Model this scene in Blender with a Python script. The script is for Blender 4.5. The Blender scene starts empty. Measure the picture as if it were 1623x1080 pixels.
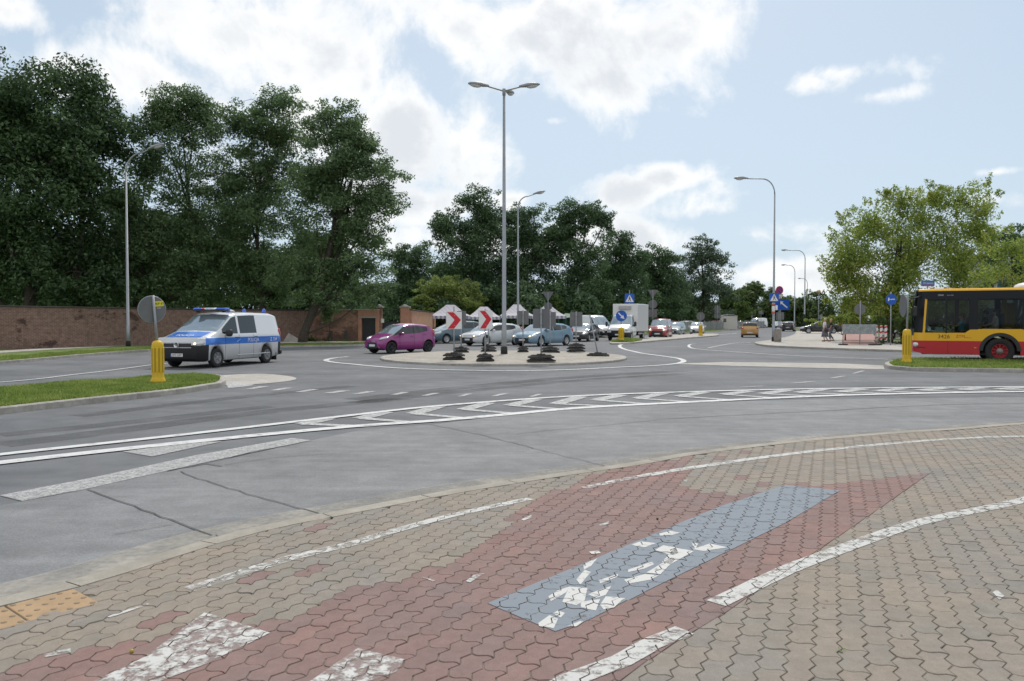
import bpy, math, random
import numpy as np
from mathutils import Vector, Matrix

# ---------------------------------------------------------------- camera, sky, sun
scene = bpy.context.scene
R = math.radians
CAM_H = 1.65
PITCH = math.atan(32 / 1230)
cd = bpy.data.cameras.new('camera')
cam = bpy.data.objects.new('camera', cd)
scene.collection.objects.link(cam)
cam.location = (0, 0, CAM_H)
cam.rotation_euler = (math.pi / 2 - PITCH, 0, 0)
cd.sensor_width = 36
cd.lens = 1230 / 1623 * 36
cd.clip_start = 0.1
cd.clip_end = 6000
cd.dof.use_dof = True
cd.dof.focus_distance = 9.0
cd.dof.aperture_fstop = 4.5
scene.camera = cam
scene.view_settings.view_transform = 'Standard'
scene.view_settings.look = 'None'
scene.view_settings.exposure = 0.0
scene.view_settings.gamma = 1.0
SUN_EL, SUN_AZ = 52, 8          # azimuth measured from +Y (straight ahead) towards +X
sd = bpy.data.lights.new('sun', 'SUN')
sd.energy = 2.4
sd.angle = R(7)
sd.color = (1.0, 0.95, 0.88)
sun = bpy.data.objects.new('sun', sd)
scene.collection.objects.link(sun)
sv = Vector((math.sin(R(SUN_AZ)) * math.cos(R(SUN_EL)), math.cos(R(SUN_AZ)) * math.cos(R(SUN_EL)), math.sin(R(SUN_EL))))
sun.rotation_euler = sv.to_track_quat('Z', 'Y').to_euler()
sun.location = sv * 100

world = bpy.data.worlds.new("World")
scene.world = world
world.use_nodes = True
wt = world.node_tree
wt.nodes.clear()
def wn(t, **k):
    n = wt.nodes.new(t)
    for a, b in k.items(): setattr(n, a, b)
    return n
def wl(a, b): wt.links.new(a, b)
def wmath(op, a, b=None, c=None, clamp=False):
    n = wn('ShaderNodeMath', operation=op, use_clamp=clamp)
    for i, x in enumerate((a, b, c)):
        if x is None: continue
        if isinstance(x, (int, float)): n.inputs[i].default_value = x
        else: wl(x, n.inputs[i])
    return n.outputs[0]
sky = wn('ShaderNodeTexSky', sky_type='NISHITA', sun_disc=False, sun_elevation=R(SUN_EL), sun_rotation=R(SUN_AZ),
         altitude=100, air_density=1.0, dust_density=2.6, ozone_density=1.6)
tc = wn('ShaderNodeTexCoord')
nrm = wn('ShaderNodeVectorMath', operation='NORMALIZE'); wl(tc.outputs['Generated'], nrm.inputs[0])
n1 = wn('ShaderNodeTexNoise'); n1.inputs['Scale'].default_value = 8.5; n1.inputs['Detail'].default_value = 11; n1.inputs['Roughness'].default_value = .60; n1.inputs['Distortion'].default_value = .25
wl(nrm.outputs[0], n1.inputs['Vector'])
n2 = wn('ShaderNodeTexNoise'); n2.inputs['Scale'].default_value = 2.2; n2.inputs['Detail'].default_value = 4
wl(nrm.outputs[0], n2.inputs['Vector'])
n3 = wn('ShaderNodeTexNoise'); n3.inputs['Scale'].default_value = 9; n3.inputs['Detail'].default_value = 5
wl(nrm.outputs[0], n3.inputs['Vector'])
# cumulus banks of this afternoon: direction of each bank (as bearing/height tangents) and its spread
BANKS = [(-.27, .30, .20, .12), (-.14, .24, .15, .09), (-.32, .37, .17, .09), (-.47, .30, .08, .05), (-.05, .22, .10, .07),
         (.04, .37, .16, .09), (.14, .36, .15, .075), (.23, .36, .09, .06), (.10, .30, .13, .045), (-.06, .38, .10, .06),
         (.42, .315, .07, .022), (.385, .305, .035, .015), (.47, .287, .035, .013), (.05, .255, .035, .012), (.20, .185, .045, .022),
         (.15, .165, .06, .02), (.25, .145, .07, .025), (.31, .11, .09, .022), (.00, .155, .04, .018), (-.12, .15, .10, .03), (.61, .155, .04, .018),
         (.30, .06, .16, .025), (.62, .19, .03, .008), (-.66, .40, .05, .02), (.1, .10, .3, .03)]
field = None
for (u, v, su, sv_) in BANKS:
    c = Vector((u, 1, v)).normalized()
    sub = wn('ShaderNodeVectorMath', operation='SUBTRACT'); wl(nrm.outputs[0], sub.inputs[0]); sub.inputs[1].default_value = c
    sc_ = wn('ShaderNodeVectorMath', operation='MULTIPLY'); wl(sub.outputs[0], sc_.inputs[0]); sc_.inputs[1].default_value = (1 / su, .5 / su, 1 / sv_)
    ln = wn('ShaderNodeVectorMath', operation='LENGTH'); wl(sc_.outputs[0], ln.inputs[0])
    f = wmath('SUBTRACT', 1.0, ln.outputs['Value'])
    f = wmath('MAXIMUM', f, -1.2)
    field = f if field is None else wmath('MAXIMUM', field, f)
# distant random cloud cover for the rest of the sky (above and behind the viewer)
sep = wn('ShaderNodeSeparateXYZ'); wl(nrm.outputs[0], sep.inputs[0])
away = wmath('SUBTRACT', .55, sep.outputs['Y'], clamp=True)
f2 = wmath('MULTIPLY_ADD', wmath('SUBTRACT', n2.outputs['Fac'], .45), 4.0, wmath('MULTIPLY', away, .6))
f2 = wmath('SUBTRACT', f2, wmath('MULTIPLY', wmath('SUBTRACT', 1.0, wmath('MULTIPLY', away, 4.0, clamp=True)), 3.0))
field = wmath('MAXIMUM', field, f2)
dens = wmath('MULTIPLY_ADD', wmath('SUBTRACT', n1.outputs['Fac'], .5), 4.6, field)
mr = wn('ShaderNodeMapRange', interpolation_type='SMOOTHSTEP'); wl(dens, mr.inputs['Value'])
mr.inputs['From Min'].default_value = -.10; mr.inputs['From Max'].default_value = .80
cov = wmath('MULTIPLY', mr.outputs[0], .84)
# thick middle of a cloud is greyer than its rim
mr2 = wn('ShaderNodeMapRange', interpolation_type='SMOOTHSTEP')
wl(wmath('MULTIPLY_ADD', wmath('SUBTRACT', n3.outputs['Fac'], .5), 2.2, dens), mr2.inputs['Value'])
mr2.inputs['From Min'].default_value = .45; mr2.inputs['From Max'].default_value = 1.6
ccol = wn('ShaderNodeMix', data_type='RGBA'); wl(mr2.outputs[0], ccol.inputs['Factor'])
CL = 12.6
ccol.inputs['A'].default_value = (.98 * CL, .97 * CL, .95 * CL, 1)
ccol.inputs['B'].default_value = (.70 * CL, .72 * CL, .75 * CL, 1)
# thin high veil lightens the whole sky, most near the horizon
veil = wn('ShaderNodeMapRange'); wl(sep.outputs['Z'], veil.inputs['Value'])
veil.inputs['From Min'].default_value = 0; veil.inputs['From Max'].default_value = .5
veil.inputs['To Min'].default_value = .85; veil.inputs['To Max'].default_value = .50
vmix = wn('ShaderNodeMix', data_type='RGBA'); wl(veil.outputs[0], vmix.inputs['Factor'])
wl(sky.outputs[0], vmix.inputs['A']); vmix.inputs['B'].default_value = (7.3, 9.0, 10.6, 1)
smix = wn('ShaderNodeMix', data_type='RGBA'); wl(cov, smix.inputs['Factor'])
wl(vmix.outputs['Result'], smix.inputs['A']); wl(ccol.outputs['Result'], smix.inputs['B'])
bg = wn('ShaderNodeBackground'); bg.inputs['Strength'].default_value = .09
wl(smix.outputs['Result'], bg.inputs['Color'])
wo = wn('ShaderNodeOutputWorld'); wl(bg.outputs[0], wo.inputs['Surface'])

# ---------------------------------------------------------------- helpers
COL = scene.collection
def ray(px, py):
    a, b = (px - 811.5) / 1230, (540 - py) / 1230
    s, c = math.sin(PITCH), math.cos(PITCH)
    return Vector((a, b * s + c, b * c - s))
def G(px, py, z=0.0):               # survey point: where a sighted point lies on the level z
    d = ray(px, py); t = (z - CAM_H) / d.z
    return Vector((d.x * t, d.y * t, z))
def S(px, py, Y):                   # sighted point at distance Y
    d = ray(px, py); t = Y / d.y
    return Vector((d.x * t, Y, CAM_H + d.z * t))
def link(o, parent=None):
    COL.objects.link(o)
    if parent is not None: o.parent = parent
    return o
def tag(o, label=None, cat=None, group=None, kind=None):
    if label: o['label'] = label
    if cat: o['category'] = cat
    if group: o['group'] = group
    if kind: o['kind'] = kind
    return o
def empty(name, loc=(0, 0, 0), rz=0.0, label=None, cat=None, group=None):
    o = bpy.data.objects.new(name, None)
    o.empty_display_size = .3
    o.location = loc; o.rotation_euler = (0, 0, rz)
    link(o)
    return tag(o, label, cat, group)
def copy_tree(o, parent=None, **kw):
    c = o.copy(); link(c)
    c.parent = parent
    if parent is None:
        for k in ('label', 'group'):
            if k in kw: c[k] = kw[k]
    for ch in list(o.children): copy_tree(ch, c)
    return c
def mk(name, verts, faces, mats, parent=None, idx=None, smooth=False):
    me = bpy.data.meshes.new(name)
    me.from_pydata([tuple(v) for v in verts], [], faces)
    for m in (mats if isinstance(mats, (list, tuple)) else [mats]): me.materials.append(m)
    if idx is not None: me.polygons.foreach_set('material_index', idx)
    if smooth: me.polygons.foreach_set('use_smooth', [True] * len(me.polygons))
    me.update()
    return link(bpy.data.objects.new(name, me), parent)

class MB:
    """collects shapes, builds them as one mesh object"""
    def __init__(s): s.v = []; s.f = []; s.m = []; s.mat = 0; s.sm = []; s.s = False
    def add(s, vs, fs):
        n = len(s.v); s.v += [Vector(v) for v in vs]
        for f in fs: s.f.append([i + n for i in f]); s.m.append(s.mat); s.sm.append(s.s)
        return s
    def box(s, c, size, rz=0, bev=0, rot=None):
        x, y, z = [q / 2 for q in size]
        M = rot if rot is not None else Matrix.Rotation(rz, 3, 'Z')
        c = Vector(c)
        if bev <= 0:
            vs = [Vector((a * x, b * y, d * z)) for d in (-1, 1) for a, b in ((-1, -1), (1, -1), (1, 1), (-1, 1))]
            fs = [(3, 2, 1, 0), (4, 5, 6, 7)] + [(i, (i + 1) % 4, 4 + (i + 1) % 4, 4 + i) for i in range(4)]
            s.add([c + M @ v for v in vs], fs)
        else:
            b = min(bev, x * .9, y * .9, z * .9)
            lv = []
            for (zz, ins) in ((-z, b), (-z + b, 0), (z - b, 0), (z, b)):
                X, Y = x - ins, y - ins
                cb = b * .6
                lv.append([Vector(p + (zz,)) for p in ((-X + cb, -Y), (X - cb, -Y), (X, -Y + cb), (X, Y - cb), (X - cb, Y), (-X + cb, Y), (-X, Y - cb), (-X, -Y + cb))])
            vs = [c + M @ v for l in lv for v in l]
            fs = [tuple(range(7, -1, -1)), tuple(range(24, 32))]
            for k in range(3):
                for i in range(8): fs.append((k * 8 + i, k * 8 + (i + 1) % 8, k * 8 + 8 + (i + 1) % 8, k * 8 + 8 + i))
            s.add(vs, fs)
        return s
    def tube(s, pts, r, n=8, cap=True):
        pts = [Vector(p) for p in pts]
        rr = r if isinstance(r, (list, tuple)) else [r] * len(pts)
        vs = []; fs = []; up = None
        for i, p in enumerate(pts):
            t = (pts[min(i + 1, len(pts) - 1)] - pts[max(i - 1, 0)])
            if t.length < 1e-9: t = Vector((0, 0, 1))
            t.normalize()
            if up is None: up = Vector((1, 0, 0)) if abs(t.x) < .9 else Vector((0, 1, 0))
            a = (up - t * up.dot(t)).normalized(); up = a; b = t.cross(a)
            for k in range(n):
                w = 2 * math.pi * k / n
                vs.append(p + a * math.cos(w) * rr[i] + b * math.sin(w) * rr[i])
        for i in range(len(pts) - 1):
            for k in range(n):
                q = (k + 1) % n
                fs.append((i * n + k, i * n + q, (i + 1) * n + q, (i + 1) * n + k))
        if cap: fs.append(tuple(range(n - 1, -1, -1))); fs.append(tuple(range((len(pts) - 1) * n, len(pts) * n)))
        o = s.s; s.s = True; s.add(vs, fs); s.s = o
        return s
    def lathe(s, c, prof, n=20, M=None, cap=True):
        """prof: (r, h) pairs up the axis"""
        c = Vector(c); vs = []; fs = []
        for r, h in prof:
            for k in range(n):
                w = 2 * math.pi * k / n
                v = Vector((r * math.cos(w), r * math.sin(w), h))
                vs.append(c + (M @ v if M else v))
        for i in range(len(prof) - 1):
            for k in range(n):
                q = (k + 1) % n
                fs.append((i * n + k, i * n + q, (i + 1) * n + q, (i + 1) * n + k))
        if cap and prof[0][0] > 1e-4: fs.append(tuple(range(n - 1, -1, -1)))
        if cap and prof[-1][0] > 1e-4: fs.append(tuple(range((len(prof) - 1) * n, len(prof) * n)))
        o = s.s; s.s = True; s.add(vs, fs); s.s = o
        return s
    def blob(s, c, r, M=None, nu=12, nv=8, pw=1.0):
        """ellipsoid; pw < 1 makes it boxier"""
        c = Vector(c)
        def sp(x): return math.copysign(abs(x) ** pw, x)
        vs = []; fs = []
        for j in range(nv + 1):
            t = -math.pi / 2 + math.pi * j / nv
            for i in range(nu):
                w = 2 * math.pi * i / nu
                v = Vector((r[0] * sp(math.cos(w)) * abs(math.cos(t)) ** pw, r[1] * sp(math.sin(w)) * abs(math.cos(t)) ** pw, r[2] * sp(math.sin(t))))
                vs.append(c + (M @ v if M else v))
        for j in range(nv):
            for i in range(nu):
                q = (i + 1) % nu
                fs.append((j * nu + i, j * nu + q, (j + 1) * nu + q, (j + 1) * nu + i))
        o = s.s; s.s = True; s.add(vs, fs); s.s = o
        return s
    def prism(s, poly, M, d0, d1):
        """poly in 2D; M maps (a, b, depth) to 3D"""
        n = len(poly)
        vs = [M(a, b, d0) for a, b in poly] + [M(a, b, d1) for a, b in poly]
        s.add(vs, [tuple(range(n - 1, -1, -1)), tuple(range(n, 2 * n))] + [(i, (i + 1) % n, n + (i + 1) % n, n + i) for i in range(n)])
        return s
    def build(s, name, mats, parent=None, smooth=False):
        if not s.v: return None
        o = mk(name, s.v, s.f, mats, parent, idx=s.m)
        me = o.data
        me.polygons.foreach_set('use_smooth', [bool(q or smooth) for q in s.sm])
        return o

# ---- materials
_mc = {}
def mat(name, col, rough=.6, metal=0.0, var=0.0, vscale=3.0, bump=0.0, bscale=40.0, col2=None, thr=None, coat=0.0, world_space=False, emit=None, spec=.5, streak=None):
    if name in _mc: return _mc[name]
    m = bpy.data.materials.new(name); m.use_nodes = True
    nt = m.node_tree; b = nt.nodes['Principled BSDF']
    c4 = (*col, 1) if len(col) == 3 else col
    b.inputs['Base Color'].default_value = c4
    b.inputs['Roughness'].default_value = rough
    b.inputs['Metallic'].default_value = metal
    b.inputs['Specular IOR Level'].default_value = spec
    if coat: b.inputs['Coat Weight'].default_value = coat; b.inputs['Coat Roughness'].default_value = .06
    if emit: b.inputs['Emission Color'].default_value = (*emit[0], 1); b.inputs['Emission Strength'].default_value = emit[1]
    if var or bump or col2:
        if world_space:
            g = nt.nodes.new('ShaderNodeNewGeometry'); vec = g.outputs['Position']
        else:
            g = nt.nodes.new('ShaderNodeTexCoord'); vec = g.outputs['Object']
        if streak:
            mp = nt.nodes.new('ShaderNodeMapping'); mp.inputs['Scale'].default_value = streak; nt.links.new(vec, mp.inputs[0]); vec = mp.outputs[0]
    if var or col2:
        n = nt.nodes.new('ShaderNodeTexNoise'); n.inputs['Scale'].default_value = vscale; n.inputs['Detail'].default_value = 6; n.inputs['Roughness'].default_value = .65
        nt.links.new(vec, n.inputs['Vector'])
        mx = nt.nodes.new('ShaderNodeMix'); mx.data_type = 'RGBA'
        if col2:
            mrn = nt.nodes.new('ShaderNodeMapRange'); nt.links.new(n.outputs['Fac'], mrn.inputs['Value'])
            t0, t1 = thr or (.4, .6)
            mrn.inputs['From Min'].default_value = t0; mrn.inputs['From Max'].default_value = t1
            nt.links.new(mrn.outputs[0], mx.inputs['Factor'])
            mx.inputs['A'].default_value = c4; mx.inputs['B'].default_value = (*col2, 1)
        else:
            mrn = nt.nodes.new('ShaderNodeMapRange'); nt.links.new(n.outputs['Fac'], mrn.inputs['Value'])
            mrn.inputs['From Min'].default_value = .3; mrn.inputs['From Max'].default_value = .7
            nt.links.new(mrn.outputs[0], mx.inputs['Factor'])
            mx.inputs['A'].default_value = tuple(x * (1 - var) for x in c4[:3]) + (1,)
            mx.inputs['B'].default_value = tuple(min(1, x * (1 + var)) for x in c4[:3]) + (1,)
        nt.links.new(mx.outputs['Result'], b.inputs['Base Color'])
    if bump:
        n = nt.nodes.new('ShaderNodeTexNoise'); n.inputs['Scale'].default_value = bscale; n.inputs['Detail'].default_value = 4
        nt.links.new(vec, n.inputs['Vector'])
        bp = nt.nodes.new('ShaderNodeBump'); bp.inputs['Strength'].default_value = bump; bp.inputs['Distance'].default_value = .02
        nt.links.new(n.outputs['Fac'], bp.inputs['Height']); nt.links.new(bp.outputs[0], b.inputs['Normal'])
    _mc[name] = m
    return m

def ground_mat(name, col, col2, s1, blot=.2, grain=(160, .35), rough=.85, tracks=None, spec=.35):
    """aggregate surface: fine grain, mid blotches, broad wear; world coordinates"""
    m = bpy.data.materials.new(name); m.use_nodes = True
    nt = m.node_tree; b = nt.nodes['Principled BSDF']; L = nt.links.new
    b.inputs['Roughness'].default_value = rough; b.inputs['Specular IOR Level'].default_value = spec
    g = nt.nodes.new('ShaderNodeNewGeometry')
    def noise(sc, det=5, vec=None, ro=.6):
        n = nt.nodes.new('ShaderNodeTexNoise'); n.inputs['Scale'].default_value = sc; n.inputs['Detail'].default_value = det; n.inputs['Roughness'].default_value = ro
        L(vec or g.outputs['Position'], n.inputs['Vector']); return n.outputs['Fac']
    def rng(x, a, bb, c=0, d=1):
        n = nt.nodes.new('ShaderNodeMapRange'); L(x, n.inputs['Value'])
        for k, q in zip(('From Min', 'From Max', 'To Min', 'To Max'), (a, bb, c, d)): n.inputs[k].default_value = q
        return n.outputs[0]
    mx = nt.nodes.new('ShaderNodeMix'); mx.data_type = 'RGBA'
    L(rng(noise(s1, 7), .36, .64), mx.inputs['Factor'])
    mx.inputs['A'].default_value = (*col, 1); mx.inputs['B'].default_value = (*col2, 1)
    def mul(a, fac):
        q = nt.nodes.new('ShaderNodeMix'); q.data_type = 'RGBA'; q.blend_type = 'MULTIPLY'; q.inputs['Factor'].default_value = 1
        L(a, q.inputs['A'])
        cb = nt.nodes.new('ShaderNodeCombineColor'); [L(fac, cb.inputs[i]) for i in range(3)]
        L(cb.outputs[0], q.inputs['B']); return q.outputs['Result']
    c = mul(mx.outputs['Result'], rng(noise(s1 * 6, 4), .3, .7, 1 - blot, 1 + blot))
    c = mul(c, rng(noise(grain[0], 2, ro=.9), .25, .75, 1 - grain[1], 1 + grain[1]))
    if tracks:
        mp = nt.nodes.new('ShaderNodeMapping'); L(g.outputs['Position'], mp.inputs[0])
        mp.inputs['Rotation'].default_value = (0, 0, tracks[0]); mp.inputs['Scale'].default_value = (tracks[1], tracks[2], 1)
        c = mul(c, rng(noise(1, 5, mp.outputs[0]), .35, .65, 1 - tracks[3], 1 + tracks[3] * .6))
    L(c, b.inputs['Base Color'])
    bp = nt.nodes.new('ShaderNodeBump'); bp.inputs['Strength'].default_value = .25; bp.inputs['Distance'].default_value = .01
    L(noise(grain[0] * .6, 3), bp.inputs['Height']); L(bp.outputs[0], b.inputs['Normal'])
    _mc[name] = m
    return m

def paint_mat(name, paint, under, wear, scale=6, fine=90, rough=.7, soft=1):
    """painted marking with wear: noise lets the surface below show through (transparent)"""
    m = bpy.data.materials.new(name); m.use_nodes = True
    nt = m.node_tree; b = nt.nodes['Principled BSDF']; L = nt.links.new
    b.inputs['Base Color'].default_value = (*paint, 1); b.inputs['Roughness'].default_value = rough
    g = nt.nodes.new('ShaderNodeNewGeometry')
    fs = []
    for sc, w in ((scale, 1.0), (fine, .55), (scale * .25, .5)):
        n = nt.nodes.new('ShaderNodeTexNoise'); n.inputs['Scale'].default_value = sc; n.inputs['Detail'].default_value = 5
        L(g.outputs['Position'], n.inputs['Vector'])
        k = nt.nodes.new('ShaderNodeMath'); k.operation = 'MULTIPLY_ADD'; L(n.outputs['Fac'], k.inputs[0]); k.inputs[1].default_value = w; k.inputs[2].default_value = -w * .5
        fs.append(k.outputs[0])
    a = nt.nodes.new('ShaderNodeMath'); L(fs[0], a.inputs[0]); L(fs[1], a.inputs[1])
    a2 = nt.nodes.new('ShaderNodeMath'); L(a.outputs[0], a2.inputs[0]); L(fs[2], a2.inputs[1])
    r = nt.nodes.new('ShaderNodeMapRange'); L(a2.outputs[0], r.inputs['Value'])
    th = (wear - .5) * .9
    r.inputs['From Min'].default_value = th - .05 * soft; r.inputs['From Max'].default_value = th + .06 * soft
    r.inputs['To Min'].default_value = .04 + .25 * (1 - wear)
    tr = nt.nodes.new('ShaderNodeBsdfTransparent'); mx = nt.nodes.new('ShaderNodeMixShader')
    L(r.outputs[0], mx.inputs[0]); L(tr.outputs[0], mx.inputs[1]); L(b.outputs[0], mx.inputs[2])
    L(mx.outputs[0], nt.nodes['Material Output'].inputs['Surface'])
    _mc[name] = m
    return m

def smooth_line(pts, step=.5):
    """Catmull-Rom through 3D points, resampled"""
    P = [Vector(p) for p in pts]
    if len(P) < 3: return P
    P = [P[0] * 2 - P[1]] + P + [P[-1] * 2 - P[-2]]
    out = []
    for i in range(1, len(P) - 2):
        p0, p1, p2, p3 = P[i - 1:i + 3]
        n = max(1, min(40, int((p2 - p1).length / step)))
        for k in range(n):
            t = k / n
            out.append(.5 * ((2 * p1) + (p2 - p0) * t + (2 * p0 - 5 * p1 + 4 * p2 - p3) * t * t + (3 * p1 - p0 - 3 * p2 + p3) * t ** 3))
    out.append(P[-2])
    return out
def offset_line(pts, d):
    out = []
    for i, p in enumerate(pts):
        t = (pts[min(i + 1, len(pts) - 1)] - pts[max(i - 1, 0)]); t.z = 0
        if t.length < 1e-9: t = Vector((1, 0, 0))
        t.normalize()
        out.append(p + Vector((-t.y, t.x, 0)) * d)
    return out
def ribbon_into(mb, pts, w, z, step=.5):
    L_ = smooth_line([Vector((p[0], p[1], 0)) for p in pts], step)
    a = offset_line(L_, w / 2); b = offset_line(L_, -w / 2)
    n = len(L_)
    mb.add([(p.x, p.y, z) for p in a] + [(p.x, p.y, z) for p in b], [(i, n + i, n + i + 1, i + 1) for i in range(n - 1)])
def sheet(name, pts, z, m, kind='structure', **kw):
    vs = [(p[0], p[1], z) for p in pts]
    ar = sum(vs[i][0] * vs[(i + 1) % len(vs)][1] - vs[(i + 1) % len(vs)][0] * vs[i][1] for i in range(len(vs)))
    if ar < 0: vs = vs[::-1]
    o = mk(name, vs, [tuple(range(len(vs)))], m)
    return tag(o, kind=kind, **kw)
def text_mesh(name, s, size, m, parent, M, depth=.002, sx=1.0, align='CENTER'):
    """lettering as a mesh; M is a 4x4 placing text (x right, y up, z out)"""
    cu = bpy.data.curves.new(name, 'FONT'); cu.body = s; cu.size = size; cu.align_x = align; cu.align_y = 'CENTER'; cu.extrude = depth; cu.resolution_u = 3
    t = bpy.data.objects.new(name, cu)
    me = bpy.data.meshes.new_from_object(t)
    bpy.data.objects.remove(t); bpy.data.curves.remove(cu)
    me.transform(M @ Matrix.Diagonal((sx, 1, 1, 1)))
    me.materials.clear(); me.materials.append(m); me.name = name
    return link(bpy.data.objects.new(name, me), parent)
def frame(o, x, y):                  # 4x4 from origin, right, up
    x = Vector(x).normalized(); y = Vector(y).normalized(); z = x.cross(y)
    return Matrix(((x.x, y.x, z.x, o[0]), (x.y, y.y, z.y, o[1]), (x.z, y.z, z.z, o[2]), (0, 0, 0, 1)))

# ================================================================ SETTING
M_asph = ground_mat('asphalt', (.108, .113, .120), (.160, .165, .173), .35, .14, (95, .55), .8, tracks=(R(-12), .16, 1.3, .13))
M_conc = ground_mat('lane_concrete', (.160, .164, .168), (.215, .218, .222), .5, .14, (80, .38), .75, tracks=(R(-35), .5, 5.0, .10))
M_grass = ground_mat('grass_ground', (.10, .15, .035), (.15, .21, .055), .8, .3, (60, .5), .95)
M_soil = ground_mat('soil', (.12, .12, .06), (.09, .13, .04), .3, .3, (40, .5), .95)
M_kerb = ground_mat('kerb_stone', (.32, .30, .27), (.42, .40, .36), 1.2, .2, (120, .3), .85)
M_pave_far = ground_mat('pale_paving', (.36, .335, .30), (.44, .415, .375), .6, .15, (25, .25), .85)
M_joint = ground_mat('joint_sand', (.15, .135, .11), (.21, .19, .155), 3, .3, (150, .4), .95)
M_island = ground_mat('island_concrete', (.315, .29, .25), (.40, .37, .32), .9, .2, (70, .3), .9)

def P(*xy, z=0.0): return [G(x, y, z) for x, y in xy]

# ground to the horizon
sheet('ground', [(-2500, -300), (2500, -300), (2500, 4000), (-2500, 4000)], -.03, M_soil)
# asphalt carriageway (one sheet under everything paved)
road = [(-60, 1.5), (-60, 34)] + [tuple(p[:2]) for p in P((-300, 586), (0, 577), (142, 564), (241, 557.6), (440, 551.4), (582, 548.5), (660, 545), (760, 541), (900, 536.5), (960, 534.5), (1117, 527), (1175, 521.7), (1212, 518.5))] + \
       [tuple(p[:2]) for p in P((1238, 512.2), (1246, 512.3), (1262, 525), (1262, 531), (1213, 543.5), (1229, 551), (1303, 554.5), (1429, 558.5), (1623, 560), (1900, 563))] + [(60, 34), (70, 20), (60, 1.5)]
sheet('road', road, 0.0, M_asph)

# near kerb line and concrete lane
kerb_px = [(-700, 1100), (-250, 1015), (0, 962), (117, 933), (190, 912), (355, 859), (460, 833), (560, 814), (726, 782), (880, 757), (1023, 736), (1097, 722), (1260, 702), (1430, 687), (1523, 681), (1623, 673), (1800, 664), (2100, 655)]
HS = .06
kerb_line = [Vector((p.x, p.y, 0)) for p in smooth_line(P(*kerb_px, z=HS), .25)]
lane_top = smooth_line(P((-700, 905), (-300, 850), (0, 803), (36, 796), (135, 777), (259, 749), (324, 737), (493, 699), (586, 681), (683, 674), (804, 659), (931, 647), (1060, 640), (1200, 636), (1337, 633), (1511, 631), (1623, 630), (1900, 629), (2600, 628)), .4)
lane_bot = offset_line(kerb_line, .10)
sheet('concrete_lane', [tuple(p[:2]) for p in lane_top] + [tuple(p[:2]) for p in reversed(lane_bot)], .006, M_conc)
# dust and sand gathered along the near kerb
M_dust = paint_mat('kerb_dust', (.36, .34, .30), None, .52, 2, 20, .95, soft=5)
mb = MB(); ribbon_into(mb, offset_line(kerb_line, .42), .36, .010, .3)
tag(mb.build('dust_strip', M_dust), kind='structure')

# cracks and joints of the concrete lane
M_crack = mat('crack_tar', (.085, .085, .083), .9, world_space=True, var=.3)
mb = MB()
def wob(pts, amp=.02, step=.18, seed=1):
    rnd = random.Random(seed); L_ = []
    for a, b in zip(pts[:-1], pts[1:]):
        n = max(2, int((b - a).length / step))
        for k in range(n):
            q = a.lerp(b, k / n); L_.append(q + Vector((rnd.gauss(0, amp), rnd.gauss(0, amp), 0)))
    L_.append(pts[-1]); return L_
for k, (pp, w) in enumerate([([(138, 777), (240, 815), (336, 851)], .022), ([(283, 749), (390, 785), (505, 816)], .02), ([(262, 748), (324, 737)], .05), ([(324, 737), (352, 741)], .03),
                ([(355, 739), (430, 727), (560, 718)], .015), ([(683, 674), (760, 690), (845, 712)], .02), ([(817, 689), (930, 678), (1060, 665)], .02),
                ([(1060, 665), (1170, 659), (1285, 653.5)], .035), ([(1285, 653.5), (1400, 647), (1511, 642), (1623, 640), (1900, 637)], .04), ([(180, 850), (275, 833)], .012),
                ([(345, 850), (357, 862)], .012), ([(845, 712), (940, 736), (975, 748)], .014), ([(324, 737), (400, 718), (493, 700)], .025), ([(36, 795), (135, 778)], .012)]):
    L_ = wob(P(*pp), .012, .16, k)
    w *= .62; a = offset_line(L_, w / 2); b = offset_line(L_, -w / 2); n = len(L_)
    mb.add([(p.x, p.y, .0145) for p in a] + [(p.x, p.y, .0145) for p in b], [(i, n + i, n + i + 1, i + 1) for i in range(n - 1)])
tag(mb.build('lane_joints', M_crack), kind='structure')

# ---- painted markings on the carriageway
M_line = paint_mat('road_paint', (.60, .60, .595), None, .26, 6, 60, soft=3)
M_line_worn = paint_mat('road_paint_worn', (.52, .52, .51), None, .46, 45, 170, soft=6)
M_line_mid = paint_mat('road_paint_rubbed', (.56, .56, .55), None, .41, 16, 90, soft=6)
up_px = [(-500, 778), (-250, 752), (0, 722), (276, 692), (560, 659), (693, 644.6), (890, 630), (1060, 623), (1303, 617), (1623, 614), (1900, 613.5), (2600, 613)]
lo_px = [(-500, 800), (-250, 768), (0, 735), (311, 701), (560, 677), (693, 668), (804, 658), (914, 648), (1060, 640), (1337, 627.5), (1623, 621.6), (1900, 620), (2600, 618)]
def at_px(line, x):
    for (a, b), (c, d) in zip(line[:-1], line[1:]):
        if a <= x <= c: return b + (d - b) * (x - a) / (c - a)
mb = MB()
ribbon_into(mb, P(*up_px), .20, .0145, .6); ribbon_into(mb, P(*lo_px), .26, .0145, .6)
circ = [(552, 566), (528, 568.3), (516.5, 571.7), (526, 574.5), (552, 577.3), (638, 584.5), (776, 588.3), (880, 587.4), (983, 582.8), (1040, 580), (1070, 577.3), (1083.5, 573.5), (1078, 569.5), (1062, 566.6), (1020.6, 561), (1006, 558), (988.6, 553.7), (982, 549.5), (986, 546.6), (998, 545.7)]
ribbon_into(mb, P(*circ), .22, .0145, .3)
ribbon_into(mb, P((1108.6, 545.5), (1096, 546), (1091.5, 548.5), (1097, 552.5), (1120, 555), (1174.5, 559), (1268, 565), (1407, 570)), .16, .0145)
ribbon_into(mb, P((-200, 621), (0, 606.7), (60, 601.5), (113, 595), (170, 588.5), (241, 579), (275, 576)), .14, .0145)
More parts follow.
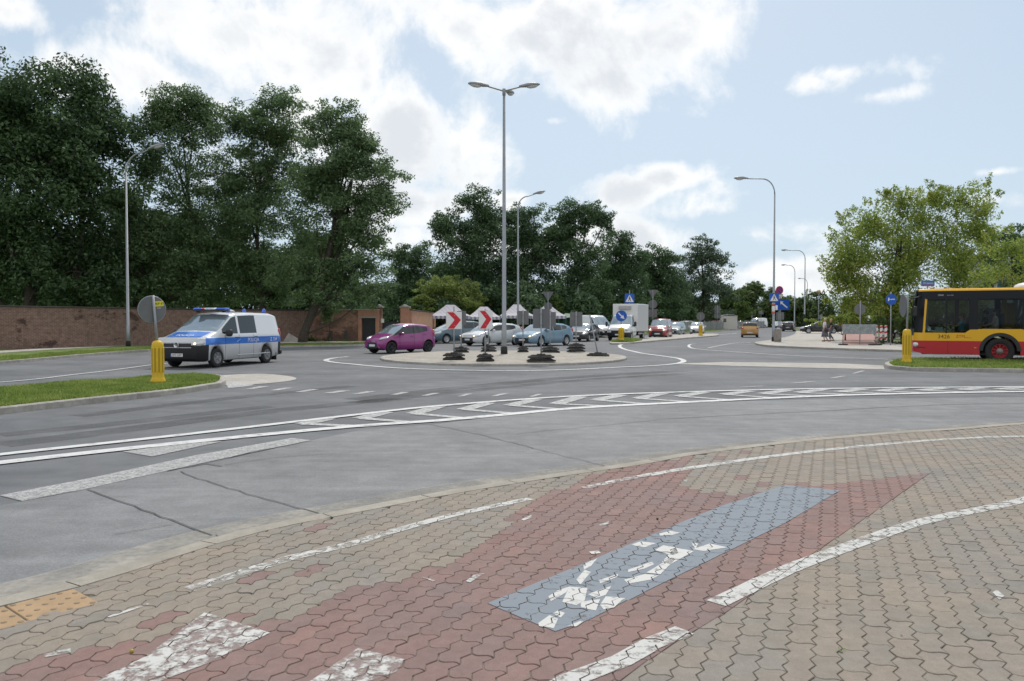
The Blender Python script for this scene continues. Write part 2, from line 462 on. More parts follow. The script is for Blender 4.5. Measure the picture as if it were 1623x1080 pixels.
ribbon_into(mb, P((1122, 552), (1160, 545), (1190, 543)), .12, .0145)
ribbon_into(mb, P((1100, 533), (1150, 530), (1168, 528.5)), .25, .0145)
tag(mb.build('lane_lines', M_line), kind='structure')
mb = MB()
for ax, ay in [(480, 673), (571, 664), (655, 656.6), (735, 650), (809, 643.5), (881, 641), (945, 635), (1011, 632.5), (1077, 629), (1148, 626), (1209, 625), (1266, 623.2), (1330, 621.8), (1391, 620.6), (1457, 619.4), (1520, 618.2), (1583, 617.6)]:
    A = G(ax, ay); U = G(ax + 40, at_px(up_px, ax + 40) + .6); D = G(ax + 76, at_px(lo_px, ax + 76) - 1.2)
    for e, w in ((U, .32), (D, .20)):
        d = (e - A).normalized(); nrm_ = Vector((-d.y, d.x, 0)) * w / 2
        zz = .0105 if e is U else .0125
        mb.add([(q.x, q.y, zz) for q in (A + nrm_, A - nrm_, e - nrm_, e + nrm_)], [(3, 2, 1, 0)] if nrm_.cross(d).z > 0 else [(0, 1, 2, 3)])
tag(mb.build('hatching', M_line_mid), kind='structure')
mb = MB()
def quads(mb, lst, z):
    for q in lst:
        pts = P(*q); ar = sum(pts[i].x * pts[(i + 1) % len(pts)].y - pts[(i + 1) % len(pts)].x * pts[i].y for i in range(len(pts)))
        if ar < 0: pts = pts[::-1]
        mb.add([(p.x, p.y, z) for p in pts], [tuple(range(len(pts)))])
quads(mb, [[(0, 787), (36, 796), (135, 777), (259, 749), (359, 727), (493, 699), (462, 695.6), (311, 723), (145, 759)], [(195, 717), (241, 725), (352, 701), (311, 702)]], .0105)
tag(mb.build('old_stop_line', M_line_worn), kind='structure')
mb = MB()
dash = [[(357, 607), (372, 606), (404, 611), (388, 613.5), (362, 616)]]
for cx, cy, w in [(409, 615.2, 20), (447, 617.6, 20), (488, 620, 20), (535, 622, 24), (578, 623.3, 20), (635, 624.5, 17), (683, 626, 16), (738, 627, 13), (793, 626.6, 15), (850, 627.5, 12)]:
    dash.append([(cx - w, cy + 2.2), (cx - w * .3, cy + 2.0), (cx + w * .9, cy - 2.2), (cx + w * .1, cy - 2.0)])
quads(mb, dash, .0105)
for cx, cy, w, s in [(1193, 613.5, 24, 1), (1273, 606.8, 22, 1.4), (1329, 598.2, 14, 1.6), (1361, 590.5, 11, 2.2), (1372, 582.3, 9, 2.4)]:
    quads(mb, [[(cx - w, cy + s), (cx - w * .5, cy + s), (cx + w, cy - s), (cx + w * .4, cy - s)]], .0105)
tag(mb.build('give_way_dashes', M_line_mid), kind='structure')
# dark patches and tyre marks in the asphalt
M_patch = paint_mat('tar_patch', (.105, .108, .113), None, .70, 1.2, 20, .9, soft=8)
mb = MB()
for pp, w in (([(560, 634), (740, 614), (900, 599), (1010, 592), (1080, 588)], .7), ([(560, 639), (760, 618), (930, 602), (1080, 593)], .5), ([(0, 706), (200, 681), (430, 652), (640, 632)], .6), ([(0, 690), (220, 668), (430, 644)], .5), ([(120, 660), (380, 630), (560, 612)], .5)):
    ribbon_into(mb, P(*pp), w, .0045, .5)
tag(mb.build('tar_patches', M_patch), kind='structure')
# pale strip of the crossing towards the right median, and the splitter tongue of the left one
sheet('crossing_strip', P((1060, 577), (1150, 574.5), (1330, 576.5), (1400, 580), (1402, 586), (1300, 584), (1160, 580.5)), .009, M_pave_far)
sheet('splitter_paving', smooth_line(P((300, 600), (360, 595), (410, 593), (452, 596), (470, 600.5), (455, 605), (415, 609), (362, 612)), .3), .009, M_pave_far)

# ---- raised islands: kerb ring of one-metre stones and a surface inside
def ccw(pts):
    ar = sum(pts[i].x * pts[(i + 1) % len(pts)].y - pts[(i + 1) % len(pts)].x * pts[i].y for i in range(len(pts)))
    return pts if ar > 0 else pts[::-1]
def resample(pts, step):
    out = [pts[0]]; acc = 0
    for a, b in zip(pts, pts[1:] + pts[:1]):
        d = (b - a).length; t = step - acc
        while t <= d: out.append(a.lerp(b, t / d)); t += step
        acc = (acc + d) % step
    return out
def island(name, pts, h, kw, topm, step=1.0, dome=0.0, gap=.008, bevel=.02):
    pts = [Vector((p.x, p.y, 0)) for p in ccw(pts)]
    n = len(pts)
    def inset(d):
        out = []
        for i in range(n):
            t = pts[(i + 1) % n] - pts[i - 1]; t.normalize(); out.append(pts[i] + Vector((-t.y, t.x, 0)) * d)
        return out
    A, A2, B = inset(0), inset(bevel), inset(kw)
    mb = MB()
    for i in range(n):
        j = (i + 1) % n
        e = (pts[j] - pts[i]); g = e.normalized() * gap / 2 if i % max(1, round(step / max(.01, e.length))) == 0 else Vector()
        q = lambda L_, z: [(L_[i].x + g.x, L_[i].y + g.y, z), (L_[j].x, L_[j].y, z)]
        a0, a1 = q(A, -.02), q(A, h - bevel); a2 = q(A2, h); b = q(B, h - .004)
        mb.add(a0 + a1 + a2 + b, [(0, 1, 3, 2), (2, 3, 5, 4), (4, 5, 7, 6)])
    tag(mb.build(name + '_kerb', M_kerb), kind='structure')
    C_ = sum(B, Vector()) / n
    if dome:
        rings = [1, .8, .6, .4, .2]
        vs = []; fs = []
        for r in rings:
            for p in B: q = C_ + (p - C_) * r; vs.append((q.x, q.y, h - .004 + dome * (1 - r * r)))
        vs.append((C_.x, C_.y, h + dome))
        for k in range(len(rings) - 1):
            for i in range(n): j = (i + 1) % n; fs.append((k * n + i, k * n + j, (k + 1) * n + j, (k + 1) * n + i))
        k = len(rings) - 1
        for i in range(n): fs.append((k * n + i, k * n + (i + 1) % n, len(vs) - 1))
        o = mk(name, vs, fs, topm, smooth=True)
    else:
        o = mk(name, [(p.x, p.y, h - .008) for p in B], [tuple(range(n))], topm)
    tag(o, kind='structure')
    return B
def grass_on(name, poly, z, n, hgt, seed, m):
    rnd = np.random.default_rng(seed)
    P2 = np.array([(p.x, p.y) for p in poly]); mn, mx = P2.min(0), P2.max(0)
    pts = np.empty((0, 2))
    while len(pts) < n:
        c = rnd.uniform(mn, mx, (n * 2, 2)); ins = np.zeros(len(c), bool)
        for i in range(len(P2)):
            a, b = P2[i], P2[i - 1]
            cond = ((a[1] > c[:, 1]) != (b[1] > c[:, 1])) & (c[:, 0] < (b[0] - a[0]) * (c[:, 1] - a[1]) / (b[1] - a[1] + 1e-12) + a[0])
            ins ^= cond
        pts = np.vstack([pts, c[ins]])
    pts = pts[:n]
    ang = rnd.uniform(0, 2 * np.pi, n); patch = .6 + .8 * (np.sin(pts[:, 0] * 1.7) * np.cos(pts[:, 1] * 2.3 + 1) * .5 + .5)
    h = hgt * rnd.uniform(.4, 1.2, n) * patch; w = rnd.uniform(.006, .014, n) * (1 + hgt * 3)
    dx, dy = np.cos(ang) * w, np.sin(ang) * w; lx, ly = rnd.normal(0, .5, n) * h, rnd.normal(0, .5, n) * h
    v = np.empty((n, 3, 3)); zz = np.full(n, z)
    v[:, 0] = np.stack([pts[:, 0] - dx, pts[:, 1] - dy, zz], 1); v[:, 1] = np.stack([pts[:, 0] + dx, pts[:, 1] + dy, zz], 1)
    v[:, 2] = np.stack([pts[:, 0] + lx, pts[:, 1] + ly, zz + h], 1)
    return tag(fast_mesh(name, v.reshape(-1, 3), 3, m), kind='stuff')
def fast_mesh(name, v, k, m, parent=None):
    n = len(v) // k
    me = bpy.data.meshes.new(name)
    me.vertices.add(len(v)); me.vertices.foreach_set('co', v.astype(np.float32).ravel())
    me.loops.add(n * k); me.loops.foreach_set('vertex_index', np.arange(n * k, dtype=np.int32))
    me.polygons.add(n); me.polygons.foreach_set('loop_start', np.arange(0, n * k, k, dtype=np.int32))
    me.polygons.foreach_set('loop_total', np.full(n, k, dtype=np.int32))
    me.update(calc_edges=True); me.materials.append(m)
    return link(bpy.data.objects.new(name, me), parent)
def leaf_mat(name, c1, c2, trans=.35, c3=None, scale=.8):
    m = bpy.data.materials.new(name); m.use_nodes = True
    nt = m.node_tree; L = nt.links.new; nt.nodes.remove(nt.nodes['Principled BSDF'])
    g = nt.nodes.new('ShaderNodeNewGeometry'); n = nt.nodes.new('ShaderNodeTexNoise'); n.inputs['Scale'].default_value = scale; n.inputs['Detail'].default_value = 3
    L(g.outputs['Position'], n.inputs['Vector'])
    a = nt.nodes.new('ShaderNodeMath'); a.operation = 'MULTIPLY_ADD'; L(g.outputs['Random Per Island'], a.inputs[0]); a.inputs[1].default_value = .6; a.inputs[2].default_value = -.3
    b = nt.nodes.new('ShaderNodeMath'); L(a.outputs[0], b.inputs[0]); L(n.outputs['Fac'], b.inputs[1])
    cr = nt.nodes.new('ShaderNodeValToRGB'); L(b.outputs[0], cr.inputs[0])
    cr.color_ramp.elements[0].position = .25; cr.color_ramp.elements[0].color = (*c1, 1)
    cr.color_ramp.elements[1].position = .72; cr.color_ramp.elements[1].color = (*c2, 1)
    if c3: e = cr.color_ramp.elements.new(.9); e.color = (*c3, 1)
    d = nt.nodes.new('ShaderNodeBsdfDiffuse'); t = nt.nodes.new('ShaderNodeBsdfTranslucent'); gl = nt.nodes.new('ShaderNodeBsdfGlossy')
    gl.inputs['Roughness'].default_value = .45; gl.inputs['Color'].default_value = (.5, .55, .5, 1)
    mx = nt.nodes.new('ShaderNodeMixShader'); mx.inputs[0].default_value = trans; mx2 = nt.nodes.new('ShaderNodeMixShader'); mx2.inputs[0].default_value = .05
    L(cr.outputs[0], d.inputs[0]); L(cr.outputs[0], t.inputs[0]); L(d.outputs[0], mx.inputs[1]); L(t.outputs[0], mx.inputs[2]); L(mx.outputs[0], mx2.inputs[1]); L(gl.outputs[0], mx2.inputs[2])
    L(mx2.outputs[0], nt.nodes['Material Output'].inputs['Surface'])
    return m
M_blade = leaf_mat('grass_blades', (.13, .20, .04), (.30, .38, .085), .45, (.38, .38, .15), 1.5)

# left median: nose near the splitter, running off to the left
lm = smooth_line(P((358, 610), (351, 614.3), (330, 617.5), (280, 625.7), (142, 641), (0, 657.7), (-200, 683), (-500, 725)), .5) + \
     smooth_line(P((-500, 668), (-200, 642), (0, 623.5), (100, 614), (241, 603.5), (312, 599), (345, 600.5), (357, 604.5)), .5)
inner = island('left_median', lm, .13, .15, M_grass)
grass_on('median_grass', inner, .12, 60000, .07, 3, M_blade)
rm = smooth_line(P((1402, 580.7), (1410, 585.5), (1441, 588.3), (1500, 589.5), (1623, 591.5), (1900, 597), (2300, 604)), .5) + \
     smooth_line(P((2300, 578), (1900, 575), (1623, 573.5), (1500, 573.8), (1440, 574), (1412, 576.5)), .5)
inner = island('right_median', rm, .13, .15, M_grass)
grass_on('median_grass', inner, .12, 60000, .10, 4, M_blade)
# central island, a slightly domed concrete disc
c0 = G(798, 570); a_ = (G(1000, 570.8) - G(595.5, 570.8)).length / 2
yb, yf = G(798, 558.5).y, G(798, 581).y
ci = [Vector((c0.x + a_ * math.cos(t), (yb + yf) / 2 + (yb - yf) / 2 * math.sin(t), 0)) for t in [2 * math.pi * k / 64 for k in range(64)]]
island('central_island', ci, .09, .18, M_island, step=.8, dome=.06)
CI_Y = (yb + yf) / 2
# far medians with kerb
fm = smooth_line(P((966, 545), (972, 547), (1000, 545.5), (1050, 541), (1100, 536.5), (1131, 534), (1140, 532), (1128, 530.5), (1080, 532), (1030, 537), (985, 541.5)), 1.0)
inner = island('far_median', fm, .12, .2, M_pave_far, step=2)
gp = P((968, 545), (1000, 545), (1018, 542), (985, 541.2))
sheet('far_median_turf', gp, .125, M_grass); grass_on('median_grass', ccw([Vector((p.x, p.y, 0)) for p in gp]), .125, 5000, .18, 9, M_blade)

# left verge: kerb, grass, footpath, grass up to the wall
vk = smooth_line(P((-500, 608), (-200, 588), (0, 577.5), (142, 564.7), (241, 557.6), (440, 551.4), (582, 548.5), (660, 545), (760, 541), (900, 536.5), (960, 534.5), (1117, 527), (1175, 521.7), (1215, 518.2)), 1.0)
mb = MB()
va, vb = vk, offset_line(vk, .2)
n = len(vk)
mb.add([(p.x, p.y, -.02) for p in va] + [(p.x, p.y, .11) for p in va] + [(p.x, p.y, .11) for p in vb], [(i, i + 1, n + i + 1, n + i) for i in range(n - 1)] + [(n + i, n + i + 1, 2 * n + i + 1, 2 * n + i) for i in range(n - 1)])
tag(mb.build('verge_kerb', M_kerb), kind='structure')
back = [(-60, 75)]
sheet('verge', [tuple(p[:2]) for p in vb] + [(120, 330), (-140, 330), (-140, 40)], .10, M_grass)
sheet('footpath', [tuple(p[:2]) for p in smooth_line(P((-300, 579), (0, 563.5), (100, 556.5), (238, 549.8), (330, 547.5), (430, 546.5), (600, 544.5), (690, 541)), 2)] + [tuple(p[:2]) for p in smooth_line(P((690, 538), (600, 541.5), (430, 544), (330, 545.2), (238, 548), (100, 553.5), (0, 560), (-300, 574)), 2)], .115, M_pave_far)
vg = [p for p in vb if -60 < p.x and p.y < 62]
vg2 = [p for p in offset_line(vk, 1.9) if -60 < p.x and p.y < 64]
grass_on('verge_grass', vg + vg2[::-1], .10, 50000, .10, 12, M_blade)
farv = [p for p in vb if 64 < p.y < 200]
grass_on('verge_grass', farv + [Vector((p.x - 3.5, p.y + 3, 0)) for p in farv[::-1]], .10, 30000, .16, 14, M_blade)

# far right pavement with its corner, red cycle path and soil behind
rk_px = [(1262, 526), (1258, 532), (1236, 538.5), (1205, 543.5), (1196, 545.5), (1204, 548.5), (1226.5, 551), (1303, 554.5), (1429, 558.5), (1623, 562), (2000, 566), (2600, 572)]
rk = smooth_line(P(*rk_px), .8)
mb = MB(); n = len(rk); va, vb = rk, offset_line(rk, .22)
mb.add([(p.x, p.y, -.02) for p in va] + [(p.x, p.y, .12) for p in va] + [(p.x, p.y, .12) for p in vb], [(i, i + 1, n + i + 1, n + i) for i in range(n - 1)] + [(n + i, n + i + 1, 2 * n + i + 1, 2 * n + i) for i in range(n - 1)])
tag(mb.build('corner_kerb', M_kerb), kind='structure')
bk = P((2600, 548), (2000, 546), (1623, 546), (1440, 545.5), (1398, 543), (1386, 532), (1380, 526.5), (1300, 526), z=.12)
sheet('corner_pavement', [tuple(p[:2]) for p in vb] + [tuple(p[:2]) for p in bk], .115, M_pave_far)
M_redpath = ground_mat('red_cycle_path', (.33, .19, .165), (.38, .23, .20), 1, .1, (30, .2), .9)
sheet('cycle_path', P((1334, 547), (1336, 528), (1378, 528), (1392, 535), (1394, 546.5), z=.12), .122, M_redpath)
sheet('roadside_lawn', P((1264, 525.8), (1300, 527), (1380, 525.5), (1388, 532), (1402, 543), (1445, 545.5), (1623, 546), (2000, 546), (2600, 548), (2600, 514), (1250, 514), (1246, 515.5), z=.1), .105, M_soil)
sheet('side_street', P((1240, 515), (1270, 521.5), (1330, 526), (1338, 526), (1340, 521), (1250, 513.3), z=.12), .118, M_asph)

# ---- the near pavement: every wave block modelled, clipped by the kerb
th = math.atan2(1230, 506)                         # courses run towards the right
ev = Vector((math.cos(th), math.sin(th), 0)); eu = Vector((ev.y, -ev.x, 0))
O_ = G(1363, 941.5, HS)
W_, L_b = .117, .245
side = [p for p in offset_line(kerb_line, .03)] + [Vector((14, 8, 0)), Vector((14, -4, 0)), Vector((-9, -4, 0))]
sheet('pavement_bed', [tuple(p[:2]) for p in offset_line(kerb_line, -.05)] + [(16, 8), (16, -60), (-40, -60)], HS - .0055, M_joint)
def inside(poly, x, y):
    c = False
    for i in range(len(poly)):
        a, b = poly[i], poly[i - 1]
        if (a[1] > y) != (b[1] > y) and x < (b[0] - a[0]) * (y - a[1]) / (b[1] - a[1]) + a[0]: c = not c
    return c
def tri(v, per):
    t = (v / per) % 1
    return 4 * abs(t - .5) - 1
AMP, SW = .0145, .0105
def block(k, n):
    v0 = (n + .5 * (k % 2)) * L_b; u0 = k * W_
    pts = []
    us = [0, .17, .33, .5, .67, .83, 1]
    vs = [i / 8 for i in range(9)]
    g = .0028
    for q in us[:-1]: pts.append((u0 + q * W_ + AMP * tri(v0, L_b / 2), v0 - SW * math.sin(2 * math.pi * q)))
    for q in vs[:-1]: pts.append((u0 + W_ + AMP * tri(v0 + q * L_b, L_b / 2), v0 + q * L_b))
    for q in us[:0:-1]: pts.append((u0 + q * W_ + AMP * tri(v0, L_b / 2), v0 + L_b - SW * math.sin(2 * math.pi * q)))
    for q in vs[:0:-1]: pts.append((u0 + AMP * tri(v0 + q * L_b, L_b / 2), v0 + q * L_b))
    cu, cv = u0 + W_ / 2 + AMP * tri(v0, L_b / 2), v0 + L_b / 2
    return cu, cv, pts
red_poly = [tuple(p[:2]) for p in P((-300, 1200), (21, 1069), (86, 1038), (165, 1020), (259, 1003), (330, 975), (397, 988), (483, 976), (560, 938), (623, 919), (719, 887), (774, 850), (830, 813), (878, 782), (960, 746), (1023, 735), (1095, 724), (1092, 750), (1075, 765), (1110, 780), (1180, 785), (1262, 769), (1463, 757), (1378, 817), (1282, 882), (1171, 972), (1078, 1013), (1000, 1070), (900, 1200), z=HS)]
red_spots = [tuple(p[:2]) for p in P((503, 834), (475, 902), (395, 922), (250, 978), (1183, 716), (1140, 728), (1172, 756), (1120, 740), (1210, 768), z=HS)]
tact = [G(-60, 977, HS), G(117, 933, HS), G(152, 952, HS), G(-60, 1013, HS)]
tact_poly = [tuple(p[:2]) for p in tact]
_tc = sum((Vector(q) for q in tact_poly), Vector((0, 0))) / 4
tact_core = [tuple(_tc + (Vector(q) - _tc) * .82) for q in tact_poly]
rndb = random.Random(5)
beige, redb = [], []
bv = {0: ([], []), 1: ([], [])}
all_blocks = []
side2 = [(p.x, p.y) for p in side]
seam = [G(x, y, HS) for x, y in ((1470, 753), (1378, 817), (1282, 882), (1230, 917), (1145, 974), (1078, 1013), (1023, 1050), (940, 1110), (860, 1170))]
def seam_side(c):
    """nearest seam piece and signed distance (positive on the red side)"""
    best = None
    for a, b in zip(seam[:-1], seam[1:]):
        t = (b - a); L2_ = t.length; t = t / L2_; q = (c - a).dot(t)
        if -.02 <= q <= L2_ + .02:
            d = t.cross(c - a).z
            if best is None or abs(d) < abs(best[0]): best = (d, a, t)
    return best
def cut(poly, a, t, keep, off):
    """keep the part of poly on one side of a line"""
    nrm2 = Vector((-t.y, t.x)) * keep; out = []
    f = lambda p: (p[0] - a.x) * nrm2.x + (p[1] - a.y) * nrm2.y - off
    for i in range(len(poly)):
        p, q = poly[i], poly[(i + 1) % len(poly)]; dp, dq = f(p), f(q)
        if dp >= 0: out.append(p)
        if (dp >= 0) != (dq >= 0): w = dp / (dp - dq); out.append((p[0] + (q[0] - p[0]) * w, p[1] + (q[1] - p[1]) * w))
    return out
redside = None
def add_block(poly, isred, inset):
    V, F = bv[1 if isred else 0]
    base = len(V); N = len(poly)
    cx, cy = sum(p[0] for p in poly) / N, sum(p[1] for p in poly) / N
    tz = rndb.gauss(0, .0009); tx, ty = rndb.gauss(0, .006), rndb.gauss(0, .006)
    out = []
    for ins, z in zip(inset, (-.0065, -.0025, 0)):
        ring = []
        for (x, y) in poly:
            d = Vector((x - cx, y - cy)); du, dv = d.dot(eu.xy), d.dot(ev.xy)
            du *= 1 - ins / (W_ / 2); dv *= 1 - ins / (L_b / 2)
            q = eu.xy * du + ev.xy * dv
            ring.append((cx + q.x, cy + q.y, HS + z + tz + q.x * tx + q.y * ty))
        V += ring; out.append(ring)
    for r in range(2):
        for i in range(N): F.append((base + r * N + i, base + r * N + (i + 1) % N, base + (r + 1) * N + (i + 1) % N, base + (r + 1) * N + i))
    F.append(tuple(base + 2 * N + i for i in range(N)))
    all_blocks.append((Vector((cx, cy, 0)), out[1]))
for k in range(-110, 110):
    for n in range(-60, 110):
        cu, cv, pts = block(k, n)
        c = O_ + eu * cu + ev * cv
        if not (-6.5 < c.x < 13 and 1.2 < c.y < 17): continue
        if abs(c.x) > c.y * .72 + 2.2: continue
        if not inside(side2, c.x, c.y): continue
        if inside(tact_core, c.x, c.y): continue
        isred = inside(red_poly, c.x, c.y) or any((c.x - a) ** 2 + (c.y - b) ** 2 < .011 for a, b in red_spots)
        poly = [tuple((O_ + eu * u + ev * v).xy) for u, v in pts]
        ss = seam_side(Vector((c.x, c.y, 0)))
        if ss and abs(ss[0]) < .14:
            sgr = 1 if (ss[2].cross(G(1200, 850, HS) - ss[1])).z > 0 else -1      # which side the red field lies on
            done = 0
            for keep, rd in ((sgr, True), (-sgr, False)):
                q = cut(poly, ss[1], ss[2], keep, .0)
                if len(q) > 2:
                    ar = abs(sum(q[i][0] * q[(i + 1) % len(q)][1] - q[(i + 1) % len(q)][0] * q[i][1] for i in range(len(q)))) / 2
                    if ar > .0008: add_block(q, rd, (.0032, .0036, .0058))
            continue
        add_block(poly, isred, (.0026, .003, .0048))
def block_mat(name, ramp, big1, big2):
    m = bpy.data.materials.new(name); m.use_nodes = True
    nt = m.node_tree; b = nt.nodes['Principled BSDF']; L = nt.links.new
    b.inputs['Roughness'].default_value = .85; b.inputs['Specular IOR Level'].default_value = .3
    g = nt.nodes.new('ShaderNodeNewGeometry')
    cr = nt.nodes.new('ShaderNodeValToRGB'); L(g.outputs['Random Per Island'], cr.inputs[0])
    cr.color_ramp.interpolation = 'LINEAR'
    els = cr.color_ramp.elements
    els[0].position, els[0].color = ramp[0][0], (*ramp[0][1], 1)
    els[1].position, els[1].color = ramp[-1][0], (*ramp[-1][1], 1)
    for p, c in ramp[1:-1]: e = els.new(p); e.color = (*c, 1)
    for e in els: q = e.color; e.color = (q[0] * .93, q[1] * .91, q[2] * .89, 1)
    def noise(sc, det=4, ro=.6):
        n = nt.nodes.new('ShaderNodeTexNoise'); n.inputs['Scale'].default_value = sc; n.inputs['Detail'].default_value = det; n.inputs['Roughness'].default_value = ro
        L(g.outputs['Position'], n.inputs['Vector']); return n
    def mul(a, src, f0, f1, c0, c1):
        r = nt.nodes.new('ShaderNodeMapRange'); L(src.outputs['Fac'], r.inputs['Value']); r.inputs['From Min'].default_value = f0; r.inputs['From Max'].default_value = f1
        mc = nt.nodes.new('ShaderNodeMix'); mc.data_type = 'RGBA'; L(r.outputs[0], mc.inputs['Factor']); mc.inputs['A'].default_value = (*c0, 1); mc.inputs['B'].default_value = (*c1, 1)
        q = nt.nodes.new('ShaderNodeMix'); q.data_type = 'RGBA'; q.blend_type = 'MULTIPLY'; q.inputs['Factor'].default_value = 1
        L(a, q.inputs['A']); L(mc.outputs['Result'], q.inputs['B']); return q.outputs['Result']
    c = mul(cr.outputs[0], noise(.7, 4), .38, .62, big1, big2)
    c = mul(c, noise(9, 5, .7), .3, .7, (.86, .86, .86), (1.12, 1.12, 1.12))
    c = mul(c, noise(330, 2, .8), .3, .7, (.72, .72, .72), (1.28, 1.28, 1.28))
    c = mul(c, noise(28, 3, .7), .66, .74, (1, 1, 1), (.7, .68, .62))
    L(c, b.inputs['Base Color'])
    bp = nt.nodes.new('ShaderNodeBump'); bp.inputs['Strength'].default_value = .35; bp.inputs['Distance'].default_value = .004
    L(noise(260, 3, .8).outputs['Fac'], bp.inputs['Height']); L(bp.outputs[0], b.inputs['Normal'])
    return m
M_beige = block_mat('beige_block', [(0, (.245, .232, .208)), (.35, (.28, .255, .220)), (.7, (.288, .256, .220)), (.93, (.266, .250, .224)), (1, (.30, .262, .222))], (.95, .965, .985), (1.04, 1.0, .955))
M_red = block_mat('red_block', [(0, (.235, .165, .153)), (.4, (.258, .175, .16)), (.8, (.242, .178, .166)), (1, (.285, .19, .168))], (.93, .97, 1.0), (1.05, .98, .96))
for k, nm, m in ((0, 'pavement_blocks', M_beige), (1, 'cycle_path_blocks', M_red)):
    o = mk(nm, bv[k][0], bv[k][1], m); tag(o, kind='structure')
# plain continuation of the pavement outside the view
sheet('pavement_behind', [(-40, -60), (16, -60), (16, .9), (-40, .9)], HS, M_beige)

# kerb stones along the near pavement
mb = MB(); kl = kerb_line; acc = 0; last = 0
cum = [0]
for a, b in zip(kl[:-1], kl[1:]): cum.append(cum[-1] + (b - a).length)
def along(s):
    s = min(max(s, 0), cum[-1] - 1e-4); lo = max(i for i in range(len(cum) - 1) if cum[i] <= s)
    t = (s - cum[lo]) / (cum[lo + 1] - cum[lo]); p = kl[lo].lerp(kl[lo + 1], t); d = (kl[lo + 1] - kl[lo]).normalized()
    return p, Vector((-d.y, d.x, 0))
s = 0
while s < cum[-1] - 1:
    sec = []
    for t in (s + .004, s + .35, s + .65, s + .996):
        p, nn = along(t)
        sec.append([(p - nn * .0) + Vector((0, 0, HS - .02)), (p - nn * .0) + Vector((0, 0, HS + .004)), p + nn * .16 + Vector((0, 0, HS + .002)), p + nn * .19 + Vector((0, 0, HS - .012)), p + nn * .20 + Vector((0, 0, -.01))])
    vs = [q for r in sec for q in r]; fs = []
    for i in range(3):
        for j in range(4): fs.append((i * 5 + j, i * 5 + j + 1, (i + 1) * 5 + j + 1, (i + 1) * 5 + j))
    mb.add(vs, fs); s += 1.0
o = mb.build('near_kerb', ground_mat('near_kerb_stone', (.29, .265, .225), (.36, .33, .28), 1.5, .12, (150, .25), .9)); tag(o, kind='structure')
import bmesh
def fixn(o):
    bm = bmesh.new(); bm.from_mesh(o.data); bmesh.ops.recalc_face_normals(bm, faces=bm.faces); bm.to_mesh(o.data); bm.free()

# tactile tiles, ochre with studs
M_tact = mat('ochre_tile', (.38, .255, .14), .8, var=.15, vscale=6, bump=.2, bscale=120, world_space=True)
M_tdot = mat('ochre_stud_worn', (.26, .20, .13), .85, var=.2, world_space=True)
mb = MB(); e1 = (tact[1] - tact[0]).normalized(); e2 = (tact[2] - tact[1]); e2 = (e2 - e1 * e2.dot(e1)).normalized()
wd = .36
for i in range(5):
    for j in range(1):
        o2 = tact[1] - e1 * (.36 * (i + 1)) + e2 * (.005)
        c = o2 + e1 * .18 + e2 * .18
        mb.mat = 0; mb.box((c.x, c.y, HS - .02), (.352, .352, .044), rz=math.atan2(e1.y, e1.x), bev=.004)
        mb.mat = 1
        for a in range(6):
            for b in range(6):
                q = o2 + e1 * (.03 + a * .06) + e2 * (.03 + b * .06)
                if (a + b) % 2 == 0: mb.lathe((q.x, q.y, HS + .001), [(.017, 0), (.014, .004), (.006, .005)], 8)
tag(mb.build('tactile_tiles', [M_tact, M_tdot]), kind='structure')

# ---- paint on the blocks: pieces of the painted figure cut by the block outlines, joints stay bare
def clip(poly, clipper):
    out = poly
    n = len(clipper)
    for i in range(n):
        a, b = clipper[i], clipper[(i + 1) % n]
        if not out: return out
        new = []
        def sd(p): return (b[0] - a[0]) * (p[1] - a[1]) - (b[1] - a[1]) * (p[0] - a[0])
        for j in range(len(out)):
            p, q = out[j], out[(j + 1) % len(out)]
            dp, dq = sd(p), sd(q)
            if dp >= 0: new.append(p)
            if (dp >= 0) != (dq >= 0):
                t = dp / (dp - dq); new.append((p[0] + (q[0] - p[0]) * t, p[1] + (q[1] - p[1]) * t, p[2] + (q[2] - p[2]) * t))
        out = new
    return out
def hull(pts):
    pts = sorted(set((round(p[0], 5), round(p[1], 5)) for p in pts)); lo = []; hi = []
    def cr(o, a, b): return (a[0] - o[0]) * (b[1] - o[1]) - (a[1] - o[1]) * (b[0] - o[0])
    for p in pts:
        while len(lo) > 1 and cr(lo[-2], lo[-1], p) <= 0: lo.pop()
        lo.append(p)
    for p in pts[::-1]:
        while len(hi) > 1 and cr(hi[-2], hi[-1], p) <= 0: hi.pop()
        hi.append(p)
    return lo[:-1] + hi[:-1]
def paint_blocks(name, regions, dz, m):
    V, F = [], []
    for reg in regions:
        h = hull(reg); xs = [p[0] for p in h]; ys = [p[1] for p in h]
        for c, ring in all_blocks:
            if c.x < min(xs) - .2 or c.x > max(xs) + .2 or c.y < min(ys) - .2 or c.y > max(ys) + .2: continue
            q = clip(ring, h)
            if len(q) < 3: continue
            b0 = len(V); V += [(p[0], p[1], p[2] + dz + .004) for p in q]; F.append(tuple(range(b0, len(V))))
    if F: return tag(mk(name, V, F, m), kind='structure')
def PH(pts): return [tuple(G(x, y, HS)[:2]) for x, y in pts]
def line_regions(px, w):
    L_ = smooth_line([Vector((p[0], p[1], 0)) for p in PH(px)], .25); a = offset_line(L_, w / 2); b = offset_line(L_, -w / 2)
    return [[tuple(a[i][:2]), tuple(a[i + 1][:2]), tuple(b[i + 1][:2]), tuple(b[i][:2])] for i in range(len(L_) - 1)]
M_pw1 = paint_mat('block_white_kept', (.50, .50, .475), None, .38, 16, 70, soft=2)
M_pw2 = paint_mat('block_white_worn', (.54, .535, .51), None, .50, 16, 70, soft=2)
M_pb = paint_mat('block_blue', (.172, .204, .238), None, .24, 14, 70, soft=2)
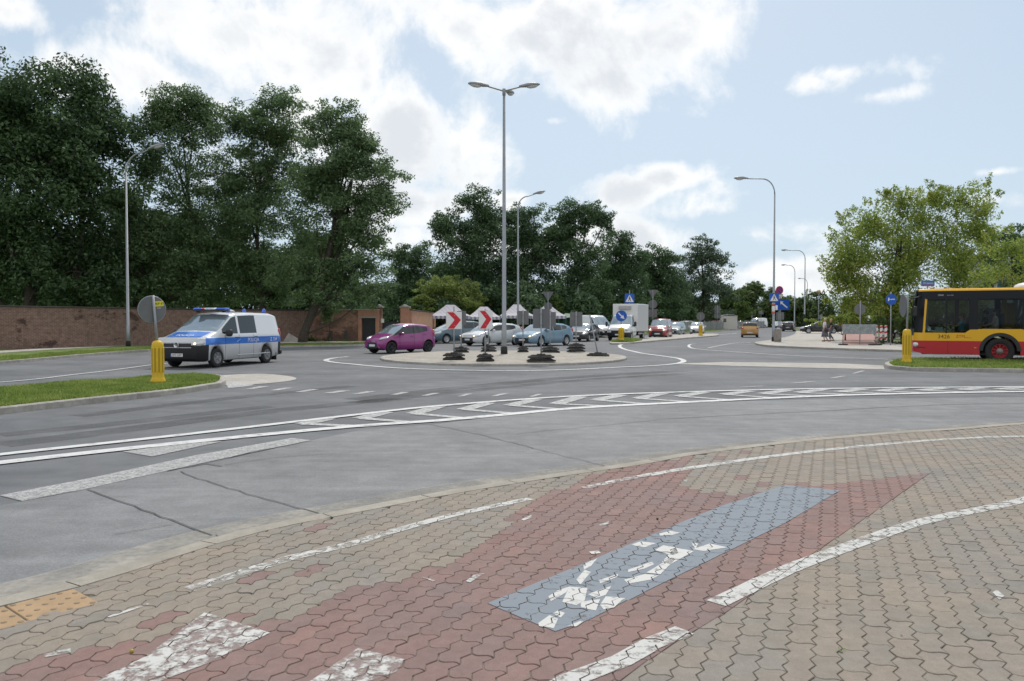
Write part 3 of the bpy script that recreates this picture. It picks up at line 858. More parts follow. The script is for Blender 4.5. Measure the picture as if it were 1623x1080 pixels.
paint_blocks('cycle_blue_field', [PH([(773, 957), (905, 903), (1060, 843), (1134, 806), (1245, 769), (1332, 778), (1240, 832), (1115, 887), (1000, 944), (924, 987), (880, 1002), (853, 991)])], .0015, M_pb)
Z = lambda *p: PH([(760 + x / 4.5, 780 + y / 4.5) for x, y in p])
paint_blocks('cycle_symbol', [Z((1280, 300), (1360, 280), (1430, 295), (1380, 310), (1290, 315)), Z((1080, 380), (1150, 355), (1260, 370), (1180, 400)), Z((1250, 420), (1310, 385), (1400, 400), (1420, 440), (1380, 455)),
    Z((1400, 400), (1530, 425), (1480, 450), (1360, 520), (1300, 500)), Z((1510, 365), (1560, 372), (1540, 410)), Z((1520, 412), (1640, 372), (1770, 400), (1600, 425)), Z((1060, 560), (1230, 500), (1245, 520), (1180, 550), (1060, 578)),
    Z((1030, 630), (1180, 590), (1280, 600), (1220, 630), (1060, 658)), Z((1190, 580), (1370, 470), (1400, 480), (1290, 592)), Z((850, 635), (990, 590), (985, 610), (860, 657)), Z((740, 525), (840, 475), (800, 530), (745, 560)),
    Z((690, 630), (750, 560), (795, 575), (720, 668)), Z((490, 750), (560, 705), (640, 680), (620, 720), (510, 785)), Z((640, 680), (770, 690), (750, 780), (690, 815), (590, 790)), Z((770, 735), (940, 675), (900, 740), (835, 762)),
    Z((720, 790), (860, 770), (830, 850), (725, 830)), Z((860, 810), (900, 750), (1040, 760), (960, 830), (885, 842)), Z((420, 940), (500, 885), (560, 910), (530, 980), (425, 962)), Z((520, 872), (560, 852), (610, 868), (580, 902)),
    Z((620, 965), (720, 925), (740, 930), (690, 965)), Z((780, 430), (850, 422), (865, 440), (800, 446))], .0030, paint_mat('symbol_white', (.54, .54, .515), None, .22, 16, 70, soft=2))
paint_blocks('white_edge_line', line_regions([(1023, 754), (1116, 739), (1260, 719), (1430, 702), (1553, 694), (1623, 692), (1800, 686)], .115) + line_regions([(1800, 745), (1623, 793), (1467, 826), (1386, 852), (1312, 879), (1245, 905), (1171, 940), (1135, 957)], .125)
    + line_regions([(1085, 1000), (1030, 1022), (985, 1048), (905, 1078), (840, 1110)], .12) + line_regions([(600, 849), (719, 817), (840, 791)], .10), .0022, M_pw1)
paint_blocks('faded_edge_line', line_regions([(300, 935), (460, 885), (560, 862), (610, 846)], .11) + line_regions([(172, 979), (235, 958)], .03) + line_regions([(70, 1040), (112, 1032)], .05) + line_regions([(925, 774), (975, 763), (1023, 754)], .09), .0022, M_pw2)
paint_blocks('old_squares', [PH([(324, 972), (428, 1004), (330, 1052), (232, 1041)]), PH([(567, 1029), (641, 1046), (628, 1066), (540, 1095), (470, 1095)]), PH([(232, 1041), (330, 1052), (230, 1090), (140, 1085)])], .0022, M_pw2)
paint_blocks('paint_flecks', [PH(q) for q in ([(826, 824), (842, 817), (843, 821), (830, 826)], [(948, 833), (965, 827), (964, 831), (952, 835)], [(668, 915), (690, 921), (686, 923)], [(738, 922), (752, 912), (768, 910), (745, 924)], [(1083, 763), (1090, 760), (1088, 765)], [(1573, 940), (1580, 936), (1592, 946), (1584, 951)])], .0022, M_pw1)
# little things on the pavement
mb = MB()
M_leafy = mat('weed_green', (.12, .22, .03), .8)
M_twig = mat('dry_leaf', (.25, .11, .04), .8)

# ================================================================ TREES
M_bark = mat('bark', (.06, .05, .04), .95, var=.35, vscale=5, bump=.6, bscale=14)
M_lf_dark = leaf_mat('foliage_dark', (.038, .075, .032), (.095, .160, .060), .34, scale=.5)
M_lf_rob = leaf_mat('foliage_locust', (.078, .140, .066), (.195, .285, .120), .45, scale=.6)
M_lf_mid = leaf_mat('foliage_mid', (.055, .105, .052), (.130, .205, .090), .38, scale=.35)
M_lf_wil = leaf_mat('foliage_willow', (.17, .23, .06), (.34, .40, .12), .40, scale=.7)
M_lf_far = leaf_mat('foliage_far', (.05, .085, .03), (.12, .17, .05), .30, scale=.2)
M_lf_pop = leaf_mat('foliage_poplar', (.06, .098, .06), (.14, .19, .11), .25, scale=.5)
M_lf_map = leaf_mat('foliage_maple', (.17, .25, .05), (.40, .48, .10), .50, c3=(.46, .42, .10), scale=.7)
M_lf_bush = leaf_mat('foliage_bush', (.05, .09, .02), (.13, .19, .045), .35, scale=1.2)

def leaves(rng, cen, rad, n, size, flat=.7, droop=0.0):
    """cen (k,3), rad (k,): n leaves in clumps; returns quads (4n,3)"""
    k = len(cen)
    w = rad ** 2; idx = rng.choice(k, n, p=w / w.sum())
    d = rng.normal(0, 1, (n, 3)); d /= np.linalg.norm(d, axis=1)[:, None]
    r = rng.uniform(.35, 1.08, n) ** .8
    p = cen[idx] + d * (rad[idx] * r)[:, None] * np.array([1, 1, flat])
    p[:, 2] -= droop * rng.uniform(0, 1, n) * rad[idx]
    nr = d * .6 + rng.normal(0, .6, (n, 3)) + np.array([0, 0, .5]); nr /= np.linalg.norm(nr, axis=1)[:, None]
    a = np.cross(nr, rng.normal(0, 1, (n, 3))); a /= np.linalg.norm(a, axis=1)[:, None] + 1e-9
    b = np.cross(nr, a)
    s = size * rng.uniform(.55, 1.3, n)[:, None]
    q = np.empty((n, 4, 3))
    q[:, 0] = p - a * s * .9; q[:, 1] = p + b * s * .42; q[:, 2] = p + a * s * .9; q[:, 3] = p - b * s * .42
    return q.reshape(-1, 3)

def tree(name, label, cat, px, Y, lobes, leafm, size, dens=1.0, tr=.3, seed=0, group=None, clump=.38, stems=1, base_px=None, zb=.1, flat=.65, spiky=0, ncl=16, widen=1.42, thick=.9):
    """lobes: crown masses surveyed as (px, py, rx, ry) at distance Y"""
    size *= .6; ncl = int(ncl * 1.6); rng = np.random.default_rng(seed + 17); rnd = random.Random(seed)
    k = Y / 1230
    bx = S(base_px if base_px is not None else px, 508, Y).x
    root = empty(name, (bx, Y, zb), 0, label, cat, group)
    o0 = Vector((bx, Y, zb))
    C_, Rr = [], []
    trunk = MB()
    cs = []
    for (lx, ly, rx, ry) in lobes:
        c = S(lx, ly, Y) - o0; rx *= k * widen; ry *= k * 1.2; ryy = (rx + ry) / 2 * thick
        c.y += rnd.uniform(-.35, .35) * ryy
        cs.append((c, rx, ryy, ry))
    zt = max(c.z for c, *_ in cs); zlow = min(c.z - r[-1] for c, *r in cs)
    top = Vector((sum(c.x for c, *_ in cs) / len(cs), 0, zt * .72))
    stem_paths = []
    for s_ in range(stems):
        off = Vector((rnd.uniform(-.5, .5), rnd.uniform(-.4, .4), 0)) * (stems > 1) * tr * 4
        pth = [off * .3, off * .5 + Vector((0, 0, .5)), off * .9 + top * .3 + Vector((rnd.gauss(0, tr), rnd.gauss(0, tr), 0)), off * 1.4 + top * .62 + Vector((rnd.gauss(0, tr), rnd.gauss(0, tr), 0)), off * 1.6 + top]
        pth = smooth_line(pth, .8); m_ = len(pth)
        trunk.tube(pth, [tr * (1.35 if i == 0 else 1) * (1 - .8 * i / m_) for i in range(m_)], 8)
        stem_paths.append(pth)
    for (c, rx, ryy, ry) in cs:
        sp = rnd.choice(stem_paths)
        cand = [i for i, q in enumerate(sp) if q.z < c.z - .15 * abs(c.z) or i == 0]
        a = sp[cand[int(len(cand) * rnd.uniform(.55, 1)) - 1]]
        midp = a.lerp(c, .55) + Vector((0, 0, -.08 * (c - a).length)) + Vector((rnd.gauss(0, .2), rnd.gauss(0, .2), 0))
        pth = smooth_line([a, midp, c], .7); m_ = len(pth)
        r0 = tr * .34
        trunk.tube(pth, [r0 * (1 - .85 * i / m_) for i in range(m_)], 6)
        for j in range(ncl):
            d = Vector((rnd.gauss(0, 1), rnd.gauss(0, 1), rnd.gauss(0, 1))).normalized()
            rr = rnd.uniform(.2, 1.0) ** .5
            e = c + Vector((d.x * rx * rr, d.y * ryy * rr, d.z * ry * rr))
            cr = clump * min(rx, ry, ryy) * rnd.uniform(.65, 1.35) * (1.35 - .55 * rr)
            e -= Vector((d.x, d.y, d.z)) * cr * .45
            C_.append(e); Rr.append(cr)
            if j % 2 == 0 and rr > .6:
                b0 = c + (e - c) * .1
                trunk.tube([b0, b0.lerp(e, .5) + Vector((0, 0, .1 * rx)), e], [r0 * .35, r0 * .2, r0 * .06], 4, cap=False)
        for j in range(spiky):
            d = Vector((rnd.gauss(0, .9), rnd.gauss(0, .5), abs(rnd.gauss(.5, .6)))).normalized()
            e0 = c + Vector((d.x * rx, d.y * ryy, d.z * ry)) * .8
            d = (d + Vector((0, 0, .7))).normalized()
            ln = rnd.uniform(.4, 1.2) * ry * .55
            trunk.tube([e0, e0 + d * ln], [.02, .006], 3, cap=False)
            for q in np.linspace(.25, 1, 5): C_.append(e0 + d * ln * float(q)); Rr.append(.16 + .1 * (1 - float(q)))
        # loose interior so the heart of the crown is not hollow
        for j in range(3):
            C_.append(c + Vector((rnd.uniform(-.4, .4) * rx, rnd.uniform(-.3, .3) * ryy, rnd.uniform(-.4, .4) * ry))); Rr.append(.42 * min(rx, ry))
    cen = np.array([tuple(v) for v in C_]); rad = np.array(Rr)
    area = sum(rx * ry * math.pi for _, rx, _, ry in cs)
    n = int(dens * area * 3.3 / (size * size * .75))
    trunk.build('trunk', M_bark, root)
    fast_mesh('crown', leaves(rng, cen, rad, n, size, flat), 4, leafm, root)
    return root

GL = 'trees of the dark grove behind the brick wall'
tree('broadleaf_tree', 'huge dark broadleaf tree filling the far left corner behind the brick wall', 'tree', 30, 52, [(20, 150, 95, 65), (70, 200, 90, 70), (-40, 230, 110, 110), (60, 290, 110, 80), (20, 380, 120, 70), (60, 455, 110, 50), (-60, 400, 90, 90)], M_lf_dark, .26, 1.0, .45, 1, GL, ncl=20, widen=1.2)
tree('broadleaf_tree', 'tall dark broadleaf tree with rounded right flank, next to the tree in the left corner', 'tree', 135, 54, [(125, 140, 62, 52), (155, 200, 58, 60), (120, 250, 80, 70), (150, 320, 62, 60), (110, 400, 90, 60), (150, 455, 70, 45)], M_lf_dark, .26, 1.0, .4, 2, GL, ncl=20, widen=1.12)
tree('broadleaf_tree', 'low dark tree mass beyond the left lamp post, below the locusts', 'tree', 210, 58, [(205, 330, 50, 45), (190, 400, 60, 50), (230, 440, 65, 45), (170, 465, 70, 35), (240, 380, 40, 40), (265, 475, 60, 28)], M_lf_rob, .25, .9, .3, 3, GL)
tree('locust_tree', 'airy locust tree with a pointed top, leftmost of the three locusts', 'tree', 305, 60, [(285, 165, 45, 34), (270, 198, 34, 30), (315, 185, 34, 34), (290, 225, 62, 34), (255, 270, 42, 36), (320, 280, 52, 34), (275, 330, 62, 36), (330, 370, 55, 44), (270, 410, 62, 40), (330, 440, 60, 42), (300, 482, 66, 24)], M_lf_rob, .2, .8, .26, 4, GL, clump=.42, ncl=17, widen=1.5)
tree('locust_tree', 'broad locust tree with layered crown, middle of the three locusts', 'tree', 420, 59, [(425, 165, 46, 30), (400, 195, 44, 30), (445, 215, 50, 34), (390, 245, 58, 36), (440, 280, 60, 40), (375, 310, 52, 38), (425, 345, 62, 42), (380, 400, 62, 44), (440, 420, 58, 42), (400, 465, 66, 34)], M_lf_rob, .2, .85, .26, 5, GL, clump=.42, ncl=17, widen=1.5)
tree('locust_tree', 'wide spreading locust tree whose trunks stand in front of the brick wall', 'tree', 520, 55, [(530, 185, 46, 28), (515, 215, 44, 30), (565, 225, 36, 34), (540, 262, 58, 38), (590, 275, 46, 30), (598, 320, 38, 34), (545, 325, 60, 40), (500, 300, 46, 44), (575, 372, 42, 34), (510, 385, 58, 38), (560, 425, 52, 34), (500, 440, 60, 34), (585, 462, 36, 20), (530, 475, 60, 20)], M_lf_rob, .2, .85, .26, 6, GL, clump=.42, base_px=478, stems=3, ncl=17, widen=1.45)
GM = 'trees in the middle distance behind the market tents'
tree('broadleaf_tree', 'small dark tree in the gap between the locusts and the willow', 'tree', 645, 112, [(640, 415, 32, 28), (660, 405, 26, 20), (630, 455, 38, 34), (665, 450, 38, 38), (640, 490, 50, 20)], M_lf_mid, .34, .9, .35, 7, GM)
tree('willow_bush', 'light green rounded willow beside the gate, left of the tents', 'bush', 705, 96, [(690, 462, 30, 22), (725, 458, 28, 22), (705, 482, 48, 20), (750, 480, 18, 22), (672, 482, 18, 20)], M_lf_wil, .24, 1.0, .2, 8, None, ncl=20, clump=.32, stems=2)
tree('broadleaf_tree', 'tall dark tree left of the centre lamp post, with two-lobed top', 'tree', 745, 106, [(703, 355, 18, 26), (760, 325, 34, 28), (725, 370, 40, 30), (775, 365, 42, 36), (735, 410, 52, 34), (780, 425, 44, 38), (740, 460, 58, 30), (790, 475, 50, 28)], M_lf_mid, .32, .9, .4, 9, GM, ncl=18)
tree('broadleaf_tree', 'dark tree right behind the centre lamp post', 'tree', 835, 108, [(835, 345, 34, 22), (815, 370, 40, 34), (850, 390, 34, 36), (835, 430, 48, 36), (840, 475, 54, 30)], M_lf_mid, .32, .9, .4, 10, GM, ncl=18)
tree('broadleaf_tree', 'tallest tree of the middle grove, with a spur on the right of its crown', 'tree', 905, 106, [(905, 335, 38, 25), (930, 345, 26, 22), (885, 360, 36, 30), (958, 352, 14, 22), (915, 385, 52, 34), (900, 430, 52, 36), (930, 470, 48, 30), (880, 480, 44, 24)], M_lf_mid, .32, .9, .4, 11, GM, ncl=18)
tree('broadleaf_tree', 'narrow dark tree above the box truck', 'tree', 985, 112, [(985, 385, 22, 24), (978, 415, 32, 30), (1000, 430, 28, 34), (985, 465, 42, 34), (1000, 495, 34, 20)], M_lf_mid, .33, .9, .35, 12, GM, ncl=18)
tree('broadleaf_tree', 'rounded dark tree right of the box truck, left of the single tall poplar', 'tree', 1040, 122, [(1035, 405, 24, 20), (1055, 418, 20, 24), (1035, 440, 36, 30), (1062, 460, 28, 36), (1040, 485, 46, 26), (1020, 425, 18, 24)], M_lf_mid, .35, .9, .35, 13, GM, ncl=18)
tree('poplar_tree', 'single tall grey green poplar standing clear of its neighbours, right end of the grove', 'tree', 1115, 140, [(1112, 388, 22, 16), (1100, 410, 26, 22), (1130, 415, 26, 22), (1115, 440, 42, 26), (1090, 465, 30, 30), (1135, 465, 26, 26), (1112, 490, 50, 22)], M_lf_pop, .36, .7, .4, 14, GM, ncl=15)
GF = 'trees far down the road'
for i, (px, Y, lb, lab) in enumerate([
    (1078, 190, [(1078, 470, 20, 20), (1090, 490, 26, 20)], 'dark far tree left behind the poplar'),
    (1163, 210, [(1163, 475, 18, 18), (1155, 495, 24, 16)], 'far green tree right behind the poplar, above the cabin'),
    (1184, 225, [(1184, 462, 14, 13), (1186, 482, 20, 18), (1195, 497, 20, 12)], 'far rounded tree with a pointed top left of the pedestrian sign'),
    (1218, 230, [(1215, 464, 17, 14), (1222, 482, 24, 18), (1210, 497, 24, 12)], 'far dark tree right behind the pedestrian sign post'),
    (1250, 250, [(1248, 478, 16, 12), (1258, 492, 22, 14)], 'far low tree right of the blue arrow sign'),
    (1292, 200, [(1290, 472, 20, 14), (1280, 488, 22, 18), (1305, 490, 22, 18)], 'far tree behind the globe lamp'),
    (1272, 300, [(1270, 492, 16, 9), (1285, 498, 20, 9)], 'farthest low tree where the road meets the sky')]):
    tree('roadside_tree', lab, 'tree', px, Y, lb, M_lf_far, .55, .9, .3, 30 + i, GF, ncl=14)
tree('young_tree', 'small yellow green tree beside the road left of the yellow car', 'tree', 1176, 150, [(1176, 484, 12, 10), (1178, 496, 15, 12)], M_lf_bush, .34, .9, .18, 40)
tree('young_tree', 'small pointed light tree behind the striped tents', 'tree', 885, 96, [(883, 480, 8, 12), (886, 495, 11, 12)], M_lf_bush, .25, .9, .15, 41)
tree('maple_tree', 'light green maple with loose twiggy crown behind the bus', 'tree', 1450, 56, [(1390, 355, 45, 32), (1345, 400, 34, 34), (1450, 335, 46, 28), (1530, 325, 44, 30), (1495, 318, 34, 22), (1425, 318, 32, 20), (1480, 370, 62, 34), (1420, 390, 55, 36), (1560, 370, 34, 30), (1350, 440, 42, 34), (1400, 440, 55, 36), (1460, 430, 60, 38), (1530, 430, 55, 40), (1370, 478, 60, 22), (1430, 488, 60, 22), (1500, 480, 60, 28), (1345, 480, 30, 16), (1400, 488, 40, 14), (1330, 430, 22, 26)], M_lf_map, .18, .72, .13, 15, None, clump=.44, stems=6, base_px=1410, ncl=15, spiky=8, flat=.8, widen=1.25)
tree('maple_tree', 'sparser maple with yellowing twigs at the right edge behind the bus roof', 'tree', 1610, 42, [(1600, 395, 40, 26), (1640, 430, 44, 34), (1590, 440, 36, 26), (1670, 400, 44, 40)], M_lf_map, .14, .42, .16, 16, None, clump=.4, stems=2, spiky=4, ncl=12)
tree('broadleaf_tree', 'dark tree peeking over the maples at the right edge', 'tree', 1612, 85, [(1605, 378, 28, 22), (1570, 405, 30, 24), (1640, 400, 40, 34), (1600, 430, 50, 40)], M_lf_mid, .28, .9, .3, 17)
# the far wood that closes the view behind the grove, one mass
def wood(name, spans, Y, hmin, hmax, m, size, seed, n):
    rng = np.random.default_rng(seed); cen = []; rad = []
    for (x0, x1) in spans:
        for i in range(int((x1 - x0) / 2.2)):
            x = x0 + 2.2 * i + rng.normal(0, .6)
            h = rng.uniform(hmin, hmax) * (.85 + .15 * math.sin(x * .21 + seed))
            for z in np.arange(1, h, 2.0): cen.append((x + rng.normal(0, .8), Y + rng.normal(0, 2), z)); rad.append(rng.uniform(1.3, 2.3))
    return tag(fast_mesh(name, leaves(rng, np.array(cen), np.array(rad), n, size, .9), 4, m), kind='stuff')
wood('wood', [(-85, -14)], 76, 11, 15, M_lf_dark, .34, 3, 110000)
wood('wood', [(-30, 37)], 150, 9, 12.5, M_lf_mid, .45, 4, 50000)
wood('wood', [(40, 105), (120, 240)], 290, 8, 12, M_lf_far, .8, 5, 34000)
wood('wood', [(-16, 14)], 99, 4.5, 7, M_lf_mid, .34, 8, 34000)
wood('wood', [(36, 74)], 182, 6, 9.5, M_lf_far, .5, 9, 34000)
wood('wood', [(46, 110)], 100, 4, 7, M_lf_far, .35, 6, 30000)
# bushes and weeds by the closed cycle path
tree('shrub', 'green shrub at the foot of the maple behind the red and white barrier', 'bush', 1415, 53, [(1405, 515, 22, 12), (1425, 512, 20, 14), (1445, 520, 18, 16)], M_lf_bush, .12, 1.0, .05, 50, zb=.12)
tree('shrub', 'dark low shrub behind the grey panel under the maple', 'bush', 1340, 60, [(1330, 505, 28, 10), (1365, 502, 30, 12), (1300, 510, 22, 7)], M_lf_map, .13, 1.0, .05, 51, zb=.12)
tree('weed_tuft', 'weedy tuft on the dry soil beside the yellow bollard', 'plant', 1428, 50, [(1425, 546, 8, 5), (1432, 540, 6, 8)], M_lf_bush, .08, 1.2, .02, 52, zb=.12)
tree('weed_tuft', 'weeds spreading at the right end of the grey panel', 'plant', 1398, 50.5, [(1398, 541, 9, 5), (1406, 536, 8, 6)], M_lf_bush, .07, 1.0, .02, 53, zb=.12)
tree('ivy_bush', 'dark creeper hanging over the brick wall beside the locust trunk', 'bush', 520, 56.3, [(518, 498, 10, 16), (530, 490, 14, 10)], M_lf_rob, .14, 1.0, .03, 54)
tree('weed_tuft', 'low weeds growing at the foot of the brick wall left of the dark doorway', 'plant', 500, 56, [(490, 536, 12, 6), (505, 539, 14, 4), (545, 541, 10, 3)], M_lf_bush, .1, .8, .02, 55)

# ================================================================ BRICK WALL, GATE
def brick_mat(name, c1, c2, mortar, dark, scale=1.0, thr=(.60, .66)):
    m = bpy.data.materials.new(name); m.use_nodes = True; nt = m.node_tree; b = nt.nodes['Principled BSDF']; L = nt.links.new
    b.inputs['Roughness'].default_value = .9
    t = nt.nodes.new('ShaderNodeTexCoord'); sx = nt.nodes.new('ShaderNodeSeparateXYZ'); cx = nt.nodes.new('ShaderNodeCombineXYZ')
    L(t.outputs['Object'], sx.inputs[0]); L(sx.outputs['X'], cx.inputs['X']); L(sx.outputs['Z'], cx.inputs['Y'])
    br = nt.nodes.new('ShaderNodeTexBrick'); L(cx.outputs[0], br.inputs['Vector'])
    br.inputs['Scale'].default_value = scale; br.inputs['Brick Width'].default_value = .26; br.inputs['Row Height'].default_value = .077; br.inputs['Mortar Size'].default_value = .008
    br.inputs['Color1'].default_value = (*c1, 1); br.inputs['Color2'].default_value = (*c2, 1); br.inputs['Mortar'].default_value = (*mortar, 1)
    n = nt.nodes.new('ShaderNodeTexNoise'); n.inputs['Scale'].default_value = .55; n.inputs['Detail'].default_value = 6; n.inputs['Roughness'].default_value = .65
    mp = nt.nodes.new('ShaderNodeMapping'); mp.inputs['Scale'].default_value = (1, 1, 1.6); L(t.outputs['Object'], mp.inputs[0]); L(mp.outputs[0], n.inputs['Vector'])
    r = nt.nodes.new('ShaderNodeMapRange'); L(n.outputs['Fac'], r.inputs['Value']); r.inputs['From Min'].default_value = thr[0]; r.inputs['From Max'].default_value = thr[1]
    mx = nt.nodes.new('ShaderNodeMix'); mx.data_type = 'RGBA'; L(r.outputs[0], mx.inputs['Factor']); L(br.outputs['Color'], mx.inputs['A']); mx.inputs['B'].default_value = (*dark, 1)
    n2_ = nt.nodes.new('ShaderNodeTexNoise'); n2_.inputs['Scale'].default_value = 5; n2_.inputs['Detail'].default_value = 5; L(t.outputs['Object'], n2_.inputs['Vector'])
    r2 = nt.nodes.new('ShaderNodeMapRange'); L(n2_.outputs['Fac'], r2.inputs['Value']); r2.inputs['From Min'].default_value = .3; r2.inputs['From Max'].default_value = .7; r2.inputs['To Min'].default_value = .75; r2.inputs['To Max'].default_value = 1.2
    q = nt.nodes.new('ShaderNodeMix'); q.data_type = 'RGBA'; q.blend_type = 'MULTIPLY'; q.inputs['Factor'].default_value = 1
    cb = nt.nodes.new('ShaderNodeCombineColor'); [L(r2.outputs[0], cb.inputs[i]) for i in range(3)]
    L(mx.outputs['Result'], q.inputs['A']); L(cb.outputs[0], q.inputs['B']); L(q.outputs['Result'], b.inputs['Base Color'])
    bp = nt.nodes.new('ShaderNodeBump'); bp.inputs['Strength'].default_value = .6; bp.inputs['Distance'].default_value = .01; L(br.outputs['Fac'], bp.inputs['Height']); bp.invert = True; L(bp.outputs[0], b.inputs['Normal'])
    return m
M_brick = brick_mat('old_brick', (.215, .122, .092), (.165, .095, .074), (.30, .245, .20), (.075, .042, .034), thr=(.575, .625))
M_brick2 = brick_mat('patched_brick', (.36, .19, .13), (.30, .16, .11), (.38, .30, .24), (.17, .10, .075), thr=(.45, .55))
M_salmon = mat('salmon_render', (.46, .24, .165), .9, var=.2, vscale=2, bump=.2)
M_cop = mat('grey_coping', (.33, .31, .29), .9, var=.2)
M_copd = mat('dark_coping', (.05, .045, .042), .9, var=.3)
M_iron = mat('black_iron', (.018, .02, .023), .5)
def wall_run(label, pts, h, m, cop, th_=.35, z0=.1, group=None):
    """brick wall along a line of points, with its coping"""
    o = Vector((*pts[0], z0)); d0 = Vector((pts[-1][0] - pts[0][0], pts[-1][1] - pts[0][1], 0)).normalized()
    ang = math.atan2(d0.y, d0.x); root = empty('brick_wall', o, ang, label, 'wall', group)
    inv = Matrix.Rotation(-ang, 3, 'Z')
    L_ = [inv @ (Vector((*p, 0)) - Vector((o.x, o.y, 0))) for p in pts]
    w = MB(); c = MB()
    for a, b in zip(L_[:-1], L_[1:]):
        t = (b - a); ln = t.length; rz = math.atan2(t.y, t.x); m_ = (a + b) / 2
        w.box((m_.x, m_.y, h / 2), (ln + .02, th_, h), rz)
        c.box((m_.x, m_.y, h + .04), (ln + .03, th_ + .12, .08), rz, bev=.02)
    w.build('wall', m, root); c.build('coping', cop, root)
    return root
def GX(px, Y): return ((px - 811.5) / 1230 * Y, Y)
wall_run('long old brick wall with dark eroded patches behind the left verge and lamp post', [(-36, 23), (-29.5, 36), (-27, 40.9), (-24.8, 45.2), (-22.6, 49.5), (-20, 53.6), (-17, 56.2), GX(490, 57.6)], 2.25, M_brick, M_copd)
wall_run('patchy brick wall section between the locust trunk and the dark doorway', [GX(490, 57.6), GX(527, 57.8), GX(568, 58)], 2.3, M_brick2, M_cop)
# doorway block with lintel, iron door
dw = empty('wall_doorway', (GX(583, 58)[0], 58, .1), 0, 'salmon rendered wall bay with a pale lintel over a dark iron door', 'doorway')
k = 58 / 1230
mb = MB(); mb.box((-11.9 * k, 0, 1.15), (5.4 * k, .4, 2.3)); mb.box((15.5 * k, 0, 1.15), (5.4 * k, .4, 2.3)); mb.box((1.8 * k, 0, 2.07), (22 * k, .38, .46))
mb.build('wall', M_salmon, dw)
MB().box((1.5 * k, -.03, 1.78), (31 * k, .52, .12), bev=.015).build('lintel', M_cop, dw)
MB().box((1.8 * k, 0, 2.34), (34 * k, .5, .08), bev=.02).build('coping', M_cop, dw)
mb = MB(); mb.box((1.8 * k, .08, .86), (22 * k - .02, .05, 1.7))
for i in range(8): mb.box((1.8 * k - .47 + i * .135, .04, .86), (.02, .03, 1.68))
mb.build('door', M_iron, dw)
for px, lab in ((602, 'left brick gate pillar with pale pyramid cap beside the doorway'), (642, 'right brick gate pillar with pale pyramid cap, left of the tents')):
    x, y = GX(px, 58.4); p = empty('gate_pillar', (x, y, .1), 0, lab, 'pillar', 'brick pillars of the iron gate')
    sz = .36 if px == 602 else .62
    MB().box((0, 0, 1.25), (sz, .6, 2.5)).build('pillar', M_salmon if px == 642 else M_brick2, p)
    MB().box((0, 0, 2.54), (sz + .2, .8, .08), bev=.02).lathe((0, 0, 2.58), [((sz + .2) * .62, 0), (.06, .16)], 4, Matrix.Rotation(R(45), 3, 'Z')).build('cap', M_cop, p)
gt = empty('iron_gate', (*GX(621.5, 58.6), .1), 0, 'dark double iron gate of bars above solid panels between the two pillars', 'gate')
for s_ in (-1, 1):
    lf = MB().box((s_ * .4, 0, .78), (.76, .04, 1.2)).build('gate_leaf', mat('dark_blue_panel', (.02, .026, .036), .5), gt)
    mb = MB()
    for i in range(6): mb.tube([(s_ * (.07 + i * .133), 0, 1.38), (s_ * (.07 + i * .133), 0, 2.4)], .016, 5)
    mb.box((s_ * .4, 0, 2.3), (.76, .035, .04)); mb.box((s_ * .4, 0, 1.42), (.76, .045, .06)); mb.build('bars', M_iron, lf)
wall_run('salmon brick wall right of the gate, turning away behind the market tents', [GX(649, 58.6), GX(672, 70), GX(688, 86)], 2.3, M_salmon, M_copd)
o = MB().box((0, 0, 0), (.22, .02, .3), bev=.004).build('notice', mat('white_enamel', (.75, .75, .73), .4)); o.location = (*GX(606.5, 58.0), 1.62); tag(o, 'tiny white notice fixed beside the iron gate', 'notice')
for px, lab in ((524, 'left squat stone stub standing against the patched wall'), (548, 'right squat stone stub standing against the patched wall')):
    o = MB().box((0, 0, .35), (.22, .25, .7), bev=.03).box((-.05, 0, .74), (.42, .3, .08), bev=.02).build('stone_post', mat('dark_stone', (.07, .065, .06), .9, var=.3)); o.location = (*GX(px, 57.0), .1); tag(o, lab, 'post', 'stone stubs by the wall')
for px, lab, r_ in ((464, 'grey concrete slab leaning by the trunk right of the police van', .5),):
    o = mk('concrete_slab', [(-.6, -.1, 0), (.9, -.1, 0), (-.2, -.1, .62), (-.6, .1, 0), (.9, .1, 0), (-.2, .1, .62)], [(0, 1, 2), (5, 4, 3), (0, 3, 4, 1), (1, 4, 5, 2), (2, 5, 3, 0)], M_cop)
    o.location = (*GX(462, 55), .1); tag(o, lab, 'slab')

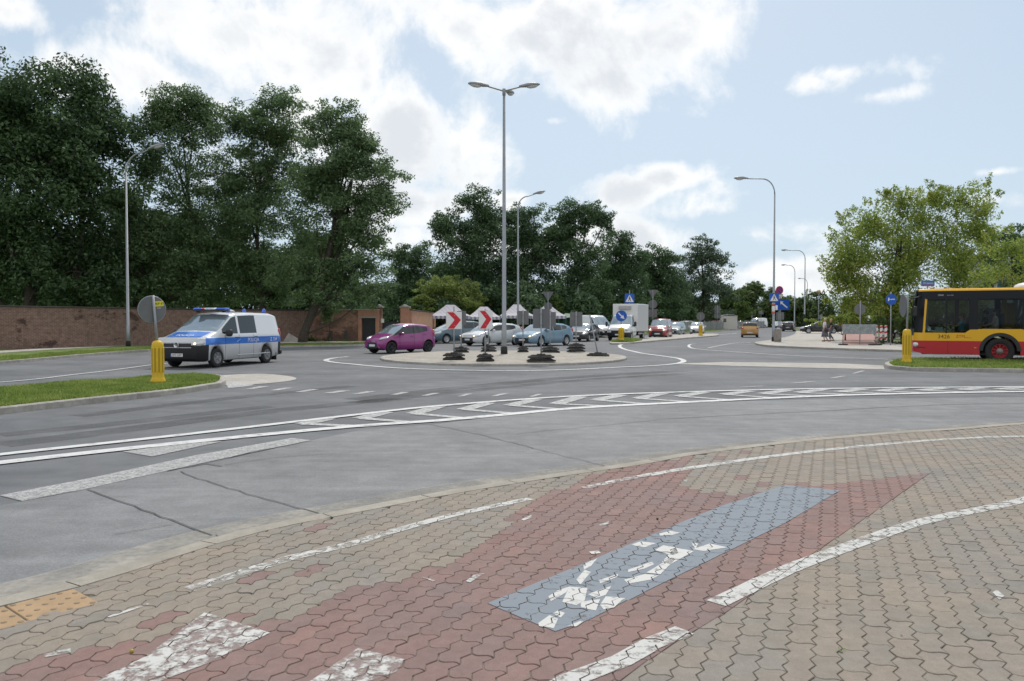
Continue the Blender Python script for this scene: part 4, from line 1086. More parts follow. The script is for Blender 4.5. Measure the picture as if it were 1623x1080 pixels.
# ================================================================ MARKET TENTS
def stripe_mat(name, a, b, freq):
    m = bpy.data.materials.new(name); m.use_nodes = True; nt = m.node_tree; p = nt.nodes['Principled BSDF']; L = nt.links.new
    p.inputs['Roughness'].default_value = .8
    t = nt.nodes.new('ShaderNodeTexCoord'); s = nt.nodes.new('ShaderNodeSeparateXYZ'); L(t.outputs['Object'], s.inputs[0])
    ad = nt.nodes.new('ShaderNodeMath'); L(s.outputs['X'], ad.inputs[0]); L(s.outputs['Y'], ad.inputs[1])
    mu = nt.nodes.new('ShaderNodeMath'); mu.operation = 'MULTIPLY'; L(ad.outputs[0], mu.inputs[0]); mu.inputs[1].default_value = freq
    fr = nt.nodes.new('ShaderNodeMath'); fr.operation = 'FRACT'; L(mu.outputs[0], fr.inputs[0])
    g = nt.nodes.new('ShaderNodeMath'); g.operation = 'GREATER_THAN'; L(fr.outputs[0], g.inputs[0]); g.inputs[1].default_value = .5
    mx = nt.nodes.new('ShaderNodeMix'); mx.data_type = 'RGBA'; L(g.outputs[0], mx.inputs['Factor']); mx.inputs['A'].default_value = (*a, 1); mx.inputs['B'].default_value = (*b, 1)
    L(mx.outputs['Result'], p.inputs['Base Color'])
    tr = nt.nodes.new('ShaderNodeBsdfTranslucent'); L(mx.outputs['Result'], tr.inputs[0]); ms = nt.nodes.new('ShaderNodeMixShader'); ms.inputs[0].default_value = .35
    L(p.outputs[0], ms.inputs[1]); L(tr.outputs[0], ms.inputs[2]); L(ms.outputs[0], nt.nodes['Material Output'].inputs['Surface'])
    return m
M_canopy = stripe_mat('lilac_striped_canopy', (.82, .80, .86), (.76, .70, .80), 2.2)
M_val = stripe_mat('striped_valance', (.74, .72, .82), (.36, .34, .54), 2.2)
M_leg = mat('tent_leg', (.10, .14, .19), .5)
def tent(px, w_px, eave, peak, Y, flatw, label):
    k = Y / 1230; w = w_px * k; x = GX(px, Y)[0]
    ze = (508 - eave) * k + CAM_H - .1; zp = (508 - peak) * k + CAM_H - .1; d = 3.0
    root = empty('market_tent', (x, Y, .1), 0, label, 'tent', 'striped market tents in a row')
    fw = flatw * k / 2; hw = w / 2; hd = d / 2; vs = []; rings = []
    for t in (0, .3, .6, .85, 1):           # concave sides rise to a short ridge
        z = ze + (zp - ze) * (t ** 1.35); a = hw + (fw - hw) * t; b = hd + (.05 - hd) * t
        rings.append(len(vs)); m_ = 1 - .0
        vs += [(-a, -b, z), (a, -b, z), (a, b, z), (-a, b, z)]
    fs = []
    for i in range(4):
        for j in range(4): fs.append((rings[i] + j, rings[i] + (j + 1) % 4, rings[i + 1] + (j + 1) % 4, rings[i + 1] + j))
    fs.append((rings[4], rings[4] + 1, rings[4] + 2, rings[4] + 3))
    mk('canopy', vs, fs, M_canopy, root)
    v = [(-hw - .01, -hd - .01), (hw + .01, -hd - .01), (hw + .01, hd + .01), (-hw - .01, hd + .01)]
    mk('valance', [(*q, ze) for q in v] + [(*q, ze - .30) for q in v], [(i, 4 + i, 4 + (i + 1) % 4, (i + 1) % 4) for i in range(4)], M_val, root)
    for sx in (-1, 1):
        for sy in (-1, 1): MB().box((sx * (hw - .04), sy * (hd - .04), (ze) / 2), (.05, .05, ze)).build('leg', M_leg, root)
tent(714, 64, 501, 483.5, 82, 14, 'striped lilac tent at the left end of the row, behind the first chevron board')
tent(767, 52, 502.5, 486.5, 83, 12, 'striped lilac tent behind the second chevron board')
tent(819, 54, 500.5, 483, 84, 11, 'striped lilac tent right of the centre lamp post, behind the thinner lamp')
tent(868, 56, 501, 480.5, 82, 1.5, 'striped tent with a sharp peak at the right end of the row')
M_green = mat('green_tarp', (.02, .13, .075), .6, var=.3, vscale=4)
gs = empty('green_stall', (*GX(900, 84), .1), 0, 'dark green tarpaulin stall at the right end of the tents', 'stall')
mk('canopy', [(-1.1, -1, 1.7), (1.0, -1, 2.0), (1.0, 1, 2.0), (-1.1, 1, 1.7), (-.3, 0, 2.3), (1.0, 0, 2.25)], [(0, 1, 5, 4), (1, 2, 5), (2, 3, 4, 5), (3, 0, 4)], M_green, gs)
MB().box((0, .9, .85), (2.0, .04, 1.7)).box((-.98, 0, .85), (.04, 1.8, 1.7)).box((.98, 0, .9), (.04, 1.8, 1.8)).build('side_sheet', M_green, gs)
for i, (px, h_, c_, lab) in enumerate([(858, .9, (.35, .22, .10), 'wooden crates stacked as a counter under the sharp peaked tent'), (812, .9, (.45, .33, .12), 'trestle counter with yellow goods under the tent beside the lamp'), (705, .8, (.10, .10, .12), 'dark draped table under the leftmost tent')]):
    o = empty('market_stall', (*GX(px, 82.4), .1), 0, lab, 'stall')
    MB().box((0, 0, h_), (2.2, .8, .06), bev=.01).build('table_top', mat('stall_top_%d' % i, c_, .8, var=.4, vscale=6), o)
    MB().box((0, -.36, h_ / 2 - .02), (2.1, .03, h_ - .06)).build('cloth', mat('stall_cloth', (.06, .06, .07), .9), o)
    for sx in (-1, 1): MB().box((sx * .95, .3, h_ / 2 - .02), (.05, .05, h_ - .04)).build('leg', M_leg, o)

# ================================================================ VEHICLES
def lerp1(tab, s):
    if s <= tab[0][0]: return tab[0][1]
    for (a, b), (c, d) in zip(tab[:-1], tab[1:]):
        if s <= c: return b + (d - b) * (s - a) / (c - a)
    return tab[-1][1]
def paint(name, col, **k): return mat('paint_' + name, col, .28, .0, coat=.8, **k)
M_glass = mat('dark_glass', (.012, .016, .018), .04, spec=.8)
M_glassf = mat('windscreen_glass', (.30, .36, .40), .05, .55, spec=1.0)
M_rub = mat('tyre_rubber', (.022, .022, .023), .85, bump=.1)
M_plas = mat('black_plastic', (.022, .023, .025), .55)
M_und = mat('underbody', (.012, .012, .012), .9)
M_alloy = mat('alloy', (.48, .49, .50), .35, .6)
M_dkalloy = mat('dark_alloy', (.03, .03, .032), .35, .4)
M_lamp = mat('headlamp_lens', (.62, .64, .66), .08, .3, coat=1.0)
M_lampon = mat('headlamp_lit', (.9, .75, .5), .2, emit=((1.0, .72, .38), 3.0))
M_tail = mat('tail_lamp', (.45, .02, .015), .15, coat=1.0)
M_orange = mat('orange_lens', (.75, .22, .02), .2, coat=1)
M_plate = mat('plate_white', (.68, .68, .66), .5)
M_blue = mat('plate_blue', (.02, .08, .35), .5)
M_chrome = mat('chrome', (.65, .66, .68), .15, 1.0)
M_seam = mat('panel_gap', (.012, .012, .013), .8)
M_blk = mat('lettering_black', (.02, .02, .02), .6)
M_wht = mat('lettering_white', (.80, .80, .80), .5)

def wheel(parent, x, y, r, w, rimm, spokes=5, hub=False, rif=.66):
    sgn = 1 if y > 0 else -1
    Mx = Matrix.Rotation(-sgn * math.pi / 2, 3, 'X')
    ri = r * rif
    t = MB().lathe((0, 0, 0), [(ri, -w / 2 + .01), (r * .93, -w / 2), (r, -w / 2 + .03), (r, w / 2 - .03), (r * .93, w / 2), (ri, w / 2 - .015), (ri * .97, w / 2 - .05), (.02, w / 2 - .06)], 28, Mx).build('wheel', M_rub, parent)
    t.location = (x, y, r)
    b = MB()
    b.lathe((0, 0, 0), [(ri * .88, w / 2 - .045), (ri * .93, w / 2 - .008), (ri * 1.0, w / 2 - .004), (ri * 1.0, w / 2 - .03)], 28, Mx)
    b.lathe((0, 0, 0), [(.075, w / 2 - .05), (.07, w / 2 - .012), (.03, w / 2 - .006)], 12, Mx)
    for k in range(spokes):
        a = 2 * math.pi * k / spokes + .3
        c = Mx @ Vector((math.cos(a) * ri * .5, math.sin(a) * ri * .5, w / 2 - .022))
        Rm = Mx @ Matrix.Rotation(a, 3, 'Z')
        b.box(c, (ri * .92, ri * (.26 if spokes < 8 else .16), .02), rot=Rm, bev=.006)
    b.build('rim', rimm, t)
    return t

def car(name, label, cat, pos, rz, Ln, W, H, top, belt, wheels, r, wins, ws, rw, paintm, group=None, low=None, stripe=None, stripem=None, rim=None, spokes=5, lamps=True, lit=False,
        roofm=None, clear=.19, tumble=.17, nose=.22, tail=.12, hood_stripe=None, plate='', bumper=None, hl=None, tl=None, glassf=None, bumper_h=.5, side_black=None, mirrors=True, rif=.66, arch_k=1.13, pillars=None, grille=None):
    """body as one shell of stations along the length; glass, lamps, wheels and the rest as parts"""
    root = empty(name, (pos[0], pos[1], pos[2] if len(pos) > 2 else 0), rz, label, cat, group)
    hw = W / 2
    def Rarch(): return r * arch_k
    st = set([0, .04, .1, .18, .3, .45, Ln - .02, Ln, Ln - .06, Ln - .14, Ln - .25, Ln - .4] + [t[0] for t in top] + [t[0] for t in belt] + list(ws) + list(rw))
    for a, b in wins: st |= {a, b}
    for xw in wheels:
        ra = Rarch()
        for k in range(13): st.add(xw - ra * math.cos(math.pi * k / 12))
        st |= {xw - ra - .012, xw + ra + .012}
    if hood_stripe: st |= set(hood_stripe)
    q = 0
    while q < Ln: st.add(q); q += .3
    st = sorted(s for s in st if 0 <= s <= Ln)
    S2 = [st[0]]
    for s in st[1:]:
        if s - S2[-1] > .009: S2.append(s)
    st = S2
    z1, z2 = stripe or (clear + .30, clear + .42)
    def section(s):
        w = hw
        if s < .6: w *= 1 - nose * (1 - s / .6) ** 2.2
        if Ln - s < .45: w *= 1 - tail * (1 - (Ln - s) / .45) ** 2
        zb = clear + (.10 * (1 - min(1, s / .35)) ** 2) + .08 * (1 - min(1, (Ln - s) / .4)) ** 2
        for xw in wheels:
            d = abs(s - xw); ra = Rarch()
            if d < ra: zb = max(zb, r + math.sqrt(max(0, ra * ra - d * d)) * 1.0)
            elif d < ra + .02: zb = max(zb, clear)
        zt = lerp1(top, s); bl = min(lerp1(belt, s), zt - .07)
        cab = min(1, max(0, (zt - bl - .10) / .28))
        L2 = lambda a, b: a + (b - a) * cab
        hz = zt - bl
        zs = [zb, zb, zb + .05, z1, z2, bl, L2(bl + hz * .3, bl + .025), L2(bl + hz * .6, zt - .10), L2(bl + hz * .85, zt - .045), zt - .0, zt + .035 * (1 if cab > .5 else .6)]
        for i in range(2, 11): zs[i] = max(zs[i], zs[i - 1] + (.0 if i < 2 else .004))
        hh = max(.01, H - lerp1(belt, s)); f = min(1, max(0, (zs[7] - bl) / hh))
        yr = w * (.955 - tumble * f)
        ys = [0, w * .80, w * .965, w * 1.0, w * 1.0, w * .975, L2(w * .965, w * .958), L2(w * .93, yr), L2(w * .88, yr - .035), L2(w * .74, yr - .12), 0]
        return [(ys[i], zs[i]) for i in range(11)]
    secs = [section(s) for s in st]
    N = 11
    V = []
    for s, sc in zip(st, secs):
        for i, (y, z) in enumerate(sc):
            xo = 0
            if s < .2: xo = -(.05 if i >= 5 else 0) * (1 - s / .2) - (.03 if i in (0, 1) else 0) * (1 - s / .2)
            V.append((Ln / 2 - s + xo, y, z))
    for s, sc in zip(st, secs):
        for i, (y, z) in enumerate(sc):
            xo = 0
            if s < .2: xo = -(.05 if i >= 5 else 0) * (1 - s / .2) - (.03 if i in (0, 1) else 0) * (1 - s / .2)
            V.append((Ln / 2 - s + xo, -y, z))
    H2 = len(st) * N
    body = []; bi = []; glass = {}
    lowm = low is not None
    for j in range(len(st) - 1):
        sm = (st[j] + st[j + 1]) / 2
        for i in range(N - 1):
            key = None; m_ = 0
            zc = (secs[j][i][1] + secs[j + 1][i][1] + secs[j][i + 1][1] + secs[j + 1][i + 1][1]) / 4
            if i == 0: m_ = 3
            elif i == 1 and lowm: m_ = 1
            elif zc < bumper_h and bumper and (sm < bumper[0] or sm > Ln - bumper[1]) and i <= 3: m_ = 1
            if stripe and i == 3 and sm > .28: m_ = 2
            if hood_stripe and i == 9 and hood_stripe[0] < sm < hood_stripe[1]: m_ = 2
            if roofm is not None and i >= 7 and ws[1] - .15 < sm < rw[0] + .15: m_ = 4
            if pillars and i in (7, 8) and sm < ws[1] + .1: m_ = 1
            if i == 6:
                for k, (a, b) in enumerate(wins):
                    if a < sm < b and secs[j][7][1] - secs[j][6][1] > .0: key = ('side_window', k)
                if key is None and pillars and pillars[0] < sm < pillars[1]: m_ = 1
            if i in (8, 9) and ws[0] < sm < ws[1]: key = ('windscreen', 0)
            if i in (8, 9) and rw[0] < sm < rw[1]: key = ('rear_window', 0)
            a, b, c, d = j * N + i, (j + 1) * N + i, (j + 1) * N + i + 1, j * N + i + 1
            L_f = (d, c, b, a); R_f = (a + H2, b + H2, c + H2, d + H2)
            if key:
                if key[0] == 'side_window':
                    glass.setdefault(('side_window', key[1], 1), []).append(L_f); glass.setdefault(('side_window', key[1], -1), []).append(R_f)
                else: glass.setdefault((key[0], 0, 0), []).extend([L_f, R_f])
            else: body += [L_f, R_f]; bi += [m_, m_]
    for j, flip in ((0, False), (len(st) - 1, True)):
        for i in range(1, N - 1):
            f = (j * N + i, j * N + i + 1, j * N + i + 1 + H2, j * N + i + H2)
            zc = (secs[j][i][1] + secs[j][i + 1][1]) / 2
            body.append(f if flip else f[::-1]); bi.append(1 if bumper and zc < bumper_h else (2 if False else 0))
    o = mk('body', V, body, [paintm, low or M_plas, stripem or paintm, M_und, roofm or paintm], root, idx=bi, smooth=True)
    for k, fs in glass.items():
        used = sorted(set(i for f in fs for i in f)); mp = {u: n for n, u in enumerate(used)}
        g = mk(k[0], [V[u] for u in used], [tuple(mp[i] for i in f) for f in fs], glassf if (k[0] == 'windscreen' and glassf) else (M_glassf if k[0] == 'windscreen' else M_glass), root, smooth=True)
    def side_pt(s, i, off=.004, sg=1):
        sc = section(s); return Vector((Ln / 2 - s, sg * (sc[i][0] + off), sc[i][1]))
    # door shut lines and handles
    edges = [wins[0][0] + .12] + [w_[1] + .03 for w_ in wins[:-1]] + [wins[-1][1] - .25] if wins else []
    for sg in (1, -1):
        for e in edges:
            mb = MB(); p = [side_pt(e, i, .003, sg) for i in (2, 3, 4, 5)]
            for a, b in zip(p[:-1], p[1:]):
                d = Vector((.006, 0, 0)); mb.add([a - d, a + d, b + d, b - d], [(0, 1, 2, 3) if sg < 0 else (3, 2, 1, 0)])
            mb.build('door_gap', M_seam, root)
        for w_ in wins[:2]:
            q = side_pt(w_[1] - .12, 4, .012, sg); q.z = lerp1(belt, w_[1]) - .11
            MB().box(q, (.17, .03, .028), bev=.008).build('door_handle', M_plas if side_black else paintm, root)
    for xw in wheels:
        for sg in (1, -1): wheel(root, Ln / 2 - xw, sg * (hw - .115), r, .2, rim or M_alloy, spokes, rif=rif)
    nz = lerp1(top, .02)
    if lamps:
        hx, hy, hz, a1, a2, a3 = hl or (.22, hw * .74, nz - .05, .30, .17, .105)
        for sg in (1, -1):
            Mh = Matrix.Rotation(-sg * R(28), 3, 'Z') @ Matrix.Rotation(R(12), 3, 'Y')
            h = MB().blob((Ln / 2 - hx, sg * hy, hz), (a1, a2, a3), Mh, 14, 8, .8).build('headlight', M_lamp, root)
            if lit: MB().blob((Ln / 2 - hx + a1 * .62, sg * (hy - .02), hz), (.09, .07, .05), Mh).build('bulb', M_lampon, h)
    tx, ty, tz, b1, b2, b3 = tl or (.10, hw * .80, lerp1(belt, Ln) - .05, .13, .10, .14)
    for sg in (1, -1): MB().blob((-Ln / 2 + tx, sg * ty, tz), (b1, b2, b3), None, 12, 8, .7).build('taillight', M_tail, root)
    zb0 = clear + .12
    gz = nz - .16
    if grille is not False:
        gw, gz0, gz1 = grille or (W * .60, clear + .05, nz - .15)
        MB().box((Ln / 2 + .0, 0, (gz0 + gz1) / 2), (.03, gw, gz1 - gz0), bev=.012).build('grille', M_plas, root)
    pl = MB().box((Ln / 2 + .02, 0, clear + .24), (.012, .5, .11)).build('number_plate', M_plate, root)
    MB().box((Ln / 2 + .0265, -.23, clear + .24), (.004, .04, .108)).build('blue_band', M_blue, pl)
    if plate: text_mesh('plate_lettering', plate, .095, M_blk, pl, frame((Ln / 2 + .0275, .02, clear + .24), (0, 1, 0), (0, 0, 1)), .0006)
    MB().box((-Ln / 2 - .012, 0, lerp1(top, Ln) * .5 + .05 if lerp1(top, Ln) < 1.2 else .85), (.012, .5, .11)).build('number_plate', M_plate, root)
    if mirrors:
        for sg in (1, -1):
            q = side_pt(wins[0][0] + .22, 5, .1, sg); q.z += .06
            MB().blob(q, (.07, .11, .075), None, 12, 8, .75).tube([q, q - Vector((0, sg * .12, .04))], .02, 6).build('wing_mirror', (M_plas if side_black else paintm), root)
    return root, section
def at(px, Y, z=0): return ((px - 811.5) / 1230 * Y, Y, z)

# ---- police van
M_silver = paint('silver_white', (.62, .64, .66))
M_pblue = paint('police_blue', (.015, .16, .62))
van, sec = car('police_van', 'white and silver police van with blue side stripe and rooftop lights', 'van', at(352, 28.9), R(-106), 4.90, 1.92, 1.93,
    [(0, .93), (.12, 1.0), (.75, 1.20), (.95, 1.27), (1.85, 1.84), (2.15, 1.91), (3.0, 1.94), (4.4, 1.92), (4.72, 1.86), (4.90, 1.05)],
    [(0, .85), (.5, .98), (1.1, 1.14), (4.9, 1.16)], (.93, 3.93), .335, [(1.22, 2.12), (2.24, 3.28)], (.95, 1.88), (4.66, 4.86), M_silver, stripe=(.80, 1.04), stripem=M_pblue, bumper=(.42, .22), bumper_h=.62,
    hood_stripe=(.05, .85), clear=.22, nose=.17, tail=.06, tumble=.15, spokes=6, rim=mat('steel_wheel', (.24, .24, .25), .5, .3), rif=.60, plate='HPZ L307', side_black=True, hl=(.17, .76, .86, .20, .15, .105), lit=True, tl=(.07, .86, 1.1, .08, .06, .24), grille=(1.16, .70, .88), arch_k=1.16)
van_g = [c for c in van.children if c.name.startswith('grille')][0]
MB().box((2.47, 0, .715), (.02, 1.20, .03), bev=.006).box((2.47, 0, .86), (.016, 1.16, .02), bev=.004).build('chrome_strip', M_chrome, van_g)
em = MB().lathe((2.468, 0, .80), [(.10, 0), (.10, .02), (.082, .024), (.082, .012), (.01, .012)], 24, Matrix.Rotation(math.pi / 2, 3, 'Y')).build('emblem', M_chrome, van)
text_mesh('letters', 'V', .085, M_blk, em, frame((2.484, 0, .835), (0, 1, 0), (0, 0, 1)), .001); text_mesh('letters', 'W', .085, M_blk, em, frame((2.484, 0, .775), (0, 1, 0), (0, 0, 1)), .001)
for sg in (1, -1):
    u = (-sg, 0, 0)
    text_mesh('police_lettering', 'POLICJA', .19, M_wht, van, frame((-.55, sg * .966, .92), u, (0, 0, 1)), .001)
    text_mesh('unit_number', 'Z 734', .19, M_wht, van, frame((-1.88, sg * .962, .92), u, (0, 0, 1)), .001)
    MB().box((.35, sg * .965, .92), (.22, .006, .012), rot=Matrix.Rotation(R(25), 3, 'Y')).build('badge_stroke', M_wht, van)
    MB().box((-.6, sg * .964, .40), (2.05, .02, .03), bev=.006).build('side_moulding', M_silver, van)
    MB().lathe((2.42, sg * .6, .40), [(.06, 0), (.05, .02), (.01, .025)], 14, Matrix.Rotation(math.pi / 2, 3, 'Y')).build('fog_lamp', M_lamp, van)
    q = MB().blob((1.08, sg * 1.10, 1.20), (.075, .13, .13), None, 14, 8, .7).tube([(1.05, sg * 1.0, 1.12), (1.08, sg * 1.08, 1.16)], .035, 8).build('large_mirror', M_plas, van)
# hood lettering lies on the sloping bonnet
text_mesh('hood_lettering', 'POLICJA', .20, M_wht, van, frame((2.02, 0, 1.130), (0, 1, 0), (-.93, 0, .30)), .001)
MB().box((-2.48, 0, .40), (.12, 1.84, .2), bev=.04).build('rear_bumper', M_plas, van)
for sg in (1, -1): MB().box((-2.08, sg * .82, .24), (.02, .26, .28)).build('mud_flap', M_rub, van)
lb = MB().box((.62, 0, 2.00), (.30, 1.36, .04), bev=.015).box((.62, .55, 1.965), (.1, .1, .06)).box((.62, -.55, 1.965), (.1, .1, .06)).build('light_bar', M_plas, van)
M_bl = mat('blue_beacon', (.01, .10, .60), .12, coat=1.0)
for y0, y1, m_ in ((.28, .69, M_bl), (-.69, -.34, M_bl), (-.33, -.22, M_tail), (-.20, .26, M_wht)):
    MB().box((.62, (y0 + y1) / 2, 2.065), (.26, y1 - y0, .08), bev=.03).build('light_segment', m_, lb)
text_mesh('bar_lettering', 'POLICJA', .08, M_pblue, lb, frame((.772, .03, 2.065), (0, 1, 0), (0, 0, 1)), .001)
for x, y in ((.1, .35), (-2.0, .45), (-2.0, -.45)): MB().lathe((x, y, 1.95), [(.07, 0), (.075, .03), (.065, .12), (.02, .16)], 14).build('beacon', M_bl, van)
MB().blob((-.25, .1, 1.98), (.28, .2, .08), None, 14, 8).build('roof_vent', mat('grey_dome', (.4, .4, .42), .5), van)

HATCH = dict(top=[(0, .68), (.12, .76), (.7, .90), (.95, .95), (1.65, 1.36), (2.0, 1.44), (2.6, 1.465), (3.4, 1.42), (3.9, 1.30), (4.12, 1.0), (4.34, .86)])
M_purple = paint('purple', (.26, .028, .19))
aygo, _ = car('compact_car', 'small bright purple hatchback with black wheels and white bonnet flash, left of the island', 'car', at(634, 39.6), R(-134), 3.46, 1.62, 1.46,
    [(0, .66), (.1, .74), (.55, .90), (.78, .98), (1.42, 1.38), (1.75, 1.45), (2.3, 1.46), (2.9, 1.41), (3.15, 1.33), (3.34, 1.02), (3.46, .80)],
    [(0, .62), (.6, .82), (1.2, .92), (2.4, .99), (3.0, 1.10), (3.46, 1.0)], (.62, 2.96), .295, [(.98, 1.98), (2.06, 2.82)], (.78, 1.46), (3.0, 3.3), M_purple, clear=.17, rim=M_dkalloy, plate='', hl=(.30, .60, .76, .27, .12, .085), pillars=(.6, 2.9), tl=(.14, .70, .98, .10, .07, .20), low=M_plas, bumper=(.05, .0), bumper_h=.34, grille=(.74, .26, .56))
for sg in (1, -1):   # crossed X stripes of the nose
    MB().prism([(0, 0), (.10, 0), (.42, .36), (.32, .36)], lambda a, b, d: Vector((1.735 + d - .18 * max(0, a - .2), sg * (.66 - a * 1.1), .28 + b * 1.05)), -.02, .012).build('bumper_strake', M_purple, aygo)
    MB().blob((1.60, sg * .56, .33), (.06, .05, .045)).build('fog_lamp', M_lamp, aygo)
M_mini = paint('petrol_blue', (.075, .135, .175))
car('minivan', 'petrol blue compact minivan behind the first chevron board, left of the white hatchback', 'car', at(722, 56.5), R(-142), 4.3, 1.78, 1.60,
    [(0, .78), (.15, .86), (.75, 1.04), (.9, 1.08), (1.9, 1.52), (2.3, 1.60), (3.4, 1.58), (3.9, 1.48), (4.18, 1.1), (4.3, .9)], [(0, .72), (.8, .92), (1.5, 1.02), (4.3, 1.08)], (.82, 3.45), .32, [(1.15, 2.2), (2.28, 3.2), (3.26, 3.8)], (.88, 1.95), (3.95, 4.2), M_mini, lit=False)
M_wsil = paint('white_silver', (.66, .68, .69))
foc, _ = car('hatchback', 'silver white three door hatchback with lit headlights, left of the centre lamp post', 'car', at(780, 51.3), R(-136), 4.34, 1.82, 1.48,
    HATCH['top'], [(0, .64), (.7, .82), (1.4, .93), (3.0, 1.0), (3.9, 1.14), (4.34, 1.06)], (.88, 3.52), .32, [(1.2, 2.35), (2.45, 3.5)], (.95, 1.70), (3.75, 4.1), M_wsil, lit=True, clear=.18)
M_lblue = paint('light_blue', (.20, .32, .42))
car('hatchback', 'light blue hatchback right of the centre lamp post behind the grey sign backs', 'car', at(861, 50.5), R(-131), 4.34, 1.84, 1.49,
    HATCH['top'], [(0, .64), (.7, .84), (1.4, .95), (3.0, 1.0), (3.9, 1.14), (4.34, 1.06)], (.88, 3.52), .32, [(1.2, 2.1), (2.18, 3.0), (3.06, 3.55)], (.95, 1.70), (3.75, 4.1), M_lblue, lit=True, clear=.18)
M_bsil = paint('dark_grey', (.045, .047, .05))
car('hatchback', 'dark car with pale glossy bonnet queuing left of the box truck', 'car', at(925, 61.5), R(-112), 4.0, 1.7, 1.44,
    HATCH['top'][:-1] + [(4.0, .9)] if False else [(0, .68), (.12, .76), (.7, .90), (.95, .95), (1.6, 1.34), (1.95, 1.43), (3.1, 1.40), (3.6, 1.28), (3.85, 1.0), (4.0, .86)], [(0, .64), (.7, .82), (4.0, 1.0)], (.82, 3.3), .31, [(1.15, 2.05), (2.12, 3.1)], (.92, 1.65), (3.5, 3.85), M_bsil, lit=True)
M_white = paint('white', (.72, .72, .71))
VAN = [(0, .80), (.1, .90), (.75, 1.10), (.95, 1.18), (1.75, 1.95), (2.1, 2.12), (4.4, 2.15), (4.8, 2.1), (4.9, 1.3)]
car('delivery_van', 'white panel van parked behind the queue, partly hidden by the box truck', 'van', at(943, 76), R(-62), 4.9, 1.95, 2.15, VAN, [(0, .75), (.8, 1.0), (4.9, 1.2)], (.9, 3.9), .33, [(1.15, 2.0)], (.95, 1.8), (4.84, 4.86), M_white, bumper=(.3, .1), bumper_h=.55)
# box truck: van-like cab, chassis, box body
trk, _ = car('box_truck', 'white refrigerated box truck queuing behind the blue keep right sign', 'truck', at(985, 63.5), R(-113), 2.35, 1.95, 2.15,
    [(0, .86), (.1, 1.02), (.6, 1.22), (.85, 1.3), (1.45, 1.98), (1.75, 2.12), (2.2, 2.14), (2.35, 2.10)], [(0, .8), (.5, 1.02), (1.0, 1.14), (2.35, 1.18)], (.86,), .34, [(1.02, 1.95)], (.86, 1.5), (2.3, 2.31), M_white, bumper=(.5, .0), bumper_h=.66, clear=.26, nose=.12, tail=.02, side_black=True, tl=(-.6, .2, .7, .05, .05, .05), hl=(.14, .74, .88, .16, .15, .12), grille=(1.1, .68, .84))
box = MB().box((-3.1, 0, 1.88), (3.85, 2.12, 2.28), bev=.03).build('box_body', M_white, trk)
MB().box((-3.1, 1.066, 1.88), (3.7, .012, 2.12)).box((-3.1, -1.066, 1.88), (3.7, .012, 2.12)).build('side_panel', mat('grey_white_panel', (.58, .59, .60), .5), box)
MB().box((-1.08, 0, 2.72), (.34, 1.0, .36), bev=.06).build('cooling_unit', mat('grey_unit', (.42, .42, .42), .6), box)
MB().box((-2.9, 0, .62), (4.2, .8, .18)).box((-2.2, .85, .55), (.9, .25, .3)).build('chassis', M_plas, trk)
for sg in (1, -1):
    for dx in (0,): wheel(trk, -3.5, sg * .86, .34, .3, M_alloy, 6)
    MB().box((-3.1, sg * .98, .55), (2.9, .03, .10)).build('side_guard', mat('guard_alloy', (.4, .4, .4), .5), trk)
    MB().blob((.2, sg * 1.2, 1.35), (.07, .10, .2), None, 12, 8, .6).tube([(.2, sg * 1.0, 1.3), (.2, sg * 1.18, 1.35)], .02, 6).build('truck_mirror', M_plas, trk)
M_red = paint('red', (.33, .022, .028))
car('small_van', 'red small passenger van queuing right behind the box truck', 'car', at(1047, 72.5), R(-110), 4.1, 1.72, 1.80,
    [(0, .80), (.12, .90), (.85, 1.08), (1.0, 1.14), (1.55, 1.66), (1.85, 1.77), (3.9, 1.80), (4.05, 1.3), (4.1, .9)], [(0, .72), (.8, .98), (4.1, 1.05)], (.8, 3.4), .31, [(1.2, 2.1), (2.2, 3.1), (3.2, 3.8)], (1.0, 1.6), (3.92, 4.04), M_red, lit=True)
car('estate_car', 'grey green estate car at the tail of the queue behind the red van', 'car', at(1070, 85), R(-112), 4.4, 1.72, 1.46,
    [(0, .68), (.12, .76), (.9, .92), (1.1, .97), (1.75, 1.38), (2.1, 1.45), (3.9, 1.42), (4.2, 1.0), (4.4, .86)], [(0, .64), (.8, .84), (4.4, .98)], (.85, 3.5), .31, [(1.3, 2.2), (2.3, 3.2), (3.3, 3.9)], (1.1, 1.8), (3.95, 4.2), paint('grey_green', (.15, .22, .22)))
car('small_car', 'white small car driving towards the far yellow bollard', 'car', at(1105, 92), R(-105), 3.8, 1.65, 1.42,
    [(0, .70), (.12, .78), (.75, .92), (.9, .97), (1.5, 1.35), (1.8, 1.42), (3.1, 1.38), (3.6, 1.0), (3.8, .86)], [(0, .64), (.8, .84), (3.8, .96)], (.75, 3.15), .29, [(1.1, 1.95), (2.05, 2.9)], (.9, 1.55), (3.15, 3.55), M_white, lit=False)
car('small_car', 'yellow orange small hatchback seen from behind driving away', 'car', at(1188, 76), R(74), 3.7, 1.62, 1.47,
    [(0, .70), (.12, .78), (.75, .94), (.9, .99), (1.5, 1.38), (1.8, 1.46), (3.0, 1.45), (3.35, 1.36), (3.55, 1.0), (3.7, .84)], [(0, .64), (.8, .86), (3.7, .96)], (.7, 3.1), .28, [(1.1, 1.9), (2.0, 2.9)], (.9, 1.55), (3.06, 3.5), paint('yellow_orange', (.50, .27, .07)), bumper=(.1, .12), bumper_h=.40, tl=(.10, .66, .86, .10, .10, .12))
